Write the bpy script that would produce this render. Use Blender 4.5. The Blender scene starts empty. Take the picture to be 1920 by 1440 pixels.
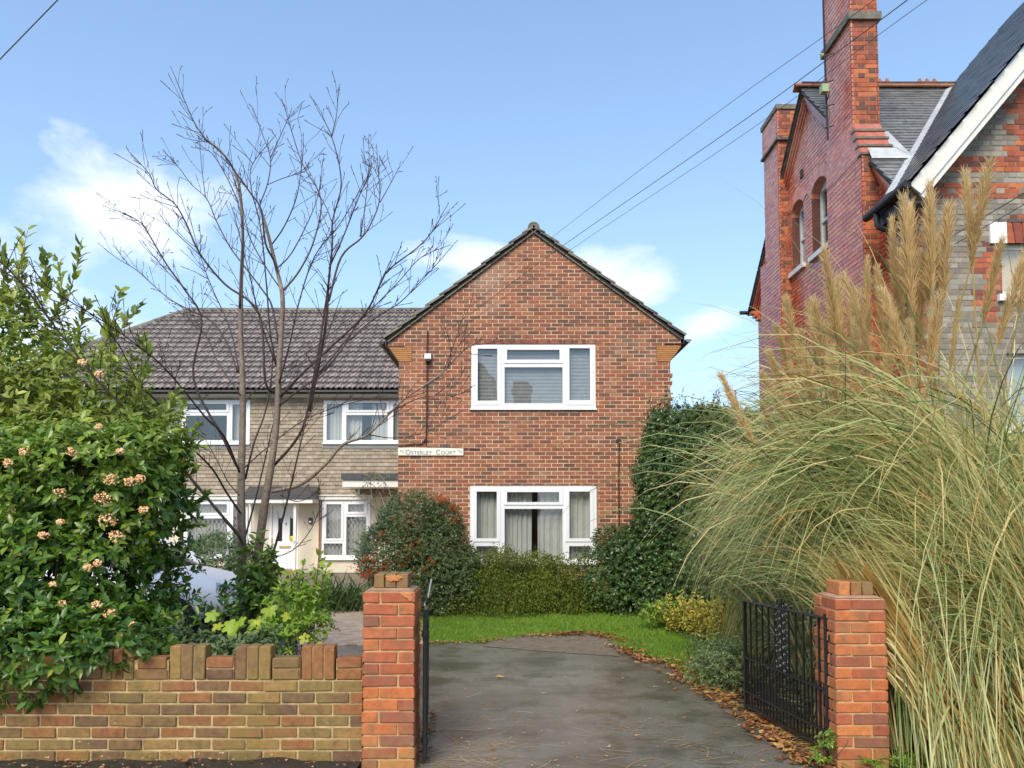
import bpy, bmesh, math, random
import numpy as np
from mathutils import Vector, Matrix, noise as mnoise

S = bpy.context.scene
C = S.collection
R = math.radians
rnd = random.Random(7)
rng = np.random.default_rng(7)

# ------------------------------------------------------------------ camera
CAMH = 1.64; TILT = R(3.0); F = 1442.0; PY0 = 965 - F * math.tan(TILT)
cam = bpy.data.cameras.new('camera'); camo = bpy.data.objects.new('camera', cam); C.objects.link(camo)
camo.location = (0, 0, CAMH); camo.rotation_euler = (R(90) + TILT, 0, 0)
cam.sensor_width = 36; cam.lens = F / 1920 * 36; cam.shift_y = (PY0 - 720) / 1920
cam.clip_start = .05; cam.clip_end = 2000
S.camera = camo
# ------------------------------------------------------------------ light
SUN_EL = R(40); SUN_AZ = R(198)      # azimuth clockwise from +Y: behind the camera, to its left
S.view_settings.view_transform = 'Standard'; S.view_settings.look = 'None'
S.view_settings.exposure = 0.70; S.view_settings.gamma = 1; S.view_settings.use_curve_mapping = False
world = bpy.data.worlds.new('World'); S.world = world; world.use_nodes = True
def build_world():
    nt = world.node_tree; N = nt.nodes; Lk = nt.links; N.clear()
    out = N.new('ShaderNodeOutputWorld'); bg = N.new('ShaderNodeBackground'); bg.inputs[1].default_value = 0.14
    sky = N.new('ShaderNodeTexSky'); sky.sky_type = 'NISHITA'; sky.sun_disc = False
    sky.sun_elevation = SUN_EL; sky.sun_rotation = SUN_AZ; sky.air_density = 1.0; sky.dust_density = .4; sky.ozone_density = 2.6
    tc = N.new('ShaderNodeTexCoord'); sep = N.new('ShaderNodeSeparateXYZ'); Lk.new(tc.outputs['Generated'], sep.inputs[0])
    def math_(op, a, b=None, c=None, clamp=False):
        m = N.new('ShaderNodeMath'); m.operation = op; m.use_clamp = clamp
        for i, v in enumerate((a, b, c)):
            if v is None: continue
            if isinstance(v, (int, float)): m.inputs[i].default_value = v
            else: Lk.new(v, m.inputs[i])
        return m.outputs[0]
    # thin high veil that pales the whole sky, more so low down
    def mix(fac, a, b, mode='MIX'):
        m = N.new('ShaderNodeMixRGB'); m.blend_type = mode
        for i, v in enumerate((fac, a, b)):
            if isinstance(v, (int, float)): m.inputs[i].default_value = v
            elif isinstance(v, tuple): m.inputs[i].default_value = v
            else: Lk.new(v, m.inputs[i])
        return m.outputs[0]
    zz = math_('MAXIMUM', sep.outputs[2], 0.0)
    veil = math_('MULTIPLY', math_('POWER', math_('SUBTRACT', 1.0, zz), 3.2), 0.70, clamp=True)
    skyc = mix(veil, sky.outputs[0], (3.6, 5.0, 6.4, 1))
    skyc = mix(0.22, skyc, (2.4, 3.9, 6.2, 1))
    # cumulus banks: soft blobs round given directions, broken up by noise
    nz = N.new('ShaderNodeTexNoise'); nz.inputs['Scale'].default_value = 6.5; nz.inputs['Detail'].default_value = 8
    nz.inputs['Roughness'].default_value = .58; nz.inputs['Distortion'].default_value = .35
    mp = N.new('ShaderNodeMapping'); mp.inputs['Scale'].default_value = (1, 1, 1.9); Lk.new(tc.outputs['Generated'], mp.inputs[0]); Lk.new(mp.outputs[0], nz.inputs['Vector'])
    cover = None
    for (px, py, rx, rz, amp) in [(215, 400, .12, .06, .64), (140, 310, .045, .04, .62), (380, 370, .10, .06, .36), (90, 450, .09, .04, .5), (1150, 525, .085, .036, .84),
                                  (1185, 505, .045, .03, .7), (880, 495, .09, .03, .55), (1330, 620, .05, .03, .6), (20, 115, .05, .02, .22), (1900, 560, .2, .08, .8), (-500, 480, .3, .1, 1.0), (2500, 420, .3, .1, .9)]:
        u = (px - 960) / F; v = (PY0 - py) / F
        d = Vector((u, math.cos(TILT) - v * math.sin(TILT), math.sin(TILT) + v * math.cos(TILT))).normalized()
        az = math.atan2(d.x, d.y)
        # distance in azimuth and in height
        azn = math_('ARCTAN2', sep.outputs[0], sep.outputs[1])
        da = math_('DIVIDE', math_('SUBTRACT', azn, az), rx)
        dz = math_('DIVIDE', math_('SUBTRACT', sep.outputs[2], d.z), rz)
        q = math_('ADD', math_('MULTIPLY', da, da), math_('MULTIPLY', dz, dz))
        b = math_('MULTIPLY', math_('SUBTRACT', 1.0, math_('MULTIPLY', q, .5), clamp=True), amp)
        cover = b if cover is None else math_('MAXIMUM', cover, b)
    # other clouds all round the sky
    nb = N.new('ShaderNodeTexNoise'); nb.inputs['Scale'].default_value = 1.7; nb.inputs['Detail'].default_value = 5; Lk.new(mp.outputs[0], nb.inputs['Vector'])
    back = math_('MULTIPLY', math_('SUBTRACT', nb.outputs[0], .45, clamp=True), 4.0, clamp=True)
    behind = math_('MULTIPLY', math_('SUBTRACT', 0.0, sep.outputs[1]), 3.0, clamp=True)
    cover = math_('MAXIMUM', cover, math_('MULTIPLY', back, behind))
    cf = math_('MULTIPLY', math_('SUBTRACT', math_('ADD', math_('MULTIPLY', cover, .62), math_('MULTIPLY', nz.outputs[0], 1.0)), .70, clamp=True), 3.4, clamp=True)
    cf = math_('MULTIPLY', cf, .88)
    cl = mix(nz.outputs[0], (4.4, 4.9, 5.7, 1), (6.2, 6.3, 6.8, 1))
    skyc = mix(cf, skyc, cl)
    Lk.new(skyc, bg.inputs[0]); Lk.new(bg.outputs[0], out.inputs[0])
build_world()
sl = bpy.data.lights.new('sun', 'SUN'); sl.energy = 2.5; sl.angle = R(32); sl.color = (1, .90, .74)
so = bpy.data.objects.new('sun', sl); C.objects.link(so)
sd = Vector((math.sin(SUN_AZ) * math.cos(SUN_EL), math.cos(SUN_AZ) * math.cos(SUN_EL), math.sin(SUN_EL)))
so.rotation_euler = sd.to_track_quat('Z', 'Y').to_euler()

# ------------------------------------------------------------------ pixel helpers (photo px 1920x1440 -> world)
def ray(px, py):
    u = (px - 960) / F; v = (PY0 - py) / F
    return Vector((u, math.cos(TILT) - v * math.sin(TILT), math.sin(TILT) + v * math.cos(TILT)))
def P(px, py, Y):
    d = ray(px, py); t = Y / d.y; return Vector((d.x * t, Y, CAMH + d.z * t))
def G(px, py, z=0.0):
    d = ray(px, py); t = (z - CAMH) / d.z; return Vector((d.x * t, d.y * t, z))
def PX(px, py, X):
    d = ray(px, py); t = X / d.x; return Vector((X, d.y * t, CAMH + d.z * t))

# ------------------------------------------------------------------ materials
def mat(name, cols, rough=.8, nscale=3., attr=False, var=.15, vscale=8., bump=0., bscale=60., spec=.5, transl=0., metal=0., stains_sheen=(), coat=0., bdist=.01, const=False):
    m = bpy.data.materials.new(name); m.use_nodes = True
    nt = m.node_tree; N = nt.nodes; Lk = nt.links
    b = N['Principled BSDF']; out = N['Material Output']
    geo = N.new('ShaderNodeNewGeometry')
    def noi(sc, det=4, rg=.6):
        n = N.new('ShaderNodeTexNoise'); n.inputs['Scale'].default_value = sc; n.inputs['Detail'].default_value = det
        n.inputs['Roughness'].default_value = rg; Lk.new(geo.outputs['Position'], n.inputs['Vector']); return n.outputs[0]
    ramp = N.new('ShaderNodeValToRGB'); el = ramp.color_ramp.elements
    if const: ramp.color_ramp.interpolation = 'CONSTANT'
    n = len(cols)
    while len(el) < max(n, 2): el.new(.5)
    for i in range(len(el)):
        c = cols[min(i, n - 1)]
        el[i].position = (i / max(n - 1, 1)) if not const else i / n
        if n == 1: el[i].position = float(i)
        el[i].color = (*c, 1)
    if attr:
        a = N.new('ShaderNodeAttribute'); a.attribute_name = 'tint'; Lk.new(a.outputs['Fac'], ramp.inputs[0])
    else:
        mr = N.new('ShaderNodeMapRange'); mr.inputs[1].default_value = .3; mr.inputs[2].default_value = .7; Lk.new(noi(nscale), mr.inputs[0]); Lk.new(mr.outputs[0], ramp.inputs[0])
    col = ramp.outputs[0]
    if var:
        mr = N.new('ShaderNodeMapRange'); mr.inputs[1].default_value = .25; mr.inputs[2].default_value = .75
        mr.inputs[3].default_value = 1 - var; mr.inputs[4].default_value = 1 + var; Lk.new(noi(vscale, 6, .65), mr.inputs[0])
        mx = N.new('ShaderNodeMixRGB'); mx.blend_type = 'MULTIPLY'; mx.inputs[0].default_value = 1; Lk.new(col, mx.inputs[1]); Lk.new(mr.outputs[0], mx.inputs[2]); col = mx.outputs[0]
    rsock = None
    for (sc, lo, hi, scol, amt, *rest) in stains_sheen:
        mr = N.new('ShaderNodeMapRange'); mr.inputs[1].default_value = lo; mr.inputs[2].default_value = hi; mr.inputs[4].default_value = amt
        Lk.new(noi(sc, 7, .65), mr.inputs[0]); f = mr.outputs[0]
        if rest and rest[0]:      # height window (z0,z1): layer strongest at z0, gone at z1
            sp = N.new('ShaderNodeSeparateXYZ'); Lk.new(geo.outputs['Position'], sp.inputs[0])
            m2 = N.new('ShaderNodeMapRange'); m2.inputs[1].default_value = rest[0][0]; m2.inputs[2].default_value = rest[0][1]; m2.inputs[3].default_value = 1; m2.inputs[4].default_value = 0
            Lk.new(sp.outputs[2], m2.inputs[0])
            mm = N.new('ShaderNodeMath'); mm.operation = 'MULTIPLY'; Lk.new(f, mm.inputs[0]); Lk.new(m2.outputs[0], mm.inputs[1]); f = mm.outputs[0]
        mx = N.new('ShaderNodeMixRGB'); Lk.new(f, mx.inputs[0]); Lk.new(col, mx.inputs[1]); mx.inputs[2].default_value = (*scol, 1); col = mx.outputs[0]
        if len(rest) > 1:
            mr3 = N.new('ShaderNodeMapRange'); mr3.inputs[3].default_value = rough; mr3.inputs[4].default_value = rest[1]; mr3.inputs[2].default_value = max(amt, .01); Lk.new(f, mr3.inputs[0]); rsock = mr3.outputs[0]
    Lk.new(col, b.inputs['Base Color'])
    b.inputs['Roughness'].default_value = rough
    if rsock: Lk.new(rsock, b.inputs['Roughness'])
    b.inputs['Metallic'].default_value = metal
    b.inputs['Specular IOR Level'].default_value = spec
    if coat: b.inputs['Coat Weight'].default_value = coat; b.inputs['Coat Roughness'].default_value = .25
    if bump:
        bp = N.new('ShaderNodeBump'); bp.inputs['Strength'].default_value = bump; bp.inputs['Distance'].default_value = bdist
        Lk.new(noi(bscale, 6, .7), bp.inputs['Height']); Lk.new(bp.outputs[0], b.inputs['Normal'])
    if transl:
        t = N.new('ShaderNodeBsdfTranslucent'); Lk.new(col, t.inputs[0]); ms = N.new('ShaderNodeMixShader'); ms.inputs[0].default_value = transl
        Lk.new(b.outputs[0], ms.inputs[1]); Lk.new(t.outputs[0], ms.inputs[2]); Lk.new(ms.outputs[0], out.inputs[0])
    return m

def glass_mat():
    m = bpy.data.materials.new('window_glass'); m.use_nodes = True
    nt = m.node_tree; N = nt.nodes; Lk = nt.links; N.clear()
    out = N.new('ShaderNodeOutputMaterial'); tr = N.new('ShaderNodeBsdfTransparent'); tr.inputs[0].default_value = (.90, .93, .92, 1)
    gl = N.new('ShaderNodeBsdfGlossy'); gl.inputs['Roughness'].default_value = .0; gl.inputs[0].default_value = (1, 1, 1, 1)
    lw = N.new('ShaderNodeLayerWeight'); lw.inputs[0].default_value = .5
    pw = N.new('ShaderNodeMath'); pw.operation = 'POWER'; pw.inputs[1].default_value = 4; Lk.new(lw.outputs['Facing'], pw.inputs[0])
    ad = N.new('ShaderNodeMath'); ad.operation = 'MULTIPLY_ADD'; ad.inputs[1].default_value = .7; ad.inputs[2].default_value = .11; Lk.new(pw.outputs[0], ad.inputs[0])
    ms = N.new('ShaderNodeMixShader'); Lk.new(ad.outputs[0], ms.inputs[0]); Lk.new(tr.outputs[0], ms.inputs[1]); Lk.new(gl.outputs[0], ms.inputs[2]); Lk.new(ms.outputs[0], out.inputs[0])
    geo = N.new('ShaderNodeNewGeometry'); nz = N.new('ShaderNodeTexNoise'); nz.inputs['Scale'].default_value = 1.3; Lk.new(geo.outputs['Position'], nz.inputs['Vector'])
    bp = N.new('ShaderNodeBump'); bp.inputs['Strength'].default_value = .12; bp.inputs['Distance'].default_value = .02; Lk.new(nz.outputs[0], bp.inputs['Height']); Lk.new(bp.outputs[0], gl.inputs['Normal'])
    return m

MOSS = (.10, .10, .025)
M = {}
M['brick_house'] = mat('house_brick', [(.31, .108, .056), (.25, .084, .048), (.33, .125, .064), (.20, .072, .048), (.28, .092, .052), (.135, .064, .045), (.33, .145, .085), (.225, .080, .048), (.27, .096, .054), (.175, .072, .046), (.30, .098, .052)], attr=True, const=True, var=.28, vscale=14, bump=.5, bscale=90, bdist=.004,
                       stains_sheen=[(.9, .56, .72, (.38, .27, .21), .5), (1.6, .58, .7, (.10, .05, .04), .25)])
M['mortar_house'] = mat('house_mortar', [(.72, .55, .35), (.60, .44, .28)], rough=.95, var=.2, vscale=2, stains_sheen=[(1.1, .5, .66, (.38, .26, .17), .6)])
M['kneeler'] = mat('orange_tile_creasing', [(.46, .22, .075), (.38, .17, .06)], nscale=9, var=.2, vscale=20, bump=.6, bscale=40)
M['brick_wall'] = mat('garden_wall_brick', [(.26, .140, .052), (.31, .125, .045), (.17, .092, .050), (.32, .185, .06), (.21, .115, .052), (.29, .115, .045), (.25, .16, .056)], attr=True, const=True, var=.4, vscale=22, bump=.8, bscale=110, bdist=.005, rough=.72,
                      stains_sheen=[(2.4, .45, .64, (.25, .20, .045), .55), (9, .56, .68, (.10, .06, .03), .5), (26, .68, .72, (.66, .58, .44), .8)])
M['mortar_wall'] = mat('garden_wall_mortar', [(.66, .50, .26), (.46, .34, .16)], rough=.95, var=.3, vscale=20, bump=.6, bscale=90, stains_sheen=[(2.2, .5, .66, (.13, .115, .035), .7)])
M['brick_pillar'] = mat('pillar_brick', [(.54, .16, .048), (.44, .115, .046), (.58, .20, .062), (.36, .10, .05), (.50, .14, .050), (.29, .105, .062)], attr=True, const=True, var=.28, vscale=22, bump=.7, bscale=110, bdist=.004, rough=.7,
                        stains_sheen=[(5, .42, .6, (.36, .25, .06), .75, (.02, .22)), (9, .50, .66, (.22, .11, .055), .65), (2.5, .5, .66, (.30, .17, .09), .4), (30, .66, .72, (.60, .42, .24), .5)])
M['mortar_pillar'] = mat('pillar_mortar', [(.66, .45, .22), (.52, .34, .17)], rough=.95, var=.3, vscale=20, bump=.6, bscale=90)
M['brick_coping'] = mat('coping_brick', [(.28, .12, .06), (.36, .14, .06), (.24, .12, .06)], attr=True, const=True, var=.3, vscale=20, bump=.7, bscale=90, stains_sheen=[(5, .45, .6, (.27, .20, .07), .7)])
M['chipped'] = mat('chipped_brick_face', [(.66, .27, .10), (.6, .22, .08)], nscale=30, var=.25, vscale=50, bump=1, bscale=80)
M['brick_red'] = mat('old_red_brick', [(.42, .105, .042), (.33, .08, .036), (.48, .15, .06), (.24, .068, .04), (.39, .10, .045), (.16, .06, .042)], attr=True, const=True, rough=.7, spec=.4, var=.3, vscale=9, bump=.5, bscale=60, bdist=.005, stains_sheen=[(2.2, .55, .7, (.11, .07, .045), .55)])
M['brick_painted'] = mat('painted_red_brick', [(.56, .10, .032), (.62, .14, .045), (.46, .075, .028), (.64, .19, .08)], attr=True, const=True, rough=.36, spec=.8, coat=.25, var=.28, vscale=5, bump=.2, bscale=14, bdist=.005, stains_sheen=[(1.3, .36, .60, (.72, .45, .34), .55, (9.5, 5.2)), (14, .5, .6, (.22, .05, .03), .4), (3.5, .60, .72, (.12, .05, .035), .45)])  # first layer: pale pink sky sheen painted into the colour, strongest high up
M['mortar_red'] = mat('red_wall_mortar', [(.15, .055, .04), (.11, .04, .03)], rough=.6, spec=.5, var=.15)
M['mortar_chim'] = mat('chimney_mortar', [(.45, .28, .18), (.34, .2, .13)], rough=.9, var=.2)
M['brick_grey'] = mat('grey_brick', [(.24, .215, .175), (.29, .265, .22), (.20, .175, .145), (.33, .295, .245), (.23, .185, .145)], attr=True, const=True, var=.2, vscale=14, bump=.4, bscale=70, bdist=.004)
M['mortar_grey'] = mat('grey_wall_mortar', [(.34, .30, .24), (.28, .245, .2)], rough=.95)
M['upvc'] = mat('white_upvc', [(.80, .81, .82)], rough=.3, var=.02)
M['paint'] = mat('white_paint', [(.76, .75, .70), (.70, .69, .63)], rough=.5, var=.06, stains_sheen=[(3, .6, .75, (.5, .48, .4), .35)])
M['render'] = mat('cream_render', [(.72, .64, .50), (.66, .58, .45)], rough=.9, nscale=1.2, var=.06, bump=.3, bscale=150, bdist=.004)
M['glass'] = glass_mat()
M['lead'] = mat('lead_strip', [(.34, .35, .36)], rough=.5, var=.05)
M['leadsheet'] = mat('grey_lead_flashing', [(.17, .17, .17), (.24, .24, .24)], rough=.6, var=.25)
M['whitelead'] = mat('weathered_flashing', [(.55, .56, .57), (.4, .42, .43)], rough=.45, var=.2)
M['curtain'] = mat('net_curtain', [(.74, .73, .69), (.68, .67, .63)], rough=.9, transl=.35, var=.05)
M['blind'] = mat('blind_slat', [(.50, .50, .50)], rough=.6, transl=.25)
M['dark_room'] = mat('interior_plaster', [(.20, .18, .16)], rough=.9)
M['roof_tile'] = mat('concrete_roof_tile', [(.17, .138, .125), (.23, .19, .175), (.135, .11, .10), (.29, .245, .225)], attr=True, rough=.38, spec=.8, var=.3, vscale=10, bump=.6, bscale=60, bdist=.006,
                     stains_sheen=[(5, .56, .68, (.28, .25, .22), .4), (1.5, .58, .7, (.05, .05, .035), .5)])
M['verge_tile'] = mat('weathered_verge_tile', [(.10, .09, .08), (.16, .145, .12), (.22, .205, .16)], attr=True, rough=.9, var=.35, vscale=25, bump=.8, bscale=50, stains_sheen=[(8, .5, .62, (.27, .25, .17), .5)])
M['underlay'] = mat('roof_underlay', [(.02, .02, .02)], rough=.9)
M['hung_tile'] = mat('hung_clay_tile', [(.30, .235, .17), (.35, .285, .21), (.25, .20, .145), (.40, .33, .25), (.32, .26, .19)], attr=True, var=.25, vscale=9, bump=.4, bscale=50, rough=.75, stains_sheen=[(2.2, .55, .7, (.15, .12, .085), .5)])
M['slate'] = mat('grey_slate', [(.17, .17, .165), (.22, .215, .205), (.13, .13, .13), (.27, .26, .245)], attr=True, rough=.28, spec=.7, var=.3, vscale=12, bump=.35, bscale=40, stains_sheen=[(1.1, .62, .72, (.10, .12, .03), .6)])
M['slate_dark'] = mat('dark_slate', [(.065, .066, .068), (.10, .10, .10), (.045, .045, .047)], attr=True, rough=.33, spec=.6, var=.35, vscale=9, bump=.3, bscale=40)
M['mossy_slate'] = mat('mossy_slate', [(.13, .13, .12), (.16, .155, .14)], attr=True, rough=.6, var=.3, vscale=9, stains_sheen=[(2.6, .42, .56, (.12, .14, .03), .9)])
M['ridge_tile'] = mat('terracotta_ridge', [(.40, .15, .08), (.48, .22, .12)], attr=True, rough=.7, var=.3, vscale=9)
M['black_plastic'] = mat('black_gutter', [(.010, .010, .011)], rough=.5)
M['iron'] = mat('black_painted_iron', [(.010, .010, .010), (.018, .017, .016)], rough=.28, spec=.6, var=.3, bump=.3, bscale=80)
M['worn_metal'] = mat('worn_grey_metal', [(.42, .43, .45)], rough=.45, metal=.4)
M['cable'] = mat('dark_cable', [(.03, .018, .018)], rough=.5)
M['wire'] = mat('overhead_wire', [(.035, .035, .04)], rough=.6)
M['plaque'] = mat('cream_sign_board', [(.80, .77, .66)], rough=.5, var=.04)
M['letter'] = mat('grey_letter_paint', [(.16, .14, .13)], rough=.6)
M['letter_pale'] = mat('faded_flourish_paint', [(.42, .38, .38)], rough=.6)
M['brass'] = mat('brass', [(.62, .42, .14)], rough=.35, metal=.7)
M['yellow'] = mat('yellow_sticker', [(.78, .56, .02)], rough=.5)
M['greenbox'] = mat('pale_green_metal', [(.30, .40, .22)], rough=.6)
M['stone_white'] = mat('white_painted_stone', [(.80, .80, .79)], rough=.6)
M['amber'] = mat('amber_blind', [(.88, .58, .26), (.80, .62, .42)], nscale=1.5, rough=.7)
M['bark'] = mat('birch_bark', [(.17, .125, .09), (.25, .19, .145), (.12, .085, .065)], nscale=14, rough=.7, var=.35, vscale=25, bump=.7, bscale=50, bdist=.006, stains_sheen=[(6, .55, .64, (.30, .26, .21), .55)])
M['twig'] = mat('dark_twig', [(.040, .020, .018), (.075, .040, .032)], nscale=6, rough=.5, var=.3)
M['stem'] = mat('shrub_stem', [(.045, .03, .02), (.07, .048, .03)], nscale=9, rough=.8)
def leafm(name, cols, rough=.45, transl=.22, spec=.5, var=.2):
    return mat(name, cols, rough=rough, attr=True, var=var, vscale=5, transl=transl, spec=spec)
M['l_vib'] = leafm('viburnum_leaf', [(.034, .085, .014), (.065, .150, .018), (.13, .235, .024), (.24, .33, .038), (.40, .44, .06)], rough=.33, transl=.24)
M['l_olive'] = leafm('olive_green_leaf', [(.10, .14, .026), (.20, .27, .036), (.32, .39, .052), (.46, .50, .09)], rough=.4, transl=.3)
M['l_pyra'] = leafm('firethorn_leaf', [(.045, .080, .030), (.080, .125, .042), (.13, .18, .055), (.20, .24, .075)], rough=.4)
M['l_gold'] = leafm('golden_hedge_leaf', [(.060, .095, .020), (.12, .165, .028), (.20, .245, .038), (.32, .33, .07)], rough=.4)
M['l_dark'] = leafm('dark_hedge_leaf', [(.020, .050, .015), (.040, .085, .020), (.070, .125, .024), (.13, .19, .036)], rough=.32, transl=.1)
M['l_lime'] = leafm('lime_leaf', [(.13, .23, .02), (.22, .36, .028), (.33, .47, .045), (.52, .52, .04)], rough=.5, transl=.35)
M['l_yel'] = leafm('yellowing_leaf', [(.22, .25, .03), (.50, .48, .05), (.62, .56, .08), (.42, .14, .05)], rough=.5)
M['l_grey'] = leafm('grey_green_leaf', [(.07, .115, .045), (.13, .20, .07), (.22, .29, .11), (.32, .36, .13)], rough=.5)
M['l_iris'] = leafm('strap_leaf', [(.035, .075, .02), (.07, .13, .03), (.15, .20, .07)], rough=.4)
M['blade'] = leafm('pampas_blade', [(.085, .13, .04), (.19, .26, .075), (.36, .43, .15), (.55, .58, .25), (.72, .62, .27), (.58, .34, .09)], rough=.34, transl=.3, var=.1)
M['plume'] = leafm('pampas_plume', [(.46, .30, .12), (.70, .51, .24), (.86, .71, .42)], rough=.9, transl=.4)
M['cane'] = leafm('pampas_cane', [(.34, .27, .09), (.50, .38, .14)], rough=.5)
M['grass'] = leafm('lawn_grass', [(.10, .19, .018), (.17, .30, .024), (.25, .38, .036), (.42, .42, .09)], rough=.5, transl=.35)
M['berry'] = mat('orange_berry', [(.40, .07, .02), (.52, .12, .03)], attr=True, rough=.35, var=.1)
M['flower'] = mat('peach_flower', [(.85, .36, .14), (.95, .58, .27), (.95, .74, .48)], attr=True, rough=.7, var=.15)
M['dead_leaf'] = leafm('dead_leaf', [(.12, .045, .02), (.27, .10, .03), (.42, .17, .05), (.58, .36, .12), (.62, .54, .38)], rough=.6, transl=.1)
M['turf'] = mat('lawn_turf', [(.07, .17, .010), (.11, .24, .014), (.15, .22, .03)], nscale=1.5, rough=.9, var=.3, vscale=12, bump=.6, bscale=60)
M['soil'] = mat('soil', [(.030, .022, .015), (.055, .040, .026), (.04, .045, .02)], nscale=4, rough=.95, var=.4, vscale=30, bump=1, bscale=45, bdist=.02)
M['ground'] = mat('garden_earth', [(.06, .075, .03), (.085, .07, .045)], nscale=.5, rough=.95, var=.3)
M['tarmac'] = mat('wet_tarmac', [(.185, .168, .138), (.26, .238, .20)], nscale=1.1, rough=.22, spec=1.0, var=.45, vscale=85, bump=.35, bscale=210, bdist=.004,
                  stains_sheen=[(3.0, .50, .72, (.10, .10, .045), .5), (.55, .44, .62, (.115, .098, .072), .8, None, .17), (1.6, .47, .62, (.070, .062, .046), .75, None, .10), (60, .70, .76, (.5, .46, .36), .5)])
M['concrete'] = mat('pale_concrete', [(.27, .225, .155), (.18, .15, .10)], nscale=3, rough=.75, var=.25, vscale=30, bump=.3, bscale=80)
M['paver'] = mat('block_paver', [(.48, .35, .25), (.58, .45, .33), (.42, .30, .22), (.52, .41, .31)], attr=True, rough=.85, spec=.2, var=.2, vscale=15, bump=.4, bscale=50)
M['car_paint'] = mat('white_car_paint', [(.86, .87, .89)], rough=.35, coat=.3, var=0)
M['car_glass'] = mat('car_glass', [(.02, .025, .03)], rough=.05, spec=.8, var=0)
M['rubber'] = mat('tyre_rubber', [(.015, .015, .015)], rough=.8)
M['alloy'] = mat('alloy_wheel', [(.45, .45, .46)], rough=.3, metal=.8)
M['opp_brick'] = mat('opposite_brick', [(.20, .10, .06), (.27, .14, .085)], nscale=8, rough=.9)
M['opp_roof'] = mat('opposite_roof', [(.10, .08, .07)], rough=.8)

# ------------------------------------------------------------------ object helpers
W = {}
def thing(name, label, cat, loc, group=None, kind=None):
    o = bpy.data.objects.new(name, None); o.empty_display_size = .2; C.objects.link(o); o.location = loc
    W[o.name] = Vector(loc)
    if label: o['label'] = label
    if cat: o['category'] = cat
    if group: o['group'] = group
    if kind: o['kind'] = kind
    return o
def tag(o, label=None, cat=None, group=None, kind=None):
    if label: o['label'] = label
    if cat: o['category'] = cat
    if group: o['group'] = group
    if kind: o['kind'] = kind
    return o
def place(o, parent, loc):
    W[o.name] = Vector(loc)
    if parent is not None:
        o.parent = parent; o.location = Vector(loc) - W[parent.name]
    else: o.location = loc
def raw(name, verts, faces, tint=None, mats=(), midx=None, smooth=False, parent=None, center=True):
    """verts Nx3, faces list or array; one linked mesh object"""
    me = bpy.data.meshes.new(name)
    verts = np.asarray(verts, dtype=np.float32).reshape(-1, 3)
    org = np.array([0, 0, 0], dtype=np.float32)
    if center and len(verts):
        mn = verts.min(0); mx = verts.max(0); org = np.array([(mn[0] + mx[0]) / 2, (mn[1] + mx[1]) / 2, mn[2]], dtype=np.float32)
        verts = verts - org
    if isinstance(faces, np.ndarray):
        k = faces.shape[1]; nf = len(faces)
        me.vertices.add(len(verts)); me.vertices.foreach_set('co', verts.ravel())
        me.loops.add(nf * k); me.loops.foreach_set('vertex_index', faces.ravel().astype(np.int32))
        me.polygons.add(nf); me.polygons.foreach_set('loop_start', np.arange(0, nf * k, k, dtype=np.int32))
        me.update(calc_edges=True)
    else:
        me.from_pydata(verts.tolist(), [], faces)
    nf = len(me.polygons)
    if tint is not None:
        a = me.attributes.new('tint', 'FLOAT', 'FACE'); a.data.foreach_set('value', np.asarray(tint, dtype=np.float32))
    if not isinstance(mats, (list, tuple)): mats = [mats]
    for m in mats: me.materials.append(m)
    if midx is not None: me.polygons.foreach_set('material_index', np.asarray(midx, dtype=np.int32))
    if smooth: me.polygons.foreach_set('use_smooth', np.ones(nf, dtype=bool))
    me.update()
    o = bpy.data.objects.new(name, me); C.objects.link(o); place(o, parent, org.tolist())
    return o
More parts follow.
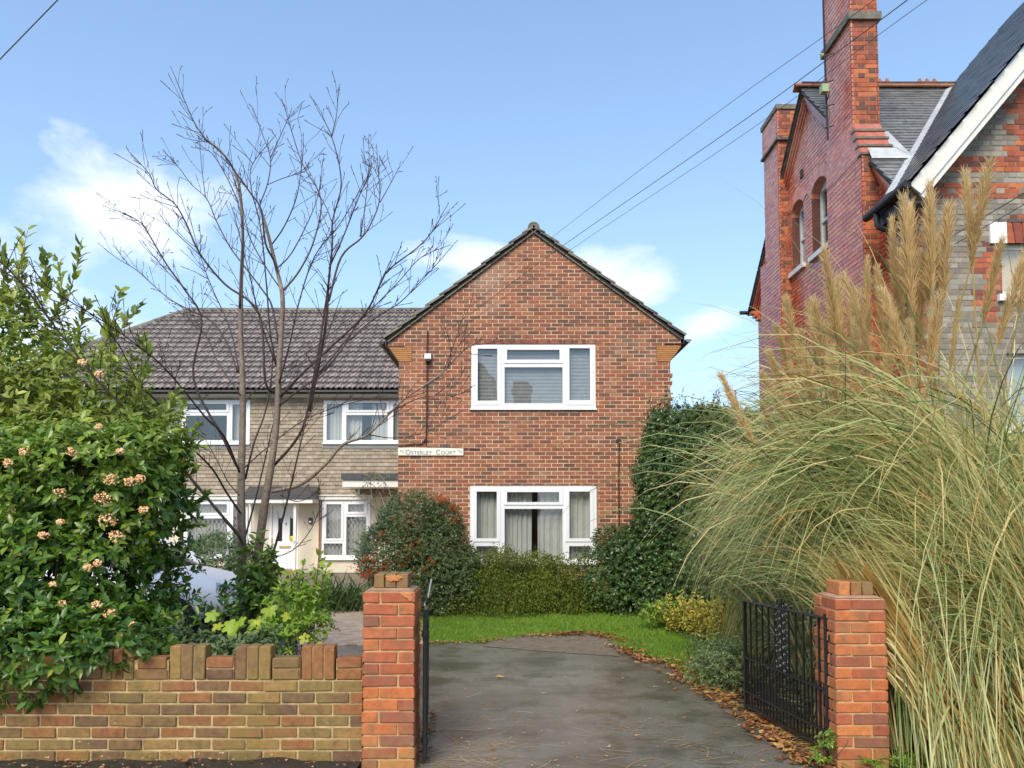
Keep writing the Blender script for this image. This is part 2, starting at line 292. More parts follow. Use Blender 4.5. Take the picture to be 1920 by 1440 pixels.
class MB:
    def __init__(s): s.v = []; s.f = []; s.t = []; s.m = []
    def add(s, vs, fs, t=0., m=0):
        b = len(s.v); s.v.extend([tuple(x) for x in vs]); s.f.extend([tuple(b + i for i in f) for f in fs]); s.t.extend([t] * len(fs)); s.m.extend([m] * len(fs))
    def box(s, a, b, t=0., m=0):
        x0, y0, z0 = a; x1, y1, z1 = b
        if x0 > x1: x0, x1 = x1, x0
        if y0 > y1: y0, y1 = y1, y0
        if z0 > z1: z0, z1 = z1, z0
        s.add([(x0, y0, z0), (x1, y0, z0), (x1, y1, z0), (x0, y1, z0), (x0, y0, z1), (x1, y0, z1), (x1, y1, z1), (x0, y1, z1)],
              [(3, 2, 1, 0), (4, 5, 6, 7), (0, 1, 5, 4), (1, 2, 6, 5), (2, 3, 7, 6), (3, 0, 4, 7)], t, m)
    def prism(s, poly, O, u, v, n, d0, d1, t=0., m=0):
        """poly 2D in (u,v) about O, extruded along n from d0 to d1"""
        k = len(poly); A = [O + u * p[0] + v * p[1] + n * d0 for p in poly]; B = [O + u * p[0] + v * p[1] + n * d1 for p in poly]
        s.add(A + B, [tuple(range(k))[::-1], tuple(range(k, 2 * k))] + [(i, (i + 1) % k, k + (i + 1) % k, k + i) for i in range(k)], t, m)
    def tube(s, pts, rad, sides=6, t=0., m=0, cap=True):
        pts = [Vector(p) for p in pts]; n = len(pts)
        if not hasattr(rad, '__len__'): rad = [rad] * n
        vs = []; up = Vector((.3, .9, .1)).normalized()
        for i in range(n):
            d = (pts[min(i + 1, n - 1)] - pts[max(i - 1, 0)])
            d = d.normalized() if d.length > 1e-9 else Vector((0, 0, 1))
            if abs(d.dot(up)) > .97: up = Vector((1, .1, 0)).normalized()
            x = (up - d * up.dot(d)).normalized(); y = d.cross(x)
            for k in range(sides):
                a = 2 * math.pi * k / sides; vs.append(pts[i] + (x * math.cos(a) + y * math.sin(a)) * rad[i])
        fs = [(i * sides + k, i * sides + (k + 1) % sides, (i + 1) * sides + (k + 1) % sides, (i + 1) * sides + k) for i in range(n - 1) for k in range(sides)]
        if cap: fs += [tuple(range(sides))[::-1], tuple(range((n - 1) * sides, n * sides))]
        s.add(vs, fs, t, m)
    def build(s, name, mats, parent=None, smooth=False, kind=None):
        o = raw(name, s.v, s.f, s.t, mats, s.m, smooth, parent)
        if kind: o['kind'] = kind
        return o
def box(name, a, b, m, parent=None):
    q = MB(); q.box(a, b); return q.build(name, m, parent)
def inst(name, mesh, parent, mw):
    o = bpy.data.objects.new(name, mesh); C.objects.link(o); o.parent = parent
    o.matrix_local = Matrix.Translation(-W[parent.name]) @ mw
    return o
def basis(u, y, v, loc):
    m = Matrix.Identity(4)
    for i in range(3): m[i][0] = u[i]; m[i][1] = y[i]; m[i][2] = v[i]; m[i][3] = loc[i]
    return m
def bez(pts, n):
    """catmull-rom resample"""
    pts = [Vector(p) for p in pts]; out = []
    q = [pts[0] * 2 - pts[1]] + pts + [pts[-1] * 2 - pts[-2]]
    for i in range(1, len(q) - 2):
        for k in range(n):
            t = k / n; a, b, c, d = q[i - 1], q[i], q[i + 1], q[i + 2]
            out.append(.5 * ((2 * b) + (c - a) * t + (2 * a - 5 * b + 4 * c - d) * t * t + (3 * b - a - 3 * c + d) * t ** 3))
    out.append(pts[-1]); return out
Z = Vector((0, 0, 1)); XV = Vector((1, 0, 0)); YV = Vector((0, 1, 0))

def clip(poly, outline):
    """Sutherland-Hodgman; outline convex CCW"""
    res = poly
    k = len(outline)
    for i in range(k):
        ax, ay = outline[i]; bx, by = outline[(i + 1) % k]
        inp = res; res = []
        if not inp: return []
        def side(p): return (bx - ax) * (p[1] - ay) - (by - ay) * (p[0] - ax)
        for j in range(len(inp)):
            p = inp[j]; q = inp[(j + 1) % len(inp)]; sp, sq = side(p), side(q)
            if sp >= -1e-9: res.append(p)
            if (sp > 1e-9 and sq < -1e-9) or (sp < -1e-9 and sq > 1e-9):
                t = sp / (sp - sq); res.append((p[0] + (q[0] - p[0]) * t, p[1] + (q[1] - p[1]) * t))
    return res
def area(p): return abs(sum(p[i][0] * p[(i + 1) % len(p)][1] - p[(i + 1) % len(p)][0] * p[i][1] for i in range(len(p)))) / 2
def rect_minus(r, holes):
    out = [r]
    for h in holes:
        nw = []
        for (a0, b0, a1, b1) in out:
            if h[0] >= a1 or h[2] <= a0 or h[1] >= b1 or h[3] <= b0: nw.append((a0, b0, a1, b1)); continue
            if h[0] > a0: nw.append((a0, b0, h[0], b1))
            if h[2] < a1: nw.append((h[2], b0, a1, b1))
            x0, x1 = max(a0, h[0]), min(a1, h[2])
            if h[1] > b0: nw.append((x0, b0, x1, h[1]))
            if h[3] < b1: nw.append((x0, h[3], x1, b1))
        out = nw
    return out
def chamfer_mesh(name, L, D, H, c, t, m, irregular=0., r=None):
    bm = bmesh.new(); bmesh.ops.create_cube(bm, size=1)
    for v in bm.verts: v.co = Vector((v.co.x * L, v.co.y * D, v.co.z * H))
    if irregular:
        for v in bm.verts: v.co += Vector((r.uniform(-1, 1), r.uniform(-1, 1), r.uniform(-1, 1))) * irregular
    if c: bmesh.ops.bevel(bm, geom=list(bm.edges), offset=c, segments=1, affect='EDGES', profile=.5)
    me = bpy.data.meshes.new(name); bm.to_mesh(me); bm.free()
    a = me.attributes.new('tint', 'FLOAT', 'FACE'); a.data.foreach_set('value', np.full(len(me.polygons), t, dtype=np.float32))
    me.materials.append(m); return me
MESHC = {}
def brick_panel(parent, O, u, n, outlines, holes, z0, mb, mm, L=.215, H=.065, J=.010, depth=.10, n_ind=300, seed=1, bond='stretcher', chamfer=0., matfn=None,
                u0=0., jit=.0012, score=None, recess=.006, back=.2, core=True, v=Z, tintf=None, name='brick', min_ind_area=.0, rowshift=0):
    rr = random.Random(seed); items = []; mats = mb if isinstance(mb, (list, tuple)) else [mb]
    amin = min(p[0] for o in outlines for p in o); amax = max(p[0] for o in outlines for p in o); bmin = min(p[1] for o in outlines for p in o); bmax = max(p[1] for o in outlines for p in o)
    r0 = int(math.floor((bmin - z0) / (H + J))) ; r1 = int(math.ceil((bmax - z0) / (H + J)))
    hd = (L - J) / 2
    for r in range(r0, r1 + 1):
        b0 = z0 + r * (H + J); b1 = b0 + H
        rs = r + rowshift
        if bond == 'stretcher': seq = [L]; off = (rs % 2) * (L + J) / 2
        elif bond == 'flemish': seq = [L, hd]; off = (rs % 2) * (L + J) * .75
        else: seq = [L]; off = (rs % 2) * (L + J) / 2
        a = u0 - off - (L + J) * 2
        per = sum(seq) + J * len(seq)
        a += math.floor((amin - a) / per) * per - per
        i = 0
        while a < amax:
            l = seq[i % len(seq)]; i += 1
            cell = (a, b0, a + l, b1); a += l + J
            for rc in rect_minus(cell, [(h[0] - .004, h[1] - .004, h[2] + .004, h[3] + .004) for h in holes]):
                if rc[2] - rc[0] < .015 or rc[3] - rc[1] < .012: continue
                poly0 = [(rc[0], rc[1]), (rc[2], rc[1]), (rc[2], rc[3]), (rc[0], rc[3])]
                for ol in outlines:
                    poly = clip(poly0, ol)
                    if len(poly) >= 3 and area(poly) > .0004:
                        whole = len(poly) == 4 and abs(area(poly) - L * H) < 1e-6
                        cx = sum(p[0] for p in poly) / len(poly); cy = sum(p[1] for p in poly) / len(poly)
                        items.append((poly, whole, cx, cy))
    sc = score or (lambda a, b: rr.random())
    order = sorted(range(len(items)), key=lambda k: (-round(area(items[k][0]) > L * H * .45), sc(items[k][2], items[k][3])))
    ind = set(order[:n_ind]); stuff = MB()
    for k, (poly, whole, cx, cy) in enumerate(items):
        t = tintf(rr, cx, cy) if tintf else rr.random()
        mi = matfn(cx, cy) if matfn else 0
        dj = max(-recess * .45, min(recess * .6, rr.gauss(0, jit)))
        if k in ind:
            t = (math.floor(t * 16) + .5) / 16
            if whole:
                key = (id(mats[mi]), L, H, depth, t, chamfer, rr.randrange(3) if chamfer else 0)
                me = MESHC.get(key)
                if me is None: me = MESHC[key] = chamfer_mesh(name, L, depth, H, chamfer, t, mats[mi], .0016 if chamfer else 0, rr)
                c = O + u * cx + v * cy + n * (dj - depth / 2)
                mw = basis(u, -n, v, c)
                if chamfer: mw = mw @ Matrix.Rotation(rr.gauss(0, .006), 4, 'Z') @ Matrix.Rotation(rr.gauss(0, .004), 4, 'Y')
                inst(name, me, parent, mw)
            else:
                q = MB(); q.prism(poly, O, u, v, n, -depth, dj, t); q.build(name, mats[mi], parent)
        else: stuff.prism(poly, O, u, v, n, -depth, dj, t, mi)
    if stuff.v: stuff.build('brickwork', mats, parent, kind='stuff')
    if core:
        q = MB(); xs = sorted(set([amin, amax] + [h[0] for h in holes] + [h[2] for h in holes])); ys = sorted(set([bmin, bmax] + [h[1] for h in holes] + [h[3] for h in holes]))
        for i in range(len(xs) - 1):
            for j in range(len(ys) - 1):
                mx, my = (xs[i] + xs[i + 1]) / 2, (ys[j] + ys[j + 1]) / 2
                if any(h[0] < mx < h[2] and h[1] < my < h[3] for h in holes): continue
                for ol in outlines:
                    p = clip([(xs[i], ys[j]), (xs[i + 1], ys[j]), (xs[i + 1], ys[j + 1]), (xs[i], ys[j + 1])], ol)
                    if len(p) >= 3 and area(p) > 1e-5: q.prism(p, O, u, v, n, -back, -recess)
        q.build('mortar', mm, parent)
    return len(items)

def tile_field(parent, O, u, s, n, width, length, tw, gauge, tl, thick, m, inside, n_ind=300, seed=3, wave=0., name='roof_tile', planes=(), lift=None, stagger=True, score=None):
    """courses of tiles from the eaves (s=0) upward; inside(a,s) tells which tiles exist; planes: (co,no) bisecting the joined rest"""
    rr = random.Random(seed); lift = lift if lift is not None else thick * 1.3
    def tilegeo(t):
        vs = []; fs = []
        if wave:
            k = 8
            for j, (yy, zz) in enumerate(((0, lift), (tl, 0))):
                for i in range(k + 1):
                    x = -tw / 2 + tw * i / k; h = wave * math.cos(2 * math.pi * (i / k * 2)) ; vs.append((x, yy, zz + h))
            for i in range(k + 1):
                x = -tw / 2 + tw * i / k; h = wave * math.cos(2 * math.pi * (i / k * 2)); vs.append((x, .004, lift + h - thick))
            for i in range(k): fs.append((i, i + 1, k + 2 + i, k + 1 + i)); fs.append((2 * (k + 1) + i, 2 * (k + 1) + i + 1, i + 1, i))
        else:
            hw = tw / 2 - .0015
            vs = [(-hw, 0, lift), (hw, 0, lift), (hw, tl, 0), (-hw, tl, 0), (-hw, 0, lift - thick), (hw, 0, lift - thick), (hw, tl, -thick), (-hw, tl, -thick)]
            fs = [(0, 1, 2, 3), (4, 5, 1, 0), (5, 6, 2, 1), (7, 4, 0, 3)]
        return vs, fs
    vs0, fs0 = tilegeo(0); VA = [Vector(v) for v in vs0]
    var = []
    for i in range(10):
        me = bpy.data.meshes.new(name); me.from_pydata(vs0, [], fs0)
        a = me.attributes.new('tint', 'FLOAT', 'FACE'); a.data.foreach_set('value', np.full(len(fs0), (i + .5) / 10, dtype=np.float32)); me.materials.append(m)
        if wave: me.polygons.foreach_set('use_smooth', np.array([j % 2 == 0 for j in range(len(fs0))]))
        var.append(me)
    items = []
    for r in range(int(length / gauge) + 1):
        off = (r % 2) * tw / 2 if stagger else 0
        k = int(width / tw) + 2
        for i in range(-1, k):
            a = (i + .5) * tw - off; ss = r * gauge
            st = inside(a, ss + gauge / 2)
            if st: items.append((a, ss, st))
    sc = score or (lambda a, ss: (O + u * a + s * ss - Vector((0, 0, CAMH))).length)
    order = sorted([i for i in range(len(items)) if items[i][2] == 1], key=lambda k: sc(items[k][0], items[k][1]))
    ind = set(order[:n_ind]); st = MB()
    for k, (a, ss, _) in enumerate(items):
        t = rr.random(); d = n * rr.gauss(0, thick * .08); rot = rr.gauss(0, .006)
        mw = basis(u, s, n, O + u * a + s * ss + d) @ Matrix.Rotation(rot, 4, 'Z')
        if k in ind: inst(name, var[int(t * 10)], parent, mw)
        else: st.add([mw @ p for p in VA], fs0, t)
    if st.v:
        o = st.build(name + '_courses', m, parent, kind='stuff')
        if planes:
            bm = bmesh.new(); bm.from_mesh(o.data); off = W[o.name]
            for (co, no) in planes:
                bmesh.ops.bisect_plane(bm, geom=list(bm.verts) + list(bm.edges) + list(bm.faces), plane_co=Vector(co) - off, plane_no=Vector(no), clear_outer=True, clear_inner=False)
            bm.to_mesh(o.data); bm.free()
        if wave: o.data.polygons.foreach_set('use_smooth', np.ones(len(o.data.polygons), dtype=bool))

# ------------------------------------------------------------------ foliage helpers (numpy)
LEAF_BROAD = (np.array([(0, 0, 0), (.185, .24, .045), (0, .27, -.02), (-.185, .24, .045), (.20, .60, .04), (0, .62, -.03), (-.20, .60, .04), (0, 1.0, -.13)]),
              np.array([(0, 1, 2, 2), (0, 2, 3, 3), (1, 4, 5, 2), (2, 5, 6, 3), (4, 7, 5, 5), (5, 7, 6, 6)]))
LEAF_SMALL = (np.array([(0, 0, 0), (.26, .5, .04), (0, 1, -.03), (-.26, .5, .04)]), np.array([(0, 1, 2, 3)]))
LEAF_NARROW = (np.array([(0, 0, 0), (.13, .45, .03), (0, 1, -.05), (-.13, .45, .03)]), np.array([(0, 1, 2, 3)]))
def tri_faces(F4):
    out = []
    for f in F4:
        out.append((f[0], f[1], f[2]))
        if f[3] != f[2]: out.append((f[0], f[2], f[3]))
    return np.array(out)
def norm(a): return a / np.maximum(np.linalg.norm(a, axis=1, keepdims=True), 1e-9)
def leaves_geo(pos, direc, nrm, size, tmpl):
    """pos,direc,nrm Nx3; returns verts, faces(tri)"""
    V, F4 = tmpl; T = tri_faces(F4); N = len(pos)
    d = norm(direc); x = norm(np.cross(d, nrm)); z = np.cross(x, d)
    sz = size[:, None, None]
    v = pos[:, None, :] + sz * (V[None, :, 0:1] * x[:, None, :] + V[None, :, 1:2] * d[:, None, :] + V[None, :, 2:3] * z[:, None, :])
    f = (np.arange(N)[:, None, None] * len(V) + T[None]).reshape(-1, 3)
    return v.reshape(-1, 3), f, len(T)
def blob_points(blobs, n, lo=.72, hi=1.02, front=None):
    """points near the surface of a union of ellipsoids (cx,cy,cz,rx,ry,rz)"""
    vol = np.array([(b[3] * b[4] + b[4] * b[5] + b[3] * b[5]) for b in blobs]); p = vol / vol.sum()
    idx = rng.choice(len(blobs), n * 2, p=p); B = np.array(blobs)[idx]
    d = norm(rng.normal(size=(n * 2, 3))); r = rng.uniform(lo, hi, (n * 2, 1))
    pts = B[:, :3] + d * B[:, 3:6] * r; nr = norm(d / B[:, 3:6])
    keep = np.ones(len(pts), bool)
    for b in blobs:
        q = (((pts - np.array(b[:3])) / np.array(b[3:6])) ** 2).sum(1)
        keep &= q > lo * lo * .8
    pts = pts[keep]; nr = nr[keep]
    return pts[:n], nr[:n]
def lump(pts, nr, amp, scale):
    """push points in and out so that the outline is uneven; returns points and the push (0..1)"""
    h = np.array([mnoise.noise(Vector(p) * scale) for p in pts.tolist()])
    return pts + nr * (h[:, None] * amp), h * .5 + .5
def shrub(label, cat, blobs, n_sprig, leaf, tmpl, m, per=6, sprig_len=.12, upward=.4, amp=.15, lump_scale=2.2, name='shrub', group=None, stems=6, leaf_parts=0, zmin=.02, droop=0., lo=.70, tint=(.15, .75), lf='foliage', tz=0., spread=.9, base=None, hi=1.04, culldown=True):
    B = np.array(blobs); c = Vector(((B[:, 0].min() + B[:, 0].max()) / 2, (B[:, 1].min() + B[:, 1].max()) / 2, 0)) if base is None else Vector(base)
    root = thing(name, label, cat, c, group)
    pts, nr = blob_points(blobs, n_sprig, lo, hi); pts, h = lump(pts, nr, amp, lump_scale)
    k = pts[:, 2] > zmin; pts = pts[k]; nr = nr[k]; h = h[k]; n = len(pts)
    ax = norm(nr + np.array([0, 0, upward]) + rng.normal(size=(n, 3)) * .35)
    if droop: ax = norm(ax + np.array([0, 0, -droop]))
    tl = rng.uniform(.35, 1.0, (n, per)); ang = rng.uniform(0, 2 * np.pi, (n, 1)) + np.arange(per)[None] * 2.4
    x = norm(np.cross(ax, rng.normal(size=(n, 3)))); y = np.cross(ax, x)
    rad = x[:, None] * np.cos(ang)[..., None] + y[:, None] * np.sin(ang)[..., None]
    pos = pts[:, None] + ax[:, None] * (tl * sprig_len)[..., None]
    if droop: pos[..., 2] -= (tl ** 2) * sprig_len * droop * .5
    dr = rad * spread + ax[:, None] * rng.uniform(.25, 1.0, (n, per, 1)); dr[..., 2] -= .15
    nm = ax[:, None] * 1.0 - rad * .3 + rng.normal(size=(n, per, 3)) * .35 + np.array([0, -.25, .35])
    sz = leaf * rng.uniform(.5, 1.25, (n, per))
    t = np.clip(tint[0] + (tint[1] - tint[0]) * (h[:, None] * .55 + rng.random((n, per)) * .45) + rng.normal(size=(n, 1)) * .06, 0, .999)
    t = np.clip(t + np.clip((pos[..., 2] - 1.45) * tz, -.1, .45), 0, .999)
    old = rng.random((n, per)) > .985; t[old] = .99
    pos = pos.reshape(-1, 3); dr = dr.reshape(-1, 3); nm = nm.reshape(-1, 3); sz = sz.ravel(); t = t.ravel()
    k = pos[:, 2] > zmin; pos, dr, nm, sz, t = pos[k], dr[k], nm[k], sz[k], t[k]
    if leaf_parts:
        # biggest in view: nearest to the camera and outermost, inside the frame
        u = pos[:, 0] / pos[:, 1]; dist = np.linalg.norm(pos - np.array([0, 0, CAMH]), axis=1)
        key = dist / sz + np.where((u > -.66) & (u < .66) & (pos[:, 2] > .15), 0, 1e4)
        sel = np.argsort(key)[:leaf_parts]; rest = np.ones(len(pos), bool); rest[sel] = False
        V, F4 = tmpl; T = tri_faces(F4); vm = []
        for i in range(8):
            me = bpy.data.meshes.new('leaf'); me.from_pydata(V.tolist(), [], T.tolist())
            a = me.attributes.new('tint', 'FLOAT', 'FACE'); a.data.foreach_set('value', np.full(len(T), (i + .5) / 8, dtype=np.float32)); me.materials.append(m); vm.append(me)
        dd = norm(dr); xx = norm(np.cross(dd, nm)); zz = np.cross(xx, dd)
        for i in sel:
            s = sz[i]; inst('leaf', vm[int(t[i] * 8)], root, basis(xx[i] * s, dd[i] * s, zz[i] * s, pos[i]))
        pos, dr, nm, sz, t = pos[rest], dr[rest], nm[rest], sz[rest], t[rest]
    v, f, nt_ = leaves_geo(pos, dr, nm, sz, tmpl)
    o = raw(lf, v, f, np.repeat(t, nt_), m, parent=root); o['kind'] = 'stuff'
    if stems:
        st = MB(); rr = random.Random(len(pts))
        for i in range(stems):
            b = blobs[rr.randrange(len(blobs))]; e = Vector((b[0] + rr.uniform(-.6, .6) * b[3], b[1] + rr.uniform(-.5, .5) * b[4], b[2] + rr.uniform(0, .7) * b[5]))
            s0 = c + Vector((rr.uniform(-.15, .15), rr.uniform(-.15, .15), 0)) if base is not None else Vector((b[0] + rr.uniform(-.2, .2), b[1] + rr.uniform(-.1, .1), 0))
            mid = s0.lerp(e, .5) + Vector((rr.uniform(-.1, .1), rr.uniform(-.1, .1), .1))
            r0 = (.018 + .006 * rr.random()) * min(1, 2.2 * max(b[5], .02)); st.tube(bez([s0, mid, e], 4), [r0 * (1 - .8 * j / 8) for j in range(9)], 5)
        st.build('stems', M['stem'], root, kind='stuff')
    return root
def ribbons(P0, D0, L, w, droop, segs, side_noise=.15, wcurve=None, wob=0., late=False):
    """arching blades: arrays N; returns verts, faces"""
    N = len(P0); pts = [P0]; d = norm(D0); step = (L / segs)[:, None]
    out_h = d.copy(); out_h[:, 2] = 0; out_h = norm(out_h)
    for k in range(segs):
        d = norm(d + np.array([0, 0, -1.]) * (droop[:, None] * ((.12 + 2.3 * (k / segs) ** 2.2) if late else (.25 + k / segs))) + out_h * droop[:, None] * .25 + (rng.normal(size=d.shape) * wob if wob else 0))
        pts.append(pts[-1] + d * step)
    A = np.stack(pts, 1)  # N,segs+1,3
    view = norm(np.cross(norm(A[:, -1] - A[:, 0]), rng.normal(size=(N, 3)) * .8 + np.array([0, 1., .2])))
    prof = np.array([math.sin(math.pi * min(1, .25 + .75 * k / segs)) ** .6 if k < segs else .08 for k in range(segs + 1)]) if wcurve is None else wcurve
    off = view[:, None] * (w[:, None, None] * prof[None, :, None] * .5)
    V = np.stack([A - off, A + off], 2).reshape(N, -1, 3)
    base = np.arange(N)[:, None, None] * (2 * (segs + 1)); q = np.array([(2 * k, 2 * k + 1, 2 * k + 3, 2 * k + 2) for k in range(segs)])
    return V.reshape(-1, 3), (base + q[None]).reshape(-1, 4), A

# ================================================================== SETTING
def sheet(name, poly, z, m, kind='structure', label=None):
    o = raw(name, [(p[0], p[1], z) for p in poly], [tuple(range(len(poly)))], None, m, center=False)
    if kind: o['kind'] = kind
    return o
def gp(pts): return [(G(*p).x, G(*p).y) for p in pts]
sheet('ground', [(-400, -400), (400, -400), (400, 600), (-400, 600)], 0.0, M['ground'])
DRIVE = [(-7.5, 3.0), (2.3, 3.0), (2.3, 4.9)] + [(G(*p).x, G(*p).y) for p in [(1490, 1425), (1400, 1345), (1310, 1290), (1255, 1250), (1185, 1232), (1160, 1222), (1060, 1213), (930, 1203), (810, 1206), (640, 1208), (400, 1216), (150, 1225)]] + [(-9.5, 9.0), (-9.5, 5.3), (-7.5, 5.3)]
sheet('driveway', DRIVE, .006, M['tarmac'])
APRON = gp([(905, 1213), (925, 1201), (985, 1192), (1090, 1190), (1140, 1195), (1158, 1210), (1160, 1232), (1050, 1225)])
sheet('concrete_slab', APRON, .011, mat('muddy_concrete', [(.15, .118, .078), (.21, .17, .12), (.10, .075, .05)], nscale=5, rough=.6, var=.4, vscale=20, bump=.6, bscale=60))
LAWN = gp([(700, 1207), (810, 1206), (905, 1205), (985, 1194), (1090, 1190), (1142, 1196), (1165, 1216), (1255, 1246), (1310, 1285), (1345, 1262), (1345, 1200), (1300, 1150), (1210, 1130), (1050, 1120), (700, 1120)])
sheet('lawn', LAWN, .010, M['turf'])
LAWN2 = gp([(440, 1112), (560, 1108), (672, 1107), (681, 1112), (600, 1142), (558, 1160), (470, 1165)])
sheet('side_lawn', LAWN2, .010, M['turf'])
PATH = gp([(684, 1111), (790, 1100), (790, 1209), (560, 1213), (585, 1165), (606, 1145)])
sheet('block_path', PATH, .008, M['concrete'])
sheet('front_path', gp([(250, 1076), (760, 1076), (760, 1107), (250, 1112)]), .008, M['concrete'])
# front soil strip at the foot of the wall (slightly heaped)
def soil_strip(name, x0, x1, y0, y1, h, kind):
    nx, ny = 90, 10; v = []; f = []
    for j in range(ny + 1):
        for i in range(nx + 1):
            x = x0 + (x1 - x0) * i / nx; y = y0 + (y1 - y0) * j / ny; e = math.sin(math.pi * min(1, j / ny * .62 + .02)) 
            v.append((x, y, .0075 + h * e * (.55 + .8 * max(0, mnoise.noise(Vector((x * 3, y * 6, 1)))))))
    for j in range(ny):
        for i in range(nx): a = j * (nx + 1) + i; f.append((a, a + 1, a + nx + 2, a + nx + 1))
    o = raw(name, v, f, None, M['soil'], smooth=True); o['kind'] = kind; return o
soil_strip('front_soil', -5.0, -.98, 4.70, 5.10, .06, 'structure')
soil_strip('planting_bed', -6.5, -.95, 5.28, 6.9, .12, 'structure')
soil_strip('side_bed', 1.98, 6.5, 6.3, 8.6, .03, 'structure')
# pavers of the path, in a running bond seen along the path
def pavers():
    root = thing('paved_path', 'pinkish block paving path curving beside the side lawn behind the left brick pillar', 'path', (PATH[0][0], PATH[0][1], .008))
    rr = random.Random(4); poly = [p for p in PATH]
    # convex check not needed: test by centre
    def inside(x, y):
        c = False; j = len(poly) - 1
        for i in range(len(poly)):
            if (poly[i][1] > y) != (poly[j][1] > y) and x < (poly[j][0] - poly[i][0]) * (y - poly[i][1]) / (poly[j][1] - poly[i][1]) + poly[i][0]: c = not c
            j = i
        return c
    ang = R(28); ca, sa = math.cos(ang), math.sin(ang); c0 = Vector((-3.0, 11.5)); items = []
    for r in range(-60, 60):
        for k in range(-30, 30):
            a = k * .203 + (r % 2) * .10; b = r * .103; x = c0.x + a * ca - b * sa; y = c0.y + a * sa + b * ca
            if inside(x, y) and y > 8.6: items.append((x, y))
    items.sort(key=lambda p: p[1] if -3.4 < p[0] and p[0] / p[1] < -.19 else p[1] + 50)
    var = [chamfer_mesh('paver', .197, .097, .03, .004, (i + .5) / 8, M['paver']) for i in range(8)]
    st = MB()
    for i, (x, y) in enumerate(items):
        z = .008 + rr.uniform(-.002, .003)
        mw = Matrix.Translation((x, y, z)) @ Matrix.Rotation(ang, 4, 'Z')
        if i < 300: inst('paver', var[rr.randrange(8)], root, mw)
        else: st.add([mw @ Vector(q) for q in [(-.098, -.048, .015), (.098, -.048, .015), (.098, .048, .015), (-.098, .048, .015)]], [(0, 1, 2, 3)], rr.random())
    if st.v: st.build('pavers', M['paver'], root, kind='stuff')
pavers()

# ================================================================== WINDOWS
def px_window(parent, Y, outer, panes, sashes=(), inside='curtain', recess=.02, depth=.09, lead=False, sill=True, gap=None, name='window', label=None):
    pyr = outer[1]
    def loc(px, py):
        p = P(px, py, Y); return p
    xs = lambda px: P(px, (outer[1] + outer[3]) / 2, Y).x
    zs = lambda py: P((outer[0] + outer[2]) / 2, py, Y).z
    R4 = lambda r: (xs(r[0]), zs(r[3]), xs(r[2]), zs(r[1]))
    o = R4(outer); ps = [R4(p) for p in panes]; Yf = Y + recess
    q = MB()
    for (a0, b0, a1, b1) in rect_minus(o, ps): q.box((a0, Yf, b0), (a1, Yf + depth, b1))
    t = .022
    for s in sashes:   # opening lights stand a little proud
        s4 = R4(s); inner = [p for p in ps if p[0] >= s4[0] - 1e-4 and p[2] <= s4[2] + 1e-4 and p[1] >= s4[1] - 1e-4 and p[3] <= s4[3] + 1e-4]
        for (a0, b0, a1, b1) in rect_minus((s4[0] + .004, s4[1] + .004, s4[2] - .004, s4[3] - .004), [(p[0] + .006, p[1] + .006, p[2] - .006, p[3] - .006) for p in inner]):
            q.box((a0, Yf - .018, b0), (a1, Yf + .02, b1))
    w = q.build(name, M['upvc'], parent)
    if label: w['label'] = label
    if sill:
        s = MB(); s.box((o[0] - .015, Yf - .07, o[1] - .03), (o[2] + .015, Yf - .002, o[1] + .002)); s.build('sill', M['upvc'], w)
    for p in ps:
        g = MB(); g.add([(p[0] - .01, Yf + .045, p[1] - .01), (p[2] + .01, Yf + .045, p[1] - .01), (p[2] + .01, Yf + .045, p[3] + .01), (p[0] - .01, Yf + .045, p[3] + .01)], [(0, 1, 2, 3)])
        g.build('pane', M['glass'], w)
        if lead:
            lm = MB(); stp = .125; hh = p[3] - p[1]; ww = p[2] - p[0]; pol = [(p[0], p[1]), (p[2], p[1]), (p[2], p[3]), (p[0], p[3])]
            sl_ = 1.65
            k = -int(hh / sl_ / stp) - 2
            while p[0] + k * stp < p[2] + hh / sl_ + stp:
                for sg in (1, -1):
                    xa = p[0] + k * stp; xb = xa + sg * hh / sl_
                    if sg == -1: pass
                    d = .007
                    c = clip([(xa - d, p[1]), (xa + d, p[1]), (xb + d, p[3]), (xb - d, p[3])], pol)
                    if len(c) >= 3: lm.prism(c, Vector((0, Yf + .036 + .003 * (sg > 0), 0)), XV, Z, YV, 0, .0025)
                k += 1
            lm.build('lead_lattice', M['lead'], w)
    if inside == 'blind':
        for p in ps:
            b = MB(); z = p[1]
            while z < p[3]:
                b.add([(p[0] - .02, Yf + .10, z), (p[2] + .02, Yf + .10, z), (p[2] + .02, Yf + .118, z + .020), (p[0] - .02, Yf + .118, z + .020)], [(0, 1, 2, 3)]); z += .027
            ob = b.build('blind', M['blind'], w, kind='stuff')
    elif inside in ('curtain', 'split'):
        x0, x1 = o[0] + .03, o[2] - .03; gaps = [] if gap is None else [(xs(gap[0]), xs(gap[1]))]
        segs = []
        if gaps: segs = [(x0, gaps[0][0]), (gaps[0][1], x1)]
        else: segs = [(x0, x1)]
        for (a, b_) in segs:
            n = max(8, int((b_ - a) / .012)); v = []; f = []; sd_ = rnd.random() * 9
            for i in range(n + 1):
                x = a + (b_ - a) * i / n; y = Yf + .20 + .022 * math.sin(x * 58 + 2.2 * math.sin(x * 9 + sd_)) + .008 * math.sin(x * 130)
                v += [(x, y, o[1]), (x + .01 * math.sin(x * 20), y + .004, o[3])]
            for i in range(n): f.append((2 * i, 2 * i + 2, 2 * i + 3, 2 * i + 1))
            raw('curtain', v, f, None, M['curtain'], smooth=True, parent=w)
    return w, o

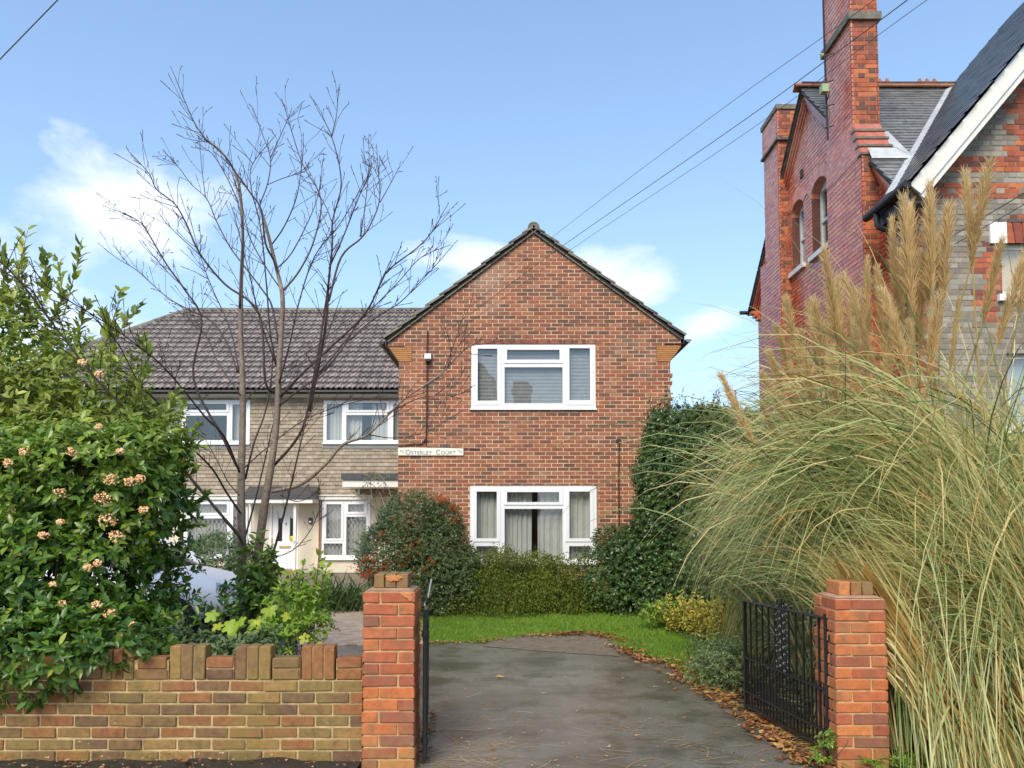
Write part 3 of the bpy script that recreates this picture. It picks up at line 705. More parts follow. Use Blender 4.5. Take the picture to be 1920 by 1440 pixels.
# ================================================================== CENTRAL BRICK HOUSE
YH = 14.6
hx = lambda px: P(px, 800, YH).x
hz = lambda py: P(1000, py, YH).z
def central_house():
    root = thing('brick_house', 'red brick gabled house with white windows and a name board, facing the driveway', 'house', (hx(1002), YH, 0))
    O = Vector((0, YH, 0)); n = -YV
    xl, xr = hx(747), hx(1258); zk = hz(674); zt = hz(645); ze = hz(632); za = hz(433)
    kl, kr = hx(771), hx(1232); ol, orr = hx(726), hx(1279)
    course = .075; zk = round(zk / course) * course; zt = zk + 4 * course
    body = [(xl, 0), (xr, 0), (xr, zk), (xl, zk)]
    mid = [(kl, zk), (kr, zk), (kr, zt), (kl, zt)]
    top = [(ol, zt), (orr, zt), (orr, ze), (hx(1002), za), (ol, ze)]
    up = (883, 645, 1117, 766); lo = (881, 910, 1119, 1056)
    H4 = lambda r: (hx(r[0]), P(1000, r[3], YH).z, hx(r[2]), P(1000, r[1], YH).z)
    hu, hl = H4(up), H4(lo)
    def score(a, b):  # prefer bricks that nothing hides: above the bushes
        return 0 if b > 5.0 else (1 if (b > 3.0 and a < hu[0]) or b > 4.2 else 2 + (b < 2.4) * 4) + (a > 2.2)
    def tf(rr, a, b): return rr.random()
    soldier_u = (hu[0] - .10, hu[3], hu[2] + .10, hu[3] + .075)
    brick_panel(root, O, XV, n, [body, mid, top], [hu, hl], 0, M['brick_house'], M['mortar_house'], n_ind=300, seed=11, score=score, back=.26, u0=xl, jit=.0022, rowshift=0, L=.210, H=.060, J=.015)
    # kneelers of creased tiles on either side
    for sgn in (0, 1):
        q = MB(); k = 8
        for i in range(k):
            f0, f1 = i / k, (i + 1) / k; z0 = zk + (zt - zk) * f0; z1 = zk + (zt - zk) * f1 - .006
            if sgn == 0: a = xl + (ol - xl) * (f0 + f1) / 2; q.box((a, YH - .012 + rnd.uniform(-.002, .002), z0), (kl - .002, YH + .26, z1))
            else: a = xr + (orr - xr) * (f0 + f1) / 2; q.box((kr + .002, YH - .012 + rnd.uniform(-.002, .002), z0), (a, YH + .26, z1))
        q.build('kneeler', M['kneeler'], root)
    # flanks and back, floor slab and inner faces
    q = MB()
    q.box((xl, YH + .262, 0), (xl + .25, YH + 10, ze)); q.box((xr - .25, YH + .262, 0), (xr, YH + 10, ze)); q.box((xl, YH + 10, 0), (xr, YH + 10.2, ze))
    q.build('side_wall', M['brick_house'], root)
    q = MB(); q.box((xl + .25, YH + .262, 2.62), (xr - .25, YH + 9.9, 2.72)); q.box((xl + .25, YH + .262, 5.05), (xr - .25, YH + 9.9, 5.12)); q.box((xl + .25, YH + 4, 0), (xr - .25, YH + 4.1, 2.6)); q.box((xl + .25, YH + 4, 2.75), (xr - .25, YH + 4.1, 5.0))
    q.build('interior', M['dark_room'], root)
    # windows
    w, _ = px_window(root, YH, up, [(895, 653, 933, 752), (950, 655, 1050, 675), (946, 688, 1055, 756), (1067, 652, 1107, 751)], [(888, 648, 940, 759), (944, 649, 1056, 681), (1060, 648, 1113, 759)], 'blind', label='upper white window with closed slatted blinds')
    w, _ = px_window(root, YH, lo, [(893, 921, 932, 1010), (950, 922, 1049, 942), (946, 954, 1055, 1048), (1067, 921, 1107, 1010), (893, 1024, 932, 1048), (1067, 1024, 1107, 1048)],
                     [(887, 916, 938, 1016), (944, 916, 1056, 947), (1060, 916, 1113, 1016)], 'curtain', gap=(997, 1009), label='lower white window with net curtains parted at the centre')
    # soldier lintel line above the upper window: a slightly redder flush course
    q = MB(); x = hu[0] - .12; t = 0
    while x < hu[2] + .1: q.box((x, YH - .004, hu[3] + .006), (x + .066, YH + .05, hu[3] + .075), t=.3 + .3 * rnd.random()); x += .075
    o = q.build('lintel_course', M['brick_house'], root)
    # roof: two slabs with staggered verge tiles, undercloak, ridge, gutters
    ax, az = hx(1001), P(1001, 424, YH).z
    for sgn, ex, ez in ((-1, hx(719), P(720, 634, YH).z), (1, hx(1287), P(1286, 629, YH).z)):
        d = Vector((ex - ax, 0, ez - az)); L = d.length; d.normalize(); nn = Vector((-d.z * sgn, 0, d.x * sgn)).normalized()
        if nn.z < 0: nn = -nn
        a = Vector((ax, YH - .03, az)); q = MB()
        pts = [a - nn * .10, a + d * L - nn * .10, a + d * L - nn * .055, a - nn * .055]
        q.add([p for p in pts] + [p + YV * 10.3 for p in pts], [(0, 1, 2, 3), (7, 6, 5, 4), (0, 4, 5, 1), (1, 5, 6, 2), (2, 6, 7, 3), (3, 7, 4, 0)]); q.build('roof', M['underlay'], root)
        uc = MB()
        k = int(L / .30)
        for i in range(k + 1):
            s0 = a + d * (i * L / (k + 1)) - nn * .098; s1 = s0 + d * (L / (k + 1) - .012); th = .018
            uc.add([s0 - YV * .025, s1 - YV * .025, s1 - YV * .025 - nn * th, s0 - YV * .025 - nn * th, s0 + YV * .2, s1 + YV * .2, s1 + YV * .2 - nn * th, s0 + YV * .2 - nn * th],
                   [(0, 1, 2, 3), (4, 7, 6, 5), (0, 4, 5, 1), (3, 2, 6, 7), (1, 5, 6, 2), (0, 3, 7, 4)], rnd.random())
        uc.build('undercloak', M['verge_tile'], root)
        gauge = .335; k = int(L / gauge) + 1
        for i in range(k):
            b0 = a + d * max(0, (L - (i + 1) * gauge - .07)); b1 = a + d * (L - i * gauge)
            lf0, lf1 = .00, .034; q = MB(); y0, y1 = -YV * .045, YV * .38; th = .042
            jj = nn * rnd.uniform(-.004, .004)
            p = [b0 + nn * (lf0 - .05) + jj, b1 + nn * (lf1 - .05) + jj, b1 + nn * (lf1 - .05 + th) + jj, b0 + nn * (lf0 - .05 + th) + jj]
            q.add([x + y0 for x in p] + [x + y1 for x in p], [(0, 1, 2, 3), (7, 6, 5, 4), (0, 4, 5, 1), (1, 5, 6, 2), (2, 6, 7, 3), (3, 7, 4, 0)], rnd.random())
            q.build('verge_tile', M['verge_tile'], root)
        # remaining roof surface courses behind the verge
        tile_field(root, a + YV * .42 + d * L * 1 - nn * .03, (YV if sgn > 0 else -YV), -d, nn, 9.8, L - .1, .30, .335, .40, .02, M['roof_tile'], (lambda a_, s_: 2 if 0 < a_ < 9.8 else 0) if sgn > 0 else (lambda a_, s_: 2 if -9.8 < -a_ < 0 else 0), n_ind=0, wave=.014) if sgn > 0 else None
        g = MB(); gx = ex + sgn * .05; gz = ez - .085; N_ = 10
        vs = []; 
        for yy in (YH - .06, YH + 10):
            for k2 in range(N_ + 1):
                an = math.pi + math.pi * k2 / N_; vs.append((gx + .058 * math.cos(an), yy, gz + .058 * math.sin(an)))
        g.add(vs, [(k2, k2 + 1, N_ + 2 + k2, N_ + 1 + k2) for k2 in range(N_)] + [tuple(range(N_ + 1))]); g.build('gutter', M['black_plastic'] if sgn < 0 else M['leadsheet'], root)
        f = MB(); f.box((ex - sgn * .02, YH - .02, ez - .16), (ex - sgn * .045, YH + 10, ez - .02)); f.box((ex - sgn * .05, YH - .02, ez - .17), (ex - sgn * .40, YH + 10, ez - .155)); f.build('fascia', M['black_plastic'], root)
    # ridge tiles (half round), the first shows its end
    for i in range(22):
        q = MB(); N_ = 10; vs = []; y0 = YH - .07 + i * .45; y1 = y0 + .44; r = .115
        for yy in (y0, y1):
            for rr_ in (r, r - .025):
                for k2 in range(N_ + 1):
                    an = math.pi * k2 / N_; vs.append((ax + rr_ * math.cos(an), yy, az - .055 + rr_ * 1.05 * math.sin(an)))
        m1 = N_ + 1
        fs = [(k2, k2 + 1, 2 * m1 + k2 + 1, 2 * m1 + k2) for k2 in range(N_)] + [(k2, m1 + k2, m1 + k2 + 1, k2 + 1) for k2 in range(N_)]
        q.add(vs, fs, rnd.random()); q.build('ridge_tile', M['verge_tile'], root)
    q = MB(); N_ = 10; q.add([(ax + .088 * math.cos(math.pi * k2 / N_), YH - .062, az - .055 + .092 * math.sin(math.pi * k2 / N_)) for k2 in range(N_ + 1)], [tuple(range(N_ + 1))], .5); q.build('ridge_mortar', M['verge_tile'], root)
    # thin dark cable up the right of the facade
    q = MB(); c = [P(1161, 832, YH - .02), P(1160, 900, YH - .02), P(1161, 985, YH - .02)]; q.tube(c, .012, 6); q.build('cable', M['cable'], root)
    q = MB(); q.box((P(1156, 830, YH - .04).x, YH - .04, P(1156, 830, YH).z), (P(1164, 830, YH).x, YH, P(1156, 824, YH).z)); q.build('bracket', M['cable'], root)
    # cable run at the left
    q = MB(); q.tube(bez([P(802, 560 + 60, YH - .03), P(801, 660, YH - .03), P(801, 700, YH - .03), P(800, 790, YH - .03), P(799, 832, YH - .03)], 4), .014, 6)
    q.tube(bez([P(799, 822, YH - .03), P(790, 832, YH - .03), P(768, 833, YH - .03), P(747, 836, YH - .03)], 4), .013, 6)
    q.tube(bez([P(800, 834, YH - .03), P(806, 838, YH - .03), P(860, 840, YH - .03), P(900, 842, YH - .025)], 4), .009, 6)
    q.build('cable', M['cable'], root)
    # toothed right edge: alternate bricks stand out past the corner
    for i in range(9):
        z = zk - (i * 2 + 2) * .075 - .15
        if i % 3 == 2: continue
        q = MB(); q.box((xr + .001, YH + .004, z), (xr + .035 + rnd.uniform(0, .02), YH + .2, z + .065), rnd.random()); q.build('brick', M['brick_house'], root)
    return root
central_house()
def house_fittings():
    r = thing('security_light', 'small white box light with black underside on the upper left of the brick gable', 'light', P(803, 672, YH - .1))
    q = MB(); a = P(797, 665, YH); b = P(809, 675, YH); q.box((a.x, YH - .11, b.z), (b.x, YH - .012, a.z)); q.build('housing', M['stone_white'], r)
    q = MB(); q.box((a.x + .015, YH - .15, b.z - .05), (b.x - .015, YH - .03, b.z - .002)); q.build('lamp', M['black_plastic'], r)
    # name board
    a = P(747, 840, YH); b = P(869, 854, YH)
    r = thing('name_board', 'narrow cream board reading Osterley Court screwed to the brick house', 'sign', ((a.x + b.x) / 2, YH - .03, b.z))
    q = MB(); q.box((a.x, YH - .035, b.z), (b.x, YH - .008, a.z)); q.build('board', M['plaque'], r)
    def word(s, px, py, size, m, name='lettering', sx=1.0):
        c = bpy.data.curves.new(name, 'FONT'); c.body = s; c.size = size; c.extrude = .0015; c.space_character = 1.08
        tmp = bpy.data.objects.new('tmp', c); C.objects.link(tmp); bpy.context.view_layer.update()
        dg = bpy.context.evaluated_depsgraph_get(); me = bpy.data.meshes.new_from_object(tmp.evaluated_get(dg)); bpy.data.objects.remove(tmp)
        w = max(v.co.x for v in me.vertices)
        p = P(px, py, YH - .037)
        for v in me.vertices: v.co = Vector((v.co.x * sx, -.001 - v.co.z, v.co.y))
        me.materials.append(m)
        o = bpy.data.objects.new(name, me); C.objects.link(o); place(o, r, p); return w * sx
    x = 760.0; yb = 852.2; k = F / YH
    for s, big in (('O', 1), ('STERLEY', 0), ('  ', 0), ('C', 1), ('OURT', 0)):
        if not s.strip(): x += 6; continue
        wd = word(s, x, yb, .128 if big else .098, M['letter'], sx=1.0); x += wd * k + 1.2
    # flourishes at either end
    for cx, sg in ((753.5, 1), (862.5, 1)):
        q = MB(); c = P(cx, 847, YH - .0375)
        def sp(dx, dz, s, turns, mir):
            pts = []
            for i in range(22):
                a_ = i / 21 * turns * 2 * math.pi; rr_ = s * (1 - .75 * i / 21); pts.append(c + Vector((dx + mir * rr_ * math.cos(a_), 0, dz + rr_ * math.sin(a_))))
            q.tube(pts, .0032, 4)
        sp(-.018, .012, .024, 1.0, 1); sp(.022, -.014, .022, 1.0, -1); sp(.026, .022, .012, .8, 1)
        q.tube([c + Vector((-.045, 0, .045)), c + Vector((0, 0, 0)), c + Vector((.04, 0, -.04))], .0032, 4)
        q.build('flourish', M['letter_pale'], r)
house_fittings()

# ================================================================== LEFT WING (tile-hung terrace)
YW = 21.9
def left_wing():
    wx = lambda px: P(px, 850, YW).x
    wz = lambda py: P(600, py, YW).z
    root = thing('tile_hung_house', 'set-back cream and tile-hung house with brown rolled roof tiles, left of the brick gable', 'house', (wx(540), YW, 0))
    x0, x1 = -16.2, hx(747) + .5
    zf, zs = wz(931), wz(744)
    holes_px = {'ul': (312, 750, 468, 832), 'ur': (606, 751, 772, 831), 'll': (344, 938, 470, 1046), 'lr': (603, 938, 694, 1048), 'lll': (100, 750, 230, 832)}
    H4 = lambda r: (wx(r[0]), wz(r[3]), wx(r[2]), wz(r[1]))
    h = {k: H4(v) for k, v in holes_px.items()}
    door = H4((508, 944, 562, 1086))
    O = Vector((0, YW, 0))
    def wall(name, b0, b1, y0, m, holes):
        q = MB(); 
        for r in rect_minus((x0, b0, x1, b1), holes): q.box((r[0], y0, r[1]), (r[2], y0 + .25, r[3]))
        return q.build(name, m, root)
    wall('rendered_wall', 0, zf, YW, M['render'], [h['ll'], h['lr'], door])
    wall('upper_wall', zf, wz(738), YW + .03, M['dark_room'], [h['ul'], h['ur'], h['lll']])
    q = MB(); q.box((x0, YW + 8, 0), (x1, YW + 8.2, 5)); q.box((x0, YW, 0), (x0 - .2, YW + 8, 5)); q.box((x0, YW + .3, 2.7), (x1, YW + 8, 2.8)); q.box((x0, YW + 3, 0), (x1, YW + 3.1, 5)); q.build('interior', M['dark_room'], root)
    # hung tiles
    rr = random.Random(5); tw, tg, tl, th = .172, .1085, .135, .014; items = []
    hol = [(a - .005, b - .16 if i < 2 else b, c + .005, d) for i, (a, b, c, d) in enumerate([h['ul'], h['ur'], h['lll']])]
    por = [H4((465, 915, 600, 931)), H4((665, 893, 760, 931))]
    for r in range(int((zs - zf) / tg) + 1):
        b0 = zf + r * tg; a = x0 + (r % 2) * tw / 2
        while a < x1:
            cell = (a + .002, b0, a + tw - .002, min(b0 + tl, zs)); a += tw
            for rc in rect_minus(cell, hol):
                if rc[2] - rc[0] > .03 and rc[3] - rc[1] > .03: items.append((rc, abs(rc[2] - rc[0] - tw + .004) < 1e-6 and abs(rc[3] - rc[1] - tl) < 1e-6, b0, rr.random(), rr.gauss(0, .002)))
    def geo(rc, b0, dj):
        vs = []
        for (a, b) in ((rc[0], rc[1]), (rc[2], rc[1]), (rc[2], rc[3]), (rc[0], rc[3])): vs.append((a, YW - .012 + (b - b0) / tl * .028 - th + dj, b))
        vs += [(v[0], v[1] + th, v[2]) for v in vs]
        return vs, [(0, 1, 2, 3), (0, 4, 5, 1), (1, 5, 6, 2), (3, 7, 4, 0)]
    vis = lambda rc: -9.2 < rc[0] < -3.4
    order = sorted([i for i, it in enumerate(items) if it[1] and vis(it[0])], key=lambda i: abs(items[i][0][0] + 5.9) + abs(items[i][2] - 3.1))[:300]; ind = set(order)
    var = []
    for i in range(10):
        vs, fs = geo((-tw / 2 + .002, 0, tw / 2 - .002, tl), 0, 0); me = bpy.data.meshes.new('hung_tile'); me.from_pydata([(v[0], v[1] - YW, v[2]) for v in vs], [], fs)
        at = me.attributes.new('tint', 'FLOAT', 'FACE'); at.data.foreach_set('value', np.full(4, (i + .5) / 10, dtype=np.float32)); me.materials.append(M['hung_tile']); var.append(me)
    st = MB()
    for i, (rc, wh, b0, t, dj) in enumerate(items):
        if i in ind: inst('hung_tile', var[int(t * 10)], root, Matrix.Translation(((rc[0] + rc[2]) / 2, YW + dj, rc[1])) @ Matrix.Rotation(rr.gauss(0, .008), 4, 'Y'))
        else: vs, fs = geo(rc, b0, dj); st.add(vs, fs, t)
    st.build('hung_tile_courses', M['hung_tile'], root, kind='stuff')
    # lead aprons under the upper windows
    for k in ('ul', 'ur'):
        q = MB(); q.box((h[k][0] - .02, YW - .035, h[k][1] - .16), (h[k][2] + .02, YW + .02, h[k][1] - .005)); q.build('flashing', M['leadsheet'], root)
    px_window(root, YW - .03, holes_px['ul'], [(320, 758, 340, 826), (350, 757, 424, 769), (348, 779, 425, 825), (435, 758, 461, 826)], [(345, 753, 429, 773)], 'none', label='upper window with dark centre panes')
    px_window(root, YW - .03, holes_px['ur'], [(612, 757, 641, 825), (653, 755, 725, 769), (649, 778, 727, 825), (737, 757, 765, 825)], [(648, 752, 730, 773)], 'curtain', gap=(676, 694), label='upper window with parted net curtains beside the brick gable')
    px_window(root, YW - .03, holes_px['lll'], [(108, 757, 140, 825), (150, 757, 190, 825), (198, 757, 224, 825)], [], 'curtain')
    px_window(root, YW - .04, holes_px['ll'], [(351, 945, 425, 962), (351, 972, 425, 1040), (436, 945, 464, 1040)], [(347, 941, 429, 966)], 'curtain', lead=True, label='lower window with leaded diamonds behind the bare tree')
    px_window(root, YW - .04, holes_px['lr'], [(611, 945, 640, 1010), (607, 1019, 642, 1041), (652, 945, 683, 960), (649, 969, 686, 1041)], [(606, 941, 644, 1014), (647, 941, 688, 964)], 'curtain', lead=True, label='lower window with leaded diamonds right of the door')
    # plain curtain in the side lights of the dark upper window
    for a, b in ((318, 342), (434, 463)):
        n_ = 30; v = []; f = []; xa, xb = wx(a), wx(b)
        for i in range(n_ + 1):
            x = xa + (xb - xa) * i / n_; y = YW + .2 + .02 * math.sin(x * 70); v += [(x, y, h['ul'][1]), (x, y, h['ul'][3])]
        for i in range(n_): f.append((2 * i, 2 * i + 2, 2 * i + 3, 2 * i + 1))
        raw('curtain', v, f, None, M['curtain'], smooth=True, parent=root)
    # white boards above ground-floor windows
    for a, b in ((340, 474), (600, 700)):
        q = MB(); q.box((wx(a), YW - .09, wz(937)), (wx(b), YW + .0, wz(929.5))); q.box((wx(a), YW - .13, wz(930)), (wx(b), YW - .092, wz(928))); q.build('fascia', M['paint'], root)
    # canopy over the door, and the one beside the gable
    q = MB(); q.box((wx(469), YW - .75, wz(944)), (wx(600), YW - .02, wz(937))); q.build('canopy_board', M['paint'], root)
    q = MB(); ca = [(YW - .78, wz(936.5)), (YW - .02, wz(936.5)), (YW - .02, wz(912)), (YW - .6, wz(929))]; q.prism([(p[0], p[1]) for p in ca], Vector((0, 0, 0)), YV, Z, XV, wx(469), wx(600)); q.build('canopy', M['slate_dark'], root)
    q = MB(); q.box((wx(666), YW - 1.6, wz(917)), (hx(747) + .2, YW - .02, wz(905))); q.build('canopy_board', M['paint'], root)
    q = MB(); q.box((wx(664), YW - 1.65, wz(904.5)), (hx(747) + .2, YW - .02, wz(893))); q.build('canopy', M['slate_dark'], root)
    q = MB(); q.box((wx(673), YW - .14, wz(929)), (wx(677), YW - .10, wz(917))); q.build('bracket', M['paint'], root)
    for a, b in ((470, 480), (563, 568)):
        q = MB(); q.box((wx(a), YW - .60, 0), (wx(b), YW - .52, wz(944))); q.build('post', M['paint'], root)
    q = MB(); q.tube([(wx(601), YW - .03, 0), (wx(601), YW - .03, wz(938))], .018, 6); q.build('pipe', M['ridge_tile'], root)
    # door
    dz0, dz1 = door[1], door[3]; dw = door[2] - door[0]
    fr = MB(); fw = .06
    for r in rect_minus(door, [(door[0] + fw, dz0 + .04, door[2] - fw, dz1 - fw)]): fr.box((r[0], YW - .01, r[1]), (r[2], YW + .1, r[3]))
    fr.build('door_frame', M['upvc'], root)
    dx0, dx1 = door[0] + fw + .003, door[2] - fw - .003; d0, d1 = dz0 + .045, dz1 - fw - .003
    dd = MB(); pc = []
    zz = lambda py: wz(py)
    pan = [(wx(518), zz(1060), wx(533), zz(1033)), (wx(539), zz(1060), wx(555), zz(1033)), (wx(518), zz(1078), wx(533), zz(1065)), (wx(539), zz(1078), wx(555), zz(1065))]
    lite = [(wx(523), zz(1015), wx(531), zz(970)), (wx(545), zz(1015), wx(552.5), zz(970))]
    for r in rect_minus((dx0, d0, dx1, d1), pan + lite): dd.box((r[0], YW + .03, r[1]), (r[2], YW + .075, r[3]))
    for p in pan: dd.box((p[0] + .015, YW + .042, p[1] + .015), (p[2] - .015, YW + .07, p[3] - .015)); dd.box((p[0], YW + .05, p[1]), (p[2], YW + .07, p[3]))
    D = dd.build('door', M['upvc'], root)
    for i, p in enumerate(lite):
        q = MB(); tz = .05; pl = [(p[0], p[1]), (p[2], p[1]), (p[2], p[3] - (0 if i == 0 else tz)), (p[0], p[3] - (tz if i == 0 else 0))]
        q.prism(pl, Vector((0, YW + .05, 0)), XV, Z, YV, 0, .006); q.build('glazing', M['car_glass'], D)
        w_ = MB(); cor = [(p[0], p[3]), (p[0], p[3] - tz), (p[2], p[3])] if i == 0 else [(p[2], p[3]), (p[0], p[3]), (p[2], p[3] - tz)]
        w_.prism(cor, Vector((0, YW + .032, 0)), XV, Z, YV, 0, .03); w_.build('glazing_bead', M['upvc'], D)
    q = MB(); q.box((wx(546), YW + .02, zz(1014)), (wx(552), YW + .029, zz(1005))); q.build('sticker', M['yellow'], D)
    q = MB(); q.box((wx(526), YW + .012, zz(1028)), (wx(547), YW + .029, zz(1023.5))); q.build('letter_plate', M['brass'], D)
    q = MB(); q.box((wx(511.5), YW - .01, zz(1027)), (wx(513), YW + .029, zz(1010))); q.box((wx(511.5), YW - .03, zz(1020)), (wx(516), YW - .012, zz(1018.5))); q.build('handle', M['brass'], D)
    q = MB(); q.tube([(wx(538), YW + .01, zz(980)), (wx(538), YW + .015, zz(984))], .016, 6); q.tube([(wx(536), YW + .01, zz(981)), (wx(540), YW + .01, zz(981))], .01, 5); q.build('knocker', M['brass'], D)
    q = MB(); q.box((wx(505), YW - .55, 0), (wx(566), YW - .03, .10)); q.build('doorstep', M['brick_coping'], root)
    # eaves: gutter, soffit, fascia
    z_e = wz(741)
    q = MB(); q.box((x0 - .3, YW - .34, z_e - .02), (x1, YW - .32, z_e + .12)); q.build('eaves_board', M['black_plastic'], root)
    q = MB(); q.box((x0 - .3, YW - .32, z_e - .02), (x1, YW + .05, z_e)); q.box((x0 - .3, YW - .05, z_e - .075), (x1, YW - .02, z_e - .02)); q.build('soffit', M['paint'], root)
    q = MB(); q.tube([(x0 - .3, YW - .40, z_e + .04), (x1, YW - .40, z_e + .04)], .055, 8); q.build('gutter', M['black_plastic'], root)
    # roof
    ys, zst = YW - .45, z_e + .10; zr = P(600, 582, 25.9).z; yr = 25.9
    sdir = Vector((0, yr - ys, zr - zst)); SL = sdir.length; sdir.normalize(); nn = Vector((0, -sdir.z, sdir.y))
    xr_end = P(352, 580, yr).x; hipx = xr_end - (yr - ys) * 1.0; xR = x1 + 2.5
    # right end runs on behind the gable roof
    O2 = Vector((hipx, ys, zst)); wid = xR - hipx
    def inside(a, s):
        frac = s / SL; xl_ = (xr_end - hipx) * frac
        if a < xl_ - .3 or a > wid: return 0
        return 1 if (a > xl_ + .5 and a < wid - .3) else 2
    hp = Vector((hipx, ys, zst)); hd = Vector((xr_end, yr, zr)) - hp; nh = hd.cross(nn).normalized()
    if nh.x > 0: nh = -nh
    vis2 = lambda a, s: abs((hipx + a) + 6.4) + s * 1.2
    tile_field(root, O2, XV, sdir, nn, wid, SL - .05, 0.30, .335, .41, .016, M['roof_tile'], inside, n_ind=300, seed=9, wave=.034, lift=.052, stagger=False, planes=[(hp, nh)], score=vis2)
    q = MB(); q.add([(hipx, ys, zst - .03), (xR, ys, zst - .03), (xR, yr, zr - .03), (xr_end, yr, zr - .03), (hipx, yr + (yr - ys), zst - .03), (xR, yr + (yr - ys), zst - .03)], [(0, 1, 2, 3), (0, 3, 4), (3, 2, 5, 4)]); q.build('roof', M['underlay'], root)
    # ridge and hip tiles
    def cap(p0, p1, r, upv):
        L = (p1 - p0).length; d = (p1 - p0).normalized(); side = d.cross(upv).normalized(); up_ = side.cross(d); k = int(L / .42)
        for i in range(k):
            q = MB(); a = p0 + d * (i * L / k); b = p0 + d * ((i + 1) * L / k - .006); vs = []; N_ = 6
            for pt, r_ in ((a, r), (b, r * .97)):
                for j in range(N_ + 1):
                    an = math.pi * j / N_; vs.append(pt + side * (r_ * math.cos(an)) + up_ * (r_ * math.sin(an) - .05))
            q.add(vs, [(j, j + 1, N_ + 2 + j, N_ + 1 + j) for j in range(N_)] + [tuple(range(N_ + 1))], rnd.random()); q.build('ridge_tile', M['verge_tile'], root)
    cap(Vector((xr_end, yr, zr + .02)), Vector((x1 + .8, yr, zr + .02)), .125, Z)
    cap(hp + Vector((0, 0, .02)), Vector((xr_end, yr, zr + .02)), .125, Z)
    q = MB(); c = P(583, 976, YW); q.box((c.x - .05, YW - .09, c.z - .09), (c.x + .05, YW - .002, c.z + .08)); q.build('meter_box', M['cable'], root)
    q = MB(); q.box((c.x - .03, YW - .10, c.z - .06), (c.x + .03, YW - .092, c.z - .01)); q.build('number_plate', M['stone_white'], root)
left_wing()

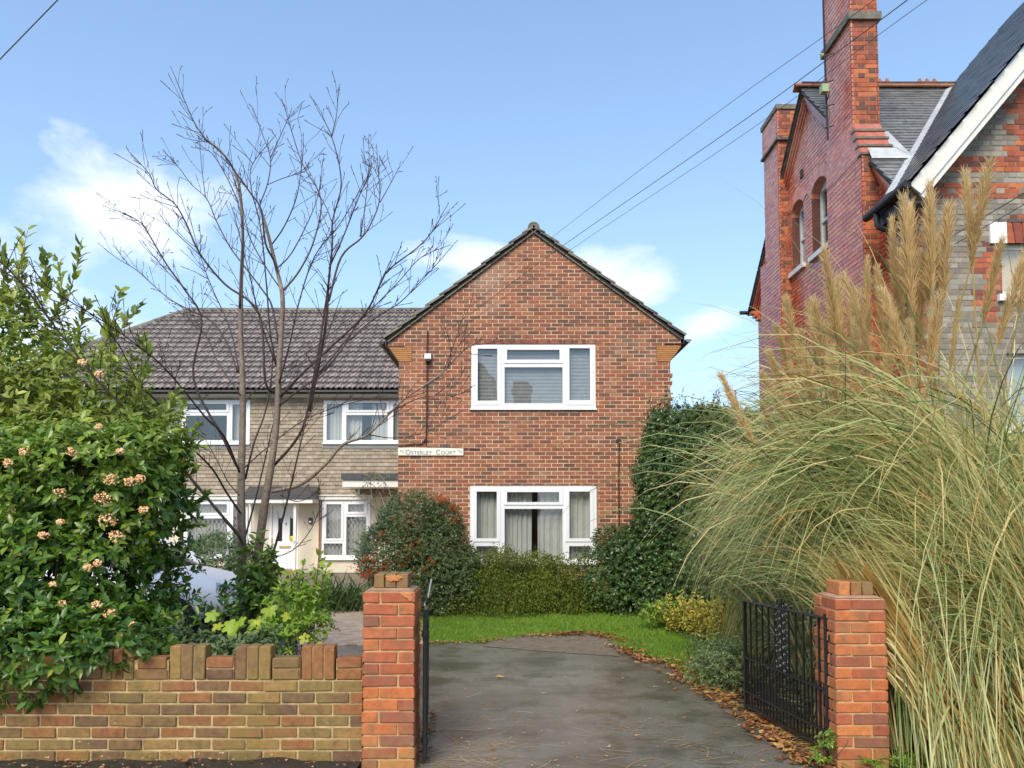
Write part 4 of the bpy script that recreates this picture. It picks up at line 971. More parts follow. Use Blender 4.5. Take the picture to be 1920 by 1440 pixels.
# ================================================================== TALL RED HOUSE ON THE RIGHT
def tall_house():
    XW, XC = 5.62, 5.37
    root = thing('victorian_house', 'tall old house of glossy red and grey brick with two chimneys, at the right', 'house', (7.0, 12, 0))
    O = Vector((XW, 0, 0)); u = -YV; n = -XV
    YA = 14.2; ZA = 9.66
    yn, yf = 10.75, 17.35; zn, zfz = ZA - (YA - yn) * .98, ZA - (yf - YA) * .98
    out = [(-yf, 0), (-yn, 0), (-yn, zn), (-YA, ZA), (-yf, zfz)]
    w1 = (-PX(1485, 450, XW).y, PX(1487, 512, XW).z, -PX(1508, 450, XW).y, PX(1500, 372, XW).z)
    w2 = (-PX(1522, 400, XW).y, PX(1524, 482, XW).z, -PX(1552, 400, XW).y, PX(1538, 332, XW).z)
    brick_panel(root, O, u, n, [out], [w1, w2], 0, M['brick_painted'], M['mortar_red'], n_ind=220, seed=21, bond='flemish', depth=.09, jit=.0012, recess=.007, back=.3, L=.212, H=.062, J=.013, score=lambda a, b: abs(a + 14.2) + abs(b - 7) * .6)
    # arched window heads, frames, sills
    for (a0, b0, a1, b1) in (w1, w2):
        wd = a1 - a0; rise = wd * .32; k = 10; cx = (a0 + a1) / 2
        arc = [(cx + wd / 2 * math.cos(math.pi * i / k), b1 - rise + rise * math.sin(math.pi * i / k)) for i in range(k + 1)]
        for half in (0, 1):
            seg = arc[:k // 2 + 1] if half == 0 else arc[k // 2:]
            corner = (a1, b1) if half == 0 else (a0, b1)
            q = MB()
            for i in range(len(seg) - 1): q.prism([corner, seg[i], seg[i + 1]] if True else [], O, u, Z, n, -.22, -.001, .4)
            q.build('arch_infill', M['brick_painted'], root)
        r0, r1 = wd / 2 + .01, wd / 2 + .22
        for i in range(12):
            an0, an1 = math.pi * (.12 + .76 * i / 12), math.pi * (.12 + .76 * (i + .9) / 12)
            pp = lambda r, an: (cx + r * math.cos(an), b1 - rise + (r - wd / 2 + rise) * math.sin(an))
            q = MB(); q.prism([pp(r0, an0), pp(r1, an0), pp(r1, an1), pp(r0, an1)], O, u, Z, n, -.05, .014, rnd.random()); q.build('brick', M['brick_painted'], root)
        q = MB(); dp = -.16
        fr = .055; mid = (b0 + b1 - rise * .3) / 2
        for r in rect_minus((a0, b0, a1, b1), [(a0 + fr, b0 + fr, a1 - fr, mid - .02), (a0 + fr, mid + .02, a1 - fr, b1 - fr - rise * .35)]): q.prism([(r[0], r[1]), (r[2], r[1]), (r[2], r[3]), (r[0], r[3])], O, u, Z, n, dp - .06, dp)
        wo = q.build('sash_window', M['paint'], root)
        for (p0, p1) in ((b0 + fr, mid), (mid, b1 - fr)):
            q = MB(); q.prism([(a0 + fr, p0), (a1 - fr, p0), (a1 - fr, p1), (a0 + fr, p1)], O, u, Z, n, dp - .04, dp - .035); q.build('pane', M['glass'], wo)
        q = MB(); q.prism([(a0, b0), (a1, b0), (a1, b1), (a0, b1)], O, u, Z, n, -.5, -.49); q.build('blind', M['curtain'], wo)
        q = MB(); q.prism([(a0 - .06, b0 - .09), (a1 + .06, b0 - .09), (a1 + .06, b0), (a0 - .06, b0)], O, u, Z, n, -.2, .07); q.build('sill', M['paint'], root)
    q = MB(); p = PX(1504, 325, XW); q.box((XW - .03, p.y - .05, p.z - .09), (XW - .006, p.y + .05, p.z + .07)); q.build('air_vent', M['black_plastic'], root)
    # corbelled verges: three projecting rolls under the slates
    for sgn, yE, zE in ((1, yf + .15, None), (-1, yn - .1, None)):
        d = Vector((0, sgn, -.98)).normalized(); L = (abs(yE - YA)) * 1.4; nn = Vector((0, .98 * sgn, 1)).normalized()
        a = Vector((0, YA, ZA))
        for i, (off, pr, th) in enumerate(((.02, .13, .05), (-.06, .09, .04), (-.12, .06, .04), (-.18, .03, .04))):
            q = MB(); b0 = a + nn * (off - th); b1 = a + nn * off
            v = [b0, b0 + d * L, b1 + d * L, b1]; v = [Vector((XW - pr, p.y, p.z)) for p in v] + [Vector((XW + .1, p.y, p.z)) for p in v]
            q.add(v, [(0, 1, 2, 3), (7, 6, 5, 4), (0, 4, 5, 1), (1, 5, 6, 2), (2, 6, 7, 3), (3, 7, 4, 0)], .1 + .2 * i); q.build('verge', M['verge_tile'] if i < 1 else M['brick_painted'], root)
    # roof slopes
    for sgn, yE in ((-1, yn - .05), (1, yf + .35)):
        sdir = Vector((0, -sgn, .98)).normalized(); nn = Vector((0, sgn * .98, 1)).normalized(); L = abs(yE - YA) * 1.4
        E = Vector((XW - .15, yE, ZA - abs(yE - YA) * .98 + .06)); uu = XV if sgn < 0 else -XV
        if sgn < 0:
            # near slope; cut by the valley with the front wing and by the chimney
            zval = lambda x: 6.03 + (x - 5.24) * 1.19
            def ins(a, s, E=E, sdir=sdir):
                p = E + XV * a + sdir * s
                if p.x < 5.85 and 11.5 < p.y < 12.9: return 0
                if p.z < zval(p.x) - .25: return 0
                return 1 if p.z > zval(p.x) + .1 and a > .2 else (2 if a > -.11 else 0)
            tile_field(root, E, XV, sdir, nn, 6.0, L - .02, .21, .145, .24, .016, M['slate'], ins, n_ind=300, seed=31, name='slate', score=lambda a, s: a + s * .3, planes=[(E, (-1, 0, 0))])
            q = MB(); e2 = E - nn * .05; a_ = Vector((E.x, YA, ZA + .01)); q.add([e2, e2 + XV * 6, Vector((E.x + 6, YA, ZA - .02)), Vector((E.x, YA, ZA - .02))], [(0, 1, 2, 3)]); q.build('roof', M['underlay'], root)
        else:
            tile_field(root, E + XV * 6, -XV, sdir, nn, 6.0, L - .02, .21, .145, .24, .005, M['slate'], lambda a, s: 2 if 0 < a < 6.11 else 0, n_ind=0, seed=32, name='slate', planes=[(E, (-1, 0, 0))])
            q = MB(); e2 = E - nn * .05; q.add([e2, e2 + XV * 6, Vector((E.x + 6, YA, ZA - .02)), Vector((E.x, YA, ZA - .02))], [(0, 1, 2, 3)]); q.build('roof', M['underlay'], root)
    # terracotta ridge with cresting
    x = XW - .25; i = 0
    while x < 9.2:
        q = MB(); zb = ZA + .03
        q.prism([(-.13, 0), (0, .115), (.13, 0), (.11, -.02), (0, .085), (-.11, -.02)], Vector((0, YA, zb + .03)), YV, Z, XV, x, x + .445, rnd.random())
        if i % 2 == 1:
            for k in range(3):
                c = x + .08 + k * .14; q.box((c, YA - .02, zb + .13), (c + .09, YA + .02, zb + .18), .2); q.box((c + .025, YA - .018, zb + .182), (c + .065, YA + .018, zb + .22), .2)
        q.build('ridge_tile', M['ridge_tile'], root); x += .45; i += 1
    # near chimney
    def stack(x0, x1, y0, y1, z0, z1, seed, mi=M['brick_red'], mo=M['mortar_chim'], nf=90, ns=60, sidem=M['brick_painted']):
        q = MB(); q.box((x0 + .012, y0 + .012, z0), (x1 - .012, y1 - .012, z1)); q.build('mortar', mo, root)
        rr = random.Random(seed)
        brick_panel(root, Vector((0, y0 + .006, 0)), XV, -YV, [[(x0, z0), (x1, z0), (x1, z1), (x0, z1)]], [], 0, mi, mo, n_ind=nf, seed=seed, bond='flemish', u0=x0, core=False, jit=.003, score=lambda a, b: -b, depth=.02)
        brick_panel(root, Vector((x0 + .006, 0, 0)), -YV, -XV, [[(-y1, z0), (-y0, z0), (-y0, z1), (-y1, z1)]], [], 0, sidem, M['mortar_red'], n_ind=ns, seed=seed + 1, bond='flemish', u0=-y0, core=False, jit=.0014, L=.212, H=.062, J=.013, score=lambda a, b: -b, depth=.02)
        brick_panel(root, Vector((x1 - .006, 0, 0)), YV, XV, [[(y0, z0), (y1, z0), (y1, z1), (y0, z1)]], [], 0, mi, mo, n_ind=0, seed=seed + 2, bond='flemish', u0=y0, core=False, depth=.02)
    cx0, cx1 = XC, P(1648, 150, 11.82).x; FY = 11.82; FL = 11.54
    zb1 = P(1620, 38, FY).z
    zs1 = P(1620, 232, FY).z; zs0 = P(1620, 290, FL).z
    cy1 = 12.84
    stack(cx0, cx1, FY, cy1, zs1, zb1, 41)
    stack(cx0, cx1, FY, cy1, zb1 + .13, 11.2, 42, nf=10, ns=10)
    q = MB(); q.box((cx0 - .045, FY - .045, zb1), (cx1 + .05, cy1 + .05, zb1 + .125), .5); q.build('string_course', M['verge_tile'], root)
    q = MB(); q.box((cx0 - .03, FY - .03, zb1 + 1.1), (cx1 + .05, cy1 + .05, zb1 + 1.3), .5); q.build('chimney_cap', M['verge_tile'], root)
    for yy in (12.3, 12.8):
        q = MB(); q.tube([((cx0 + cx1) / 2, yy, 11.2), ((cx0 + cx1) / 2, yy, 11.7)], [.14, .11], 12); q.build('chimney_pot', M['ridge_tile'], root)
    lx1 = cx1 + .07
    stack(cx0, lx1, FL, cy1 + .02, 0, zs0, 43, nf=40, ns=80)
    # shoulder with weathered tiles
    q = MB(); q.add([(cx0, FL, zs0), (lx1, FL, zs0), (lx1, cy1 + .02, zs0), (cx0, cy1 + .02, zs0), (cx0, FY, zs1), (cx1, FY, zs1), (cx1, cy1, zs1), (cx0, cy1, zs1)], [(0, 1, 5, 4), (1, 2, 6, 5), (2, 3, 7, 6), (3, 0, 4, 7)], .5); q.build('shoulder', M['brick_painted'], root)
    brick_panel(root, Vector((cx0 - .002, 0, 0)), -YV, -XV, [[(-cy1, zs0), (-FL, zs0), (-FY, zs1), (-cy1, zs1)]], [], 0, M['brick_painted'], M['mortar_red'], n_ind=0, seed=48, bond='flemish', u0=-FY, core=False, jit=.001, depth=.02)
    for i in range(4):
        f = i / 4; zc = zs0 + (zs1 - zs0) * f; yc = FL - .02 + .28 * f; q = MB(); q.box((cx0 - .015, yc, zc), (lx1 + .02 - .06 * f, yc + .14, zc + .035), .3 + .15 * i); q.build('weathering_tile', M['verge_tile'], root)
    # lead apron where roof meets chimney
    zz = ZA - (YA - FL) * .98
    q = MB(); q.add([(XW - .15, FL - .12, zz + .0), (lx1 + .25, FL - .12, zz + .0), (lx1 + .30, 12.3, zz + .86), (lx1, 12.3, zz + .88), (lx1, FL, zz + .22), (XW - .15, FL, zz + .22)], [(0, 1, 4, 5), (1, 2, 3, 4)]); q.build('flashing', M['whitelead'], root)
    # far chimney
    f0, f1 = 15.35, 16.25; fx0 = P(1458, 240, f0).x; fzt = P(1460, 197, f0).z
    stack(fx0, fx0 + .48, f0, f1, 7.0, fzt - .75, 51, nf=30, ns=50); stack(fx0 - .02, fx0 + .5, f0 - .03, f1 + .03, fzt - .70, fzt - .1, 52, nf=20, ns=20)
    q = MB(); q.box((fx0 - .04, f0 - .05, fzt - .10), (fx0 + .52, f1 + .05, fzt), .6); q.box((fx0 - .045, f0 - .06, fzt - .75), (fx0 + .53, f1 + .06, fzt - .70), .1); q.build('string_course', M['verge_tile'], root)
    stack(fx0 - .03, fx0 + .6, f0 - .12, f1 + .25, 0, 7.0, 53, nf=20, ns=100)
    for yy in (f0 + .25, f0 + .6):
        q = MB(); q.tube([(fx0 + .2, yy, fzt), (fx0 + .2, yy, fzt + .14)], [.07, .06], 10); q.build('chimney_pot', M['plaque'], root)
    # low eaves return beyond the far chimney
    p = Vector((XW, yf + .3, ZA - (yf - YA + .25) * .98)); q = MB(); q.tube([(XW - .32, yf + .32, p.z), (XW, yf + .32, p.z)], .045, 8); q.build('gutter', M['black_plastic'], root)
    for i in range(3):
        q = MB(); q.box((XW - .16 + .05 * i, yf - .05 - .06 * i, p.z - .12 - .08 * i), (XW + .1, yf + .12 - .05 * i, p.z - .05 - .08 * i), .3); q.build('corbel', M['brick_painted'], root)
    # -------- front wing, gable toward the street
    YG = 10.4; GX = 5.27; GZ = 6.0; T = 1.19
    rl = lambda x: GZ + (x - GX) * T
    wl = 5.54
    outw = [(wl, 0), (9.4, 0), (9.4, rl(9.4) - .12), (wl, rl(wl) - .12)]
    gx = lambda px: P(px, 450, YG).x
    gz = lambda py: P(1850, py, YG).z
    win = (gx(1877), gz(553), gx(1877) + 1.1, gz(456)); win2 = (gx(1880), gz(800), gx(1880) + 1.1, gz(663))
    def mf(a, b):
        if gz(318) < b < gz(297) or gz(348) < b < gz(338) or gz(368) < b < gz(358): return 1
        if gz(358) < b < gz(348): return 1 if rnd.random() < .4 else 0
        r = int(b / .075)
        if a < wl + (.22 if r % 4 < 2 else .10) : return 1
        if b > gz(297) and a > gx(1915) - (.10 if r % 4 < 2 else 0): return 1
        if gz(600) < b < gz(456) and win[0] - (.33 if r % 6 < 3 else .22) < a < win[0]: return 1
        if gz(456) < b < gz(405) and a > gx(1888): return 1
        return 0
    brick_panel(root, Vector((0, YG, 0)), XV, -YV, [outw], [win, win2], 0, [M['brick_grey'], M['brick_red']], M['mortar_grey'], n_ind=300, seed=61, bond='flemish', matfn=mf, core=True, back=.28, jit=.003,
                score=lambda a, b: 0 if (b > 4.7 and a < 7.0) else (1 if a < 7 and b > 3.2 else 5))
    # segmental red arch and white springer over the window
    q = MB(); q.box((gx(1855), YG - .03, gz(457)), (gx(1886), YG + .05, gz(418))); q.build('springer_stone', M['stone_white'], root)
    for i in range(9):
        a = gx(1889) + i * .115; s = (i - 4.5) * .012
        q = MB(); q.prism([(a + s * .2, gz(456)), (a + .105 + s * .2, gz(456)), (a + .105 + s, gz(416)), (a + s, gz(416))], Vector((0, YG, 0)), XV, Z, -YV, -.05, .012, rnd.random()); q.build('brick', M['brick_red'], root)
    q = MB(); q.box((gx(1872), YG - .02, gz(417)), (8.6, YG + .03, gz(411))); q.build('drip_mould', M['verge_tile'], root)
    for wv, mm_ in ((win, M['amber']), (win2, M['curtain'])):
        q = MB()
        for r in rect_minus(wv, [(wv[0] + .035, wv[1] + .07, (wv[0] + wv[2]) / 2 - .03, wv[3] - .06), ((wv[0] + wv[2]) / 2 + .03, wv[1] + .07, wv[2] - .06, wv[3] - .06)]): q.box((r[0], YG + .08, r[1]), (r[2], YG + .14, r[3]))
        wo = q.build('window', M['paint'], root)
        q = MB(); q.box((wv[0] + .05, YG + .105, wv[1] + .05), (wv[2] - .05, YG + .109, wv[3] - .05)); q.build('pane', M['glass'], wo)
        q = MB(); q.box((wv[0], YG + .2, wv[1]), (wv[2], YG + .21, wv[3])); q.build('blind', mm_, wo)
        q = MB(); q.box((wv[0] - .08, YG - .06, wv[1] - .09), (wv[2] + .08, YG + .1, wv[1])); q.build('sill', M['stone_white'], root)
    # side wall of the wing and inner mass
    q = MB(); q.box((wl, YG + .282, 0), (wl + .25, 10.75, 5.9)); q.box((5.95, 11, 0), (10, 17, 5.9)); q.build('wing_wall', M['brick_red'], root)
    # wing roof, left slope
    sd_ = Vector((1, 0, T)).normalized(); nn = Vector((-T, 0, 1)).normalized(); Lr = 4.3 * math.sqrt(1 + T * T)
    Y0, Y1 = 9.98, 14.3
    E = Vector((GX - .03, Y1, GZ + .05))
    def insw(a, s):
        p = E - YV * a + sd_ * s
        if a < 0 or a > Y1 - Y0: return 0
        zmain = ZA - abs(p.y - YA) * .98
        if p.z < zmain - .25: return 0
        return 1 if p.z > zmain + .05 and a < Y1 - Y0 - .2 else 2
    tile_field(root, E, -YV, sd_, nn, Y1 - Y0, Lr, .20, .15, .25, .010, M['slate_dark'], insw, n_ind=200, seed=71, name='slate', score=lambda a, s: s - a * .2, lift=.009)
    q = MB(); b0 = Vector((GX, Y0 + .02, GZ + .02)); b1 = Vector((GX, Y1, GZ + .02)); t_ = Vector((4.3, 0, 4.3 * T)); yv_ = YA - (ZA - GZ) / .98; xb_ = GX + (ZA - GZ) / T; q.add([b0, Vector((GX, yv_, GZ + .02)), Vector((xb_, YA, ZA + .02)), Vector((xb_, Y1, ZA + .02)), b1 + t_, b0 + t_], [(0, 1, 2, 3, 4, 5)])
    q.add([b0 + t_, b1 + t_, b1 + t_ + Vector((4.3, 0, -4.3 * T)), b0 + t_ + Vector((4.3, 0, -4.3 * T))], [(0, 1, 2, 3)]); q.build('roof', M['underlay'], root)
    # bargeboard (two mouldings), soffit, gutter, pipe
    for (o0, o1, yy, nm) in ((.02, -.17, Y0 + .0, 'bargeboard'), (-.17, -.245, Y0 + .03, 'bargeboard_moulding')):
        q = MB(); a = Vector((GX + .02, yy, GZ + .0)); up = nn
        v = [a + up * o1 , a + t_ + up * o1, a + t_ + up * o0, a + up * o0]
        q.add(v + [p + YV * .04 for p in v], [(0, 1, 2, 3), (7, 6, 5, 4), (0, 4, 5, 1), (1, 5, 6, 2), (2, 6, 7, 3), (3, 7, 4, 0)]); q.build(nm, M['paint'], root)
    q = MB(); v = [Vector((GX + .02, Y0 + .04, GZ - .02)), Vector((GX + .02, YG, GZ - .02)), Vector((GX + .02, YG, GZ - .02)) + t_, Vector((GX + .02, Y0 + .04, GZ - .02)) + t_]; q.add([p - nn * .05 for p in v], [(0, 1, 2, 3)]); q.build('soffit', M['paint'], root)
    q = MB(); q.box((GX + .05, Y0 + .05, GZ - .22), (wl, 11.0, GZ - .19)); q.box((GX + .04, Y0 + .05, GZ - .22), (GX + .07, 11.0, GZ)); q.build('eaves_box', M['cable'], root)
    q = MB(); q.tube([(GX - .04, Y0 - .02, GZ + .01), (GX - .04, 11.15, GZ + .01)], .058, 10); q.build('gutter', M['black_plastic'], root)
    q = MB(); q.tube(bez([(GX - .03, 10.85, GZ - .04), (GX - .02, 10.8, GZ - .25), (GX + .15, 10.72, GZ - .35), (5.49, 10.62, GZ - .55), (5.49, 10.62, 4.0), (5.49, 10.62, .1)], 4), .042, 8); q.build('downpipe', M['black_plastic'], root)
    # valley flashing between the two roofs
    va = Vector((GX, YA - (ZA - GZ) / .98, GZ + .06)); xb = GX + (ZA - GZ) / T; vb = Vector((xb, YA, ZA + .06)); q = MB(); s_ = Vector((.10, .0, .12)); q.add([va - XV * .09 + Z * .02, va + s_, vb + s_, vb - XV * .09 + Z * .02], [(0, 1, 2, 3)]); q.build('flashing', M['whitelead'], root)
    # ridge crests of the wing beyond the bargeboard
    return cx0, cy1
ccx, ccy = tall_house()
def mast():
    y = 13.2; b = PX(1549, 240, 5.2); 
    r = thing('aerial_mast', 'thin dark aerial pole with green junction box strapped behind the near chimney', 'aerial', (5.2, b.y, b.z - .2))
    Yp = b.y; top = P(1542, -60, Yp)
    q = MB(); q.tube([P(1552, 262, Yp), P(1549, 180, Yp), P(1545, 60, Yp), top], .018, 6); q.build('pole', M['cable'], r)
    q = MB(); c = P(1545, 168, Yp - .1); q.box((c.x - .06, c.y - .08, c.z - .07), (c.x + .05, c.y + .04, c.z + .06)); q.build('junction_box', M['greenbox'], r)
    q = MB()
    for py in (105, 155, 200, 240): p = P(1548, py, Yp); q.tube([p + Vector((-.03, 0, 0)), p + Vector((.12, -.05, .02))], .012, 5)
    q.tube(bez([P(1550, 150, Yp), P(1555, 172, Yp - .1), P(1549, 195, Yp), P(1556, 212, Yp), P(1550, 235, Yp)], 4), .009, 5); q.build('bracket', M['cable'], r)
    q = MB(); c = P(1543, 104, Yp); q.tube([c, c + Vector((-.05, 0, .03))], [.03, .015], 6); q.build('clamp', M['greenbox'], r)
mast()

# ================================================================== FRONT WALL, PILLARS, GATES
YP = 5.02
def front_wall():
    yw = 5.09; sc = F / yw
    xz = lambda px, py: P(px, py, yw)
    xl = -5.2; xr = xz(679, 1300).x
    ztop = xz(500, 1276).z; z0 = ztop - 8 * .0751
    root = thing('garden_wall', 'low mossy brick garden wall with upright brick crenels, left of the gateway', 'wall', ((xl + xr) / 2, yw, 0))
    O = Vector((0, yw, 0))
    ncourse = 8; zb = ztop - ncourse * .075
    def tf(rr, a, b): return rr.random()
    brick_panel(root, O, XV, -YV, [[(xl, zb), (xr, zb), (xr, ztop), (xl, ztop)]], [], ztop - 20 * .075 + .006, M['brick_wall'], M['mortar_wall'], n_ind=300, seed=71, chamfer=.0045, jit=.0035, recess=.009, back=.105, L=.212, H=.0625, J=.0125, depth=.1, u0=xr - .3)
    q = MB(); q.box((xl, yw + .012, 0), (xr, yw + .100, zb)); q.build('footing', M['mortar_wall'], root)
    # top: bricks on edge upright in threes with two flat courses between
    rr = random.Random(3)
    def one(x0, x1, z0, z1, t=None, name='brick', m=None):
        me = chamfer_mesh(name, x1 - x0, .105, z1 - z0, .005, rr.random() if t is None else t, m or M['brick_wall'], .002, rr)
        inst(name, me, root, Matrix.Translation(((x0 + x1) / 2, yw + .0525 + rr.uniform(-.004, .004), (z0 + z1) / 2)) @ Matrix.Rotation(rr.gauss(0, .01), 4, 'Y'))
    zt2 = xz(500, 1233).z; zt3 = xz(500, 1211.5).z
    X = lambda px: xz(px, 1240).x
    mort = MB()
    for (a, b) in ((317, 385), (440, 508), (564, 628)):
        w = (X(b) - X(a)) / 3
        for i in range(3): one(X(a) + w * i + .004, X(a) + w * (i + 1) - .004, ztop + .006, zt3 + rr.uniform(-.004, .004))
        mort.box((X(a) + .006, yw + .012, ztop), (X(b) - .006, yw + .095, zt3 - .008))
    hcourse = (zt2 - ztop) / 2
    for (a, b) in ((378 + 8, 438), (508 + 2, 562), (630, 679)):
        for k in range(2): one(X(a) + .004, X(b) - .004, ztop + hcourse * k + .006, ztop + hcourse * (k + 1) - .002)
        mort.box((X(a), yw + .012, ztop), (X(b), yw + .095, zt2 - .01))
    x = X(315)
    k = 0
    while x > xl:
        if k % 7 in (1, 2, 3): one(x - .066, x - .004, ztop + .006, ztop + .2 if k % 7 else zt2); x -= .07
        else:
            one(x - .215, x - .004, ztop + .006, ztop + hcourse - .004); one(x - .2, x - .012, ztop + hcourse, zt2); x -= .223
        k += 1
    mort.box((xl, yw + .012, ztop), (X(315), yw + .095, zt2 - .02))
    mort.build('mortar', M['mortar_wall'], root)
front_wall()
def pillar(label, pxl_t, pxr_t, pxl_b, pxr_b, ytop, ycap, yrow, Y, seed, chips):
    xl = (P(pxl_t, 1200, Y).x + P(pxl_b, 1400, Y).x) / 2; w = .335; xr = xl + w
    zt = P(pxl_t, ytop, Y).z; root = thing('gate_pillar', label, 'pillar', ((xl + xr) / 2, Y, 0), 'brick pillars of the gateway')
    N_ = int(round(zt / .0755)); ch = zt / N_; H = ch - .010; rr = random.Random(seed)
    q = MB(); q.box((xl + .010, Y + .010, 0), (xr - .010, Y + w - .010, zt - .004)); q.build('mortar', M['mortar_pillar'], root)
    L = w - .1125
    for r in range(N_ + 1):
        z = r * ch - ch * .5 if False else r * ch
        if r == N_: break
        lean = 0
        flip = r % 2
        # pinwheel bond: each side has a stretcher and a header
        segs = []
        for side in range(4):
            segs.append(side)
        def put(cx, cy, lx, ly, m=M['brick_pillar']):
            t = rr.random() * .62 if rr.random() < .8 else rr.uniform(.5, 1); t = (int(t * 12) + .5) / 12
            me = chamfer_mesh('brick', lx, ly, H, .0045, t, m, .0022, rr)
            inst('brick', me, root, Matrix.Translation((cx + rr.gauss(0, .0022), cy + rr.gauss(0, .002), z + H / 2)) @ Matrix.Rotation(rr.gauss(0, .007), 4, 'Z') @ Matrix.Rotation(rr.gauss(0, .006), 4, 'Y'))
        hd = .1025; g = .010; ln = w - hd - g
        if flip:
            put(xl + ln / 2, Y + hd / 2, ln, hd); put(xr - hd / 2, Y + ln / 2, hd, ln); put(xr - ln / 2, Y + w - hd / 2, ln, hd); put(xl + hd / 2, Y + w - ln / 2, hd, ln)
        else:
            put(xr - ln / 2, Y + hd / 2, ln, hd); put(xl + hd / 2, Y + ln / 2, hd, ln); put(xl + ln / 2, Y + w - hd / 2, ln, hd); put(xr - hd / 2, Y + w - ln / 2, hd, ln)
    # mortar flaunching and small cap of bricks on edge
    zc = P(pxl_t, ycap, Y + .05).z
    q = MB(); q.add([(xl + .01, Y + .01, zt), (xr - .01, Y + .01, zt), (xr - .01, Y + w - .01, zt), (xl + .01, Y + w - .01, zt), (xl + .05, Y + .05, zt + .014), (xr - .05, Y + .05, zt + .014), (xr - .05, Y + w - .05, zt + .014), (xl + .05, Y + w - .05, zt + .014)], [(0, 1, 5, 4), (1, 2, 6, 5), (2, 3, 7, 6), (3, 0, 4, 7), (4, 5, 6, 7)]); q.build('flaunching', M['mortar_chim'], root)
    cw = w - .108; x = xl + .056
    for i, f in enumerate((.33, .33, .34)):
        lx = cw * f; me = chamfer_mesh('brick', lx - .006, .215, zc - zt - .012, .005, rr.random(), M['chipped'] if (i in chips) else M['brick_coping'], .003, rr)
        inst('brick', me, root, Matrix.Translation((x + lx / 2, Y + .16, (zt + .012 + zc) / 2 + .002))); x += lx
    return root, xl, xr
pL, pLx0, pLx1 = pillar('left brick gate pillar with a chipped orange patch on its cap, ending the mossy wall', 683, 784, 675, 772, 1108, 1077, 21, YP, 5, ())
pR, pRx0, pRx1 = pillar('right brick gate pillar below the drooping pampas grass', 1566, 1662, 1570, 1672, 1122, 1092, 21, YP, 8, (0,))
def chips():
    # broken faces on the left pillar: thin irregular flakes of raw brick
    for (pts, d) in (([(722, 1080), (733, 1079), (749, 1079), (757, 1083), (751, 1086), (747, 1091), (738, 1089), (731, 1092), (724, 1088)], .046), ([(748, 1112), (760, 1111), (773, 1112), (775, 1122), (774, 1129), (768, 1128), (764, 1122), (755, 1119)], -.004)):
        q = MB(); Y = YP + d
        vs = [P(a, b, Y) for a, b in pts]; c = sum(vs, Vector()) / len(vs); n = len(vs)
        q.add([v + YV * .006 for v in vs] + [v.lerp(c, .25) - YV * .004 for v in vs], [(i, (i + 1) % n, n + (i + 1) % n, n + i) for i in range(n)] + [tuple(range(n, 2 * n))], .5)
        o = q.build('chipped_patch', M['chipped'], pL)
chips()
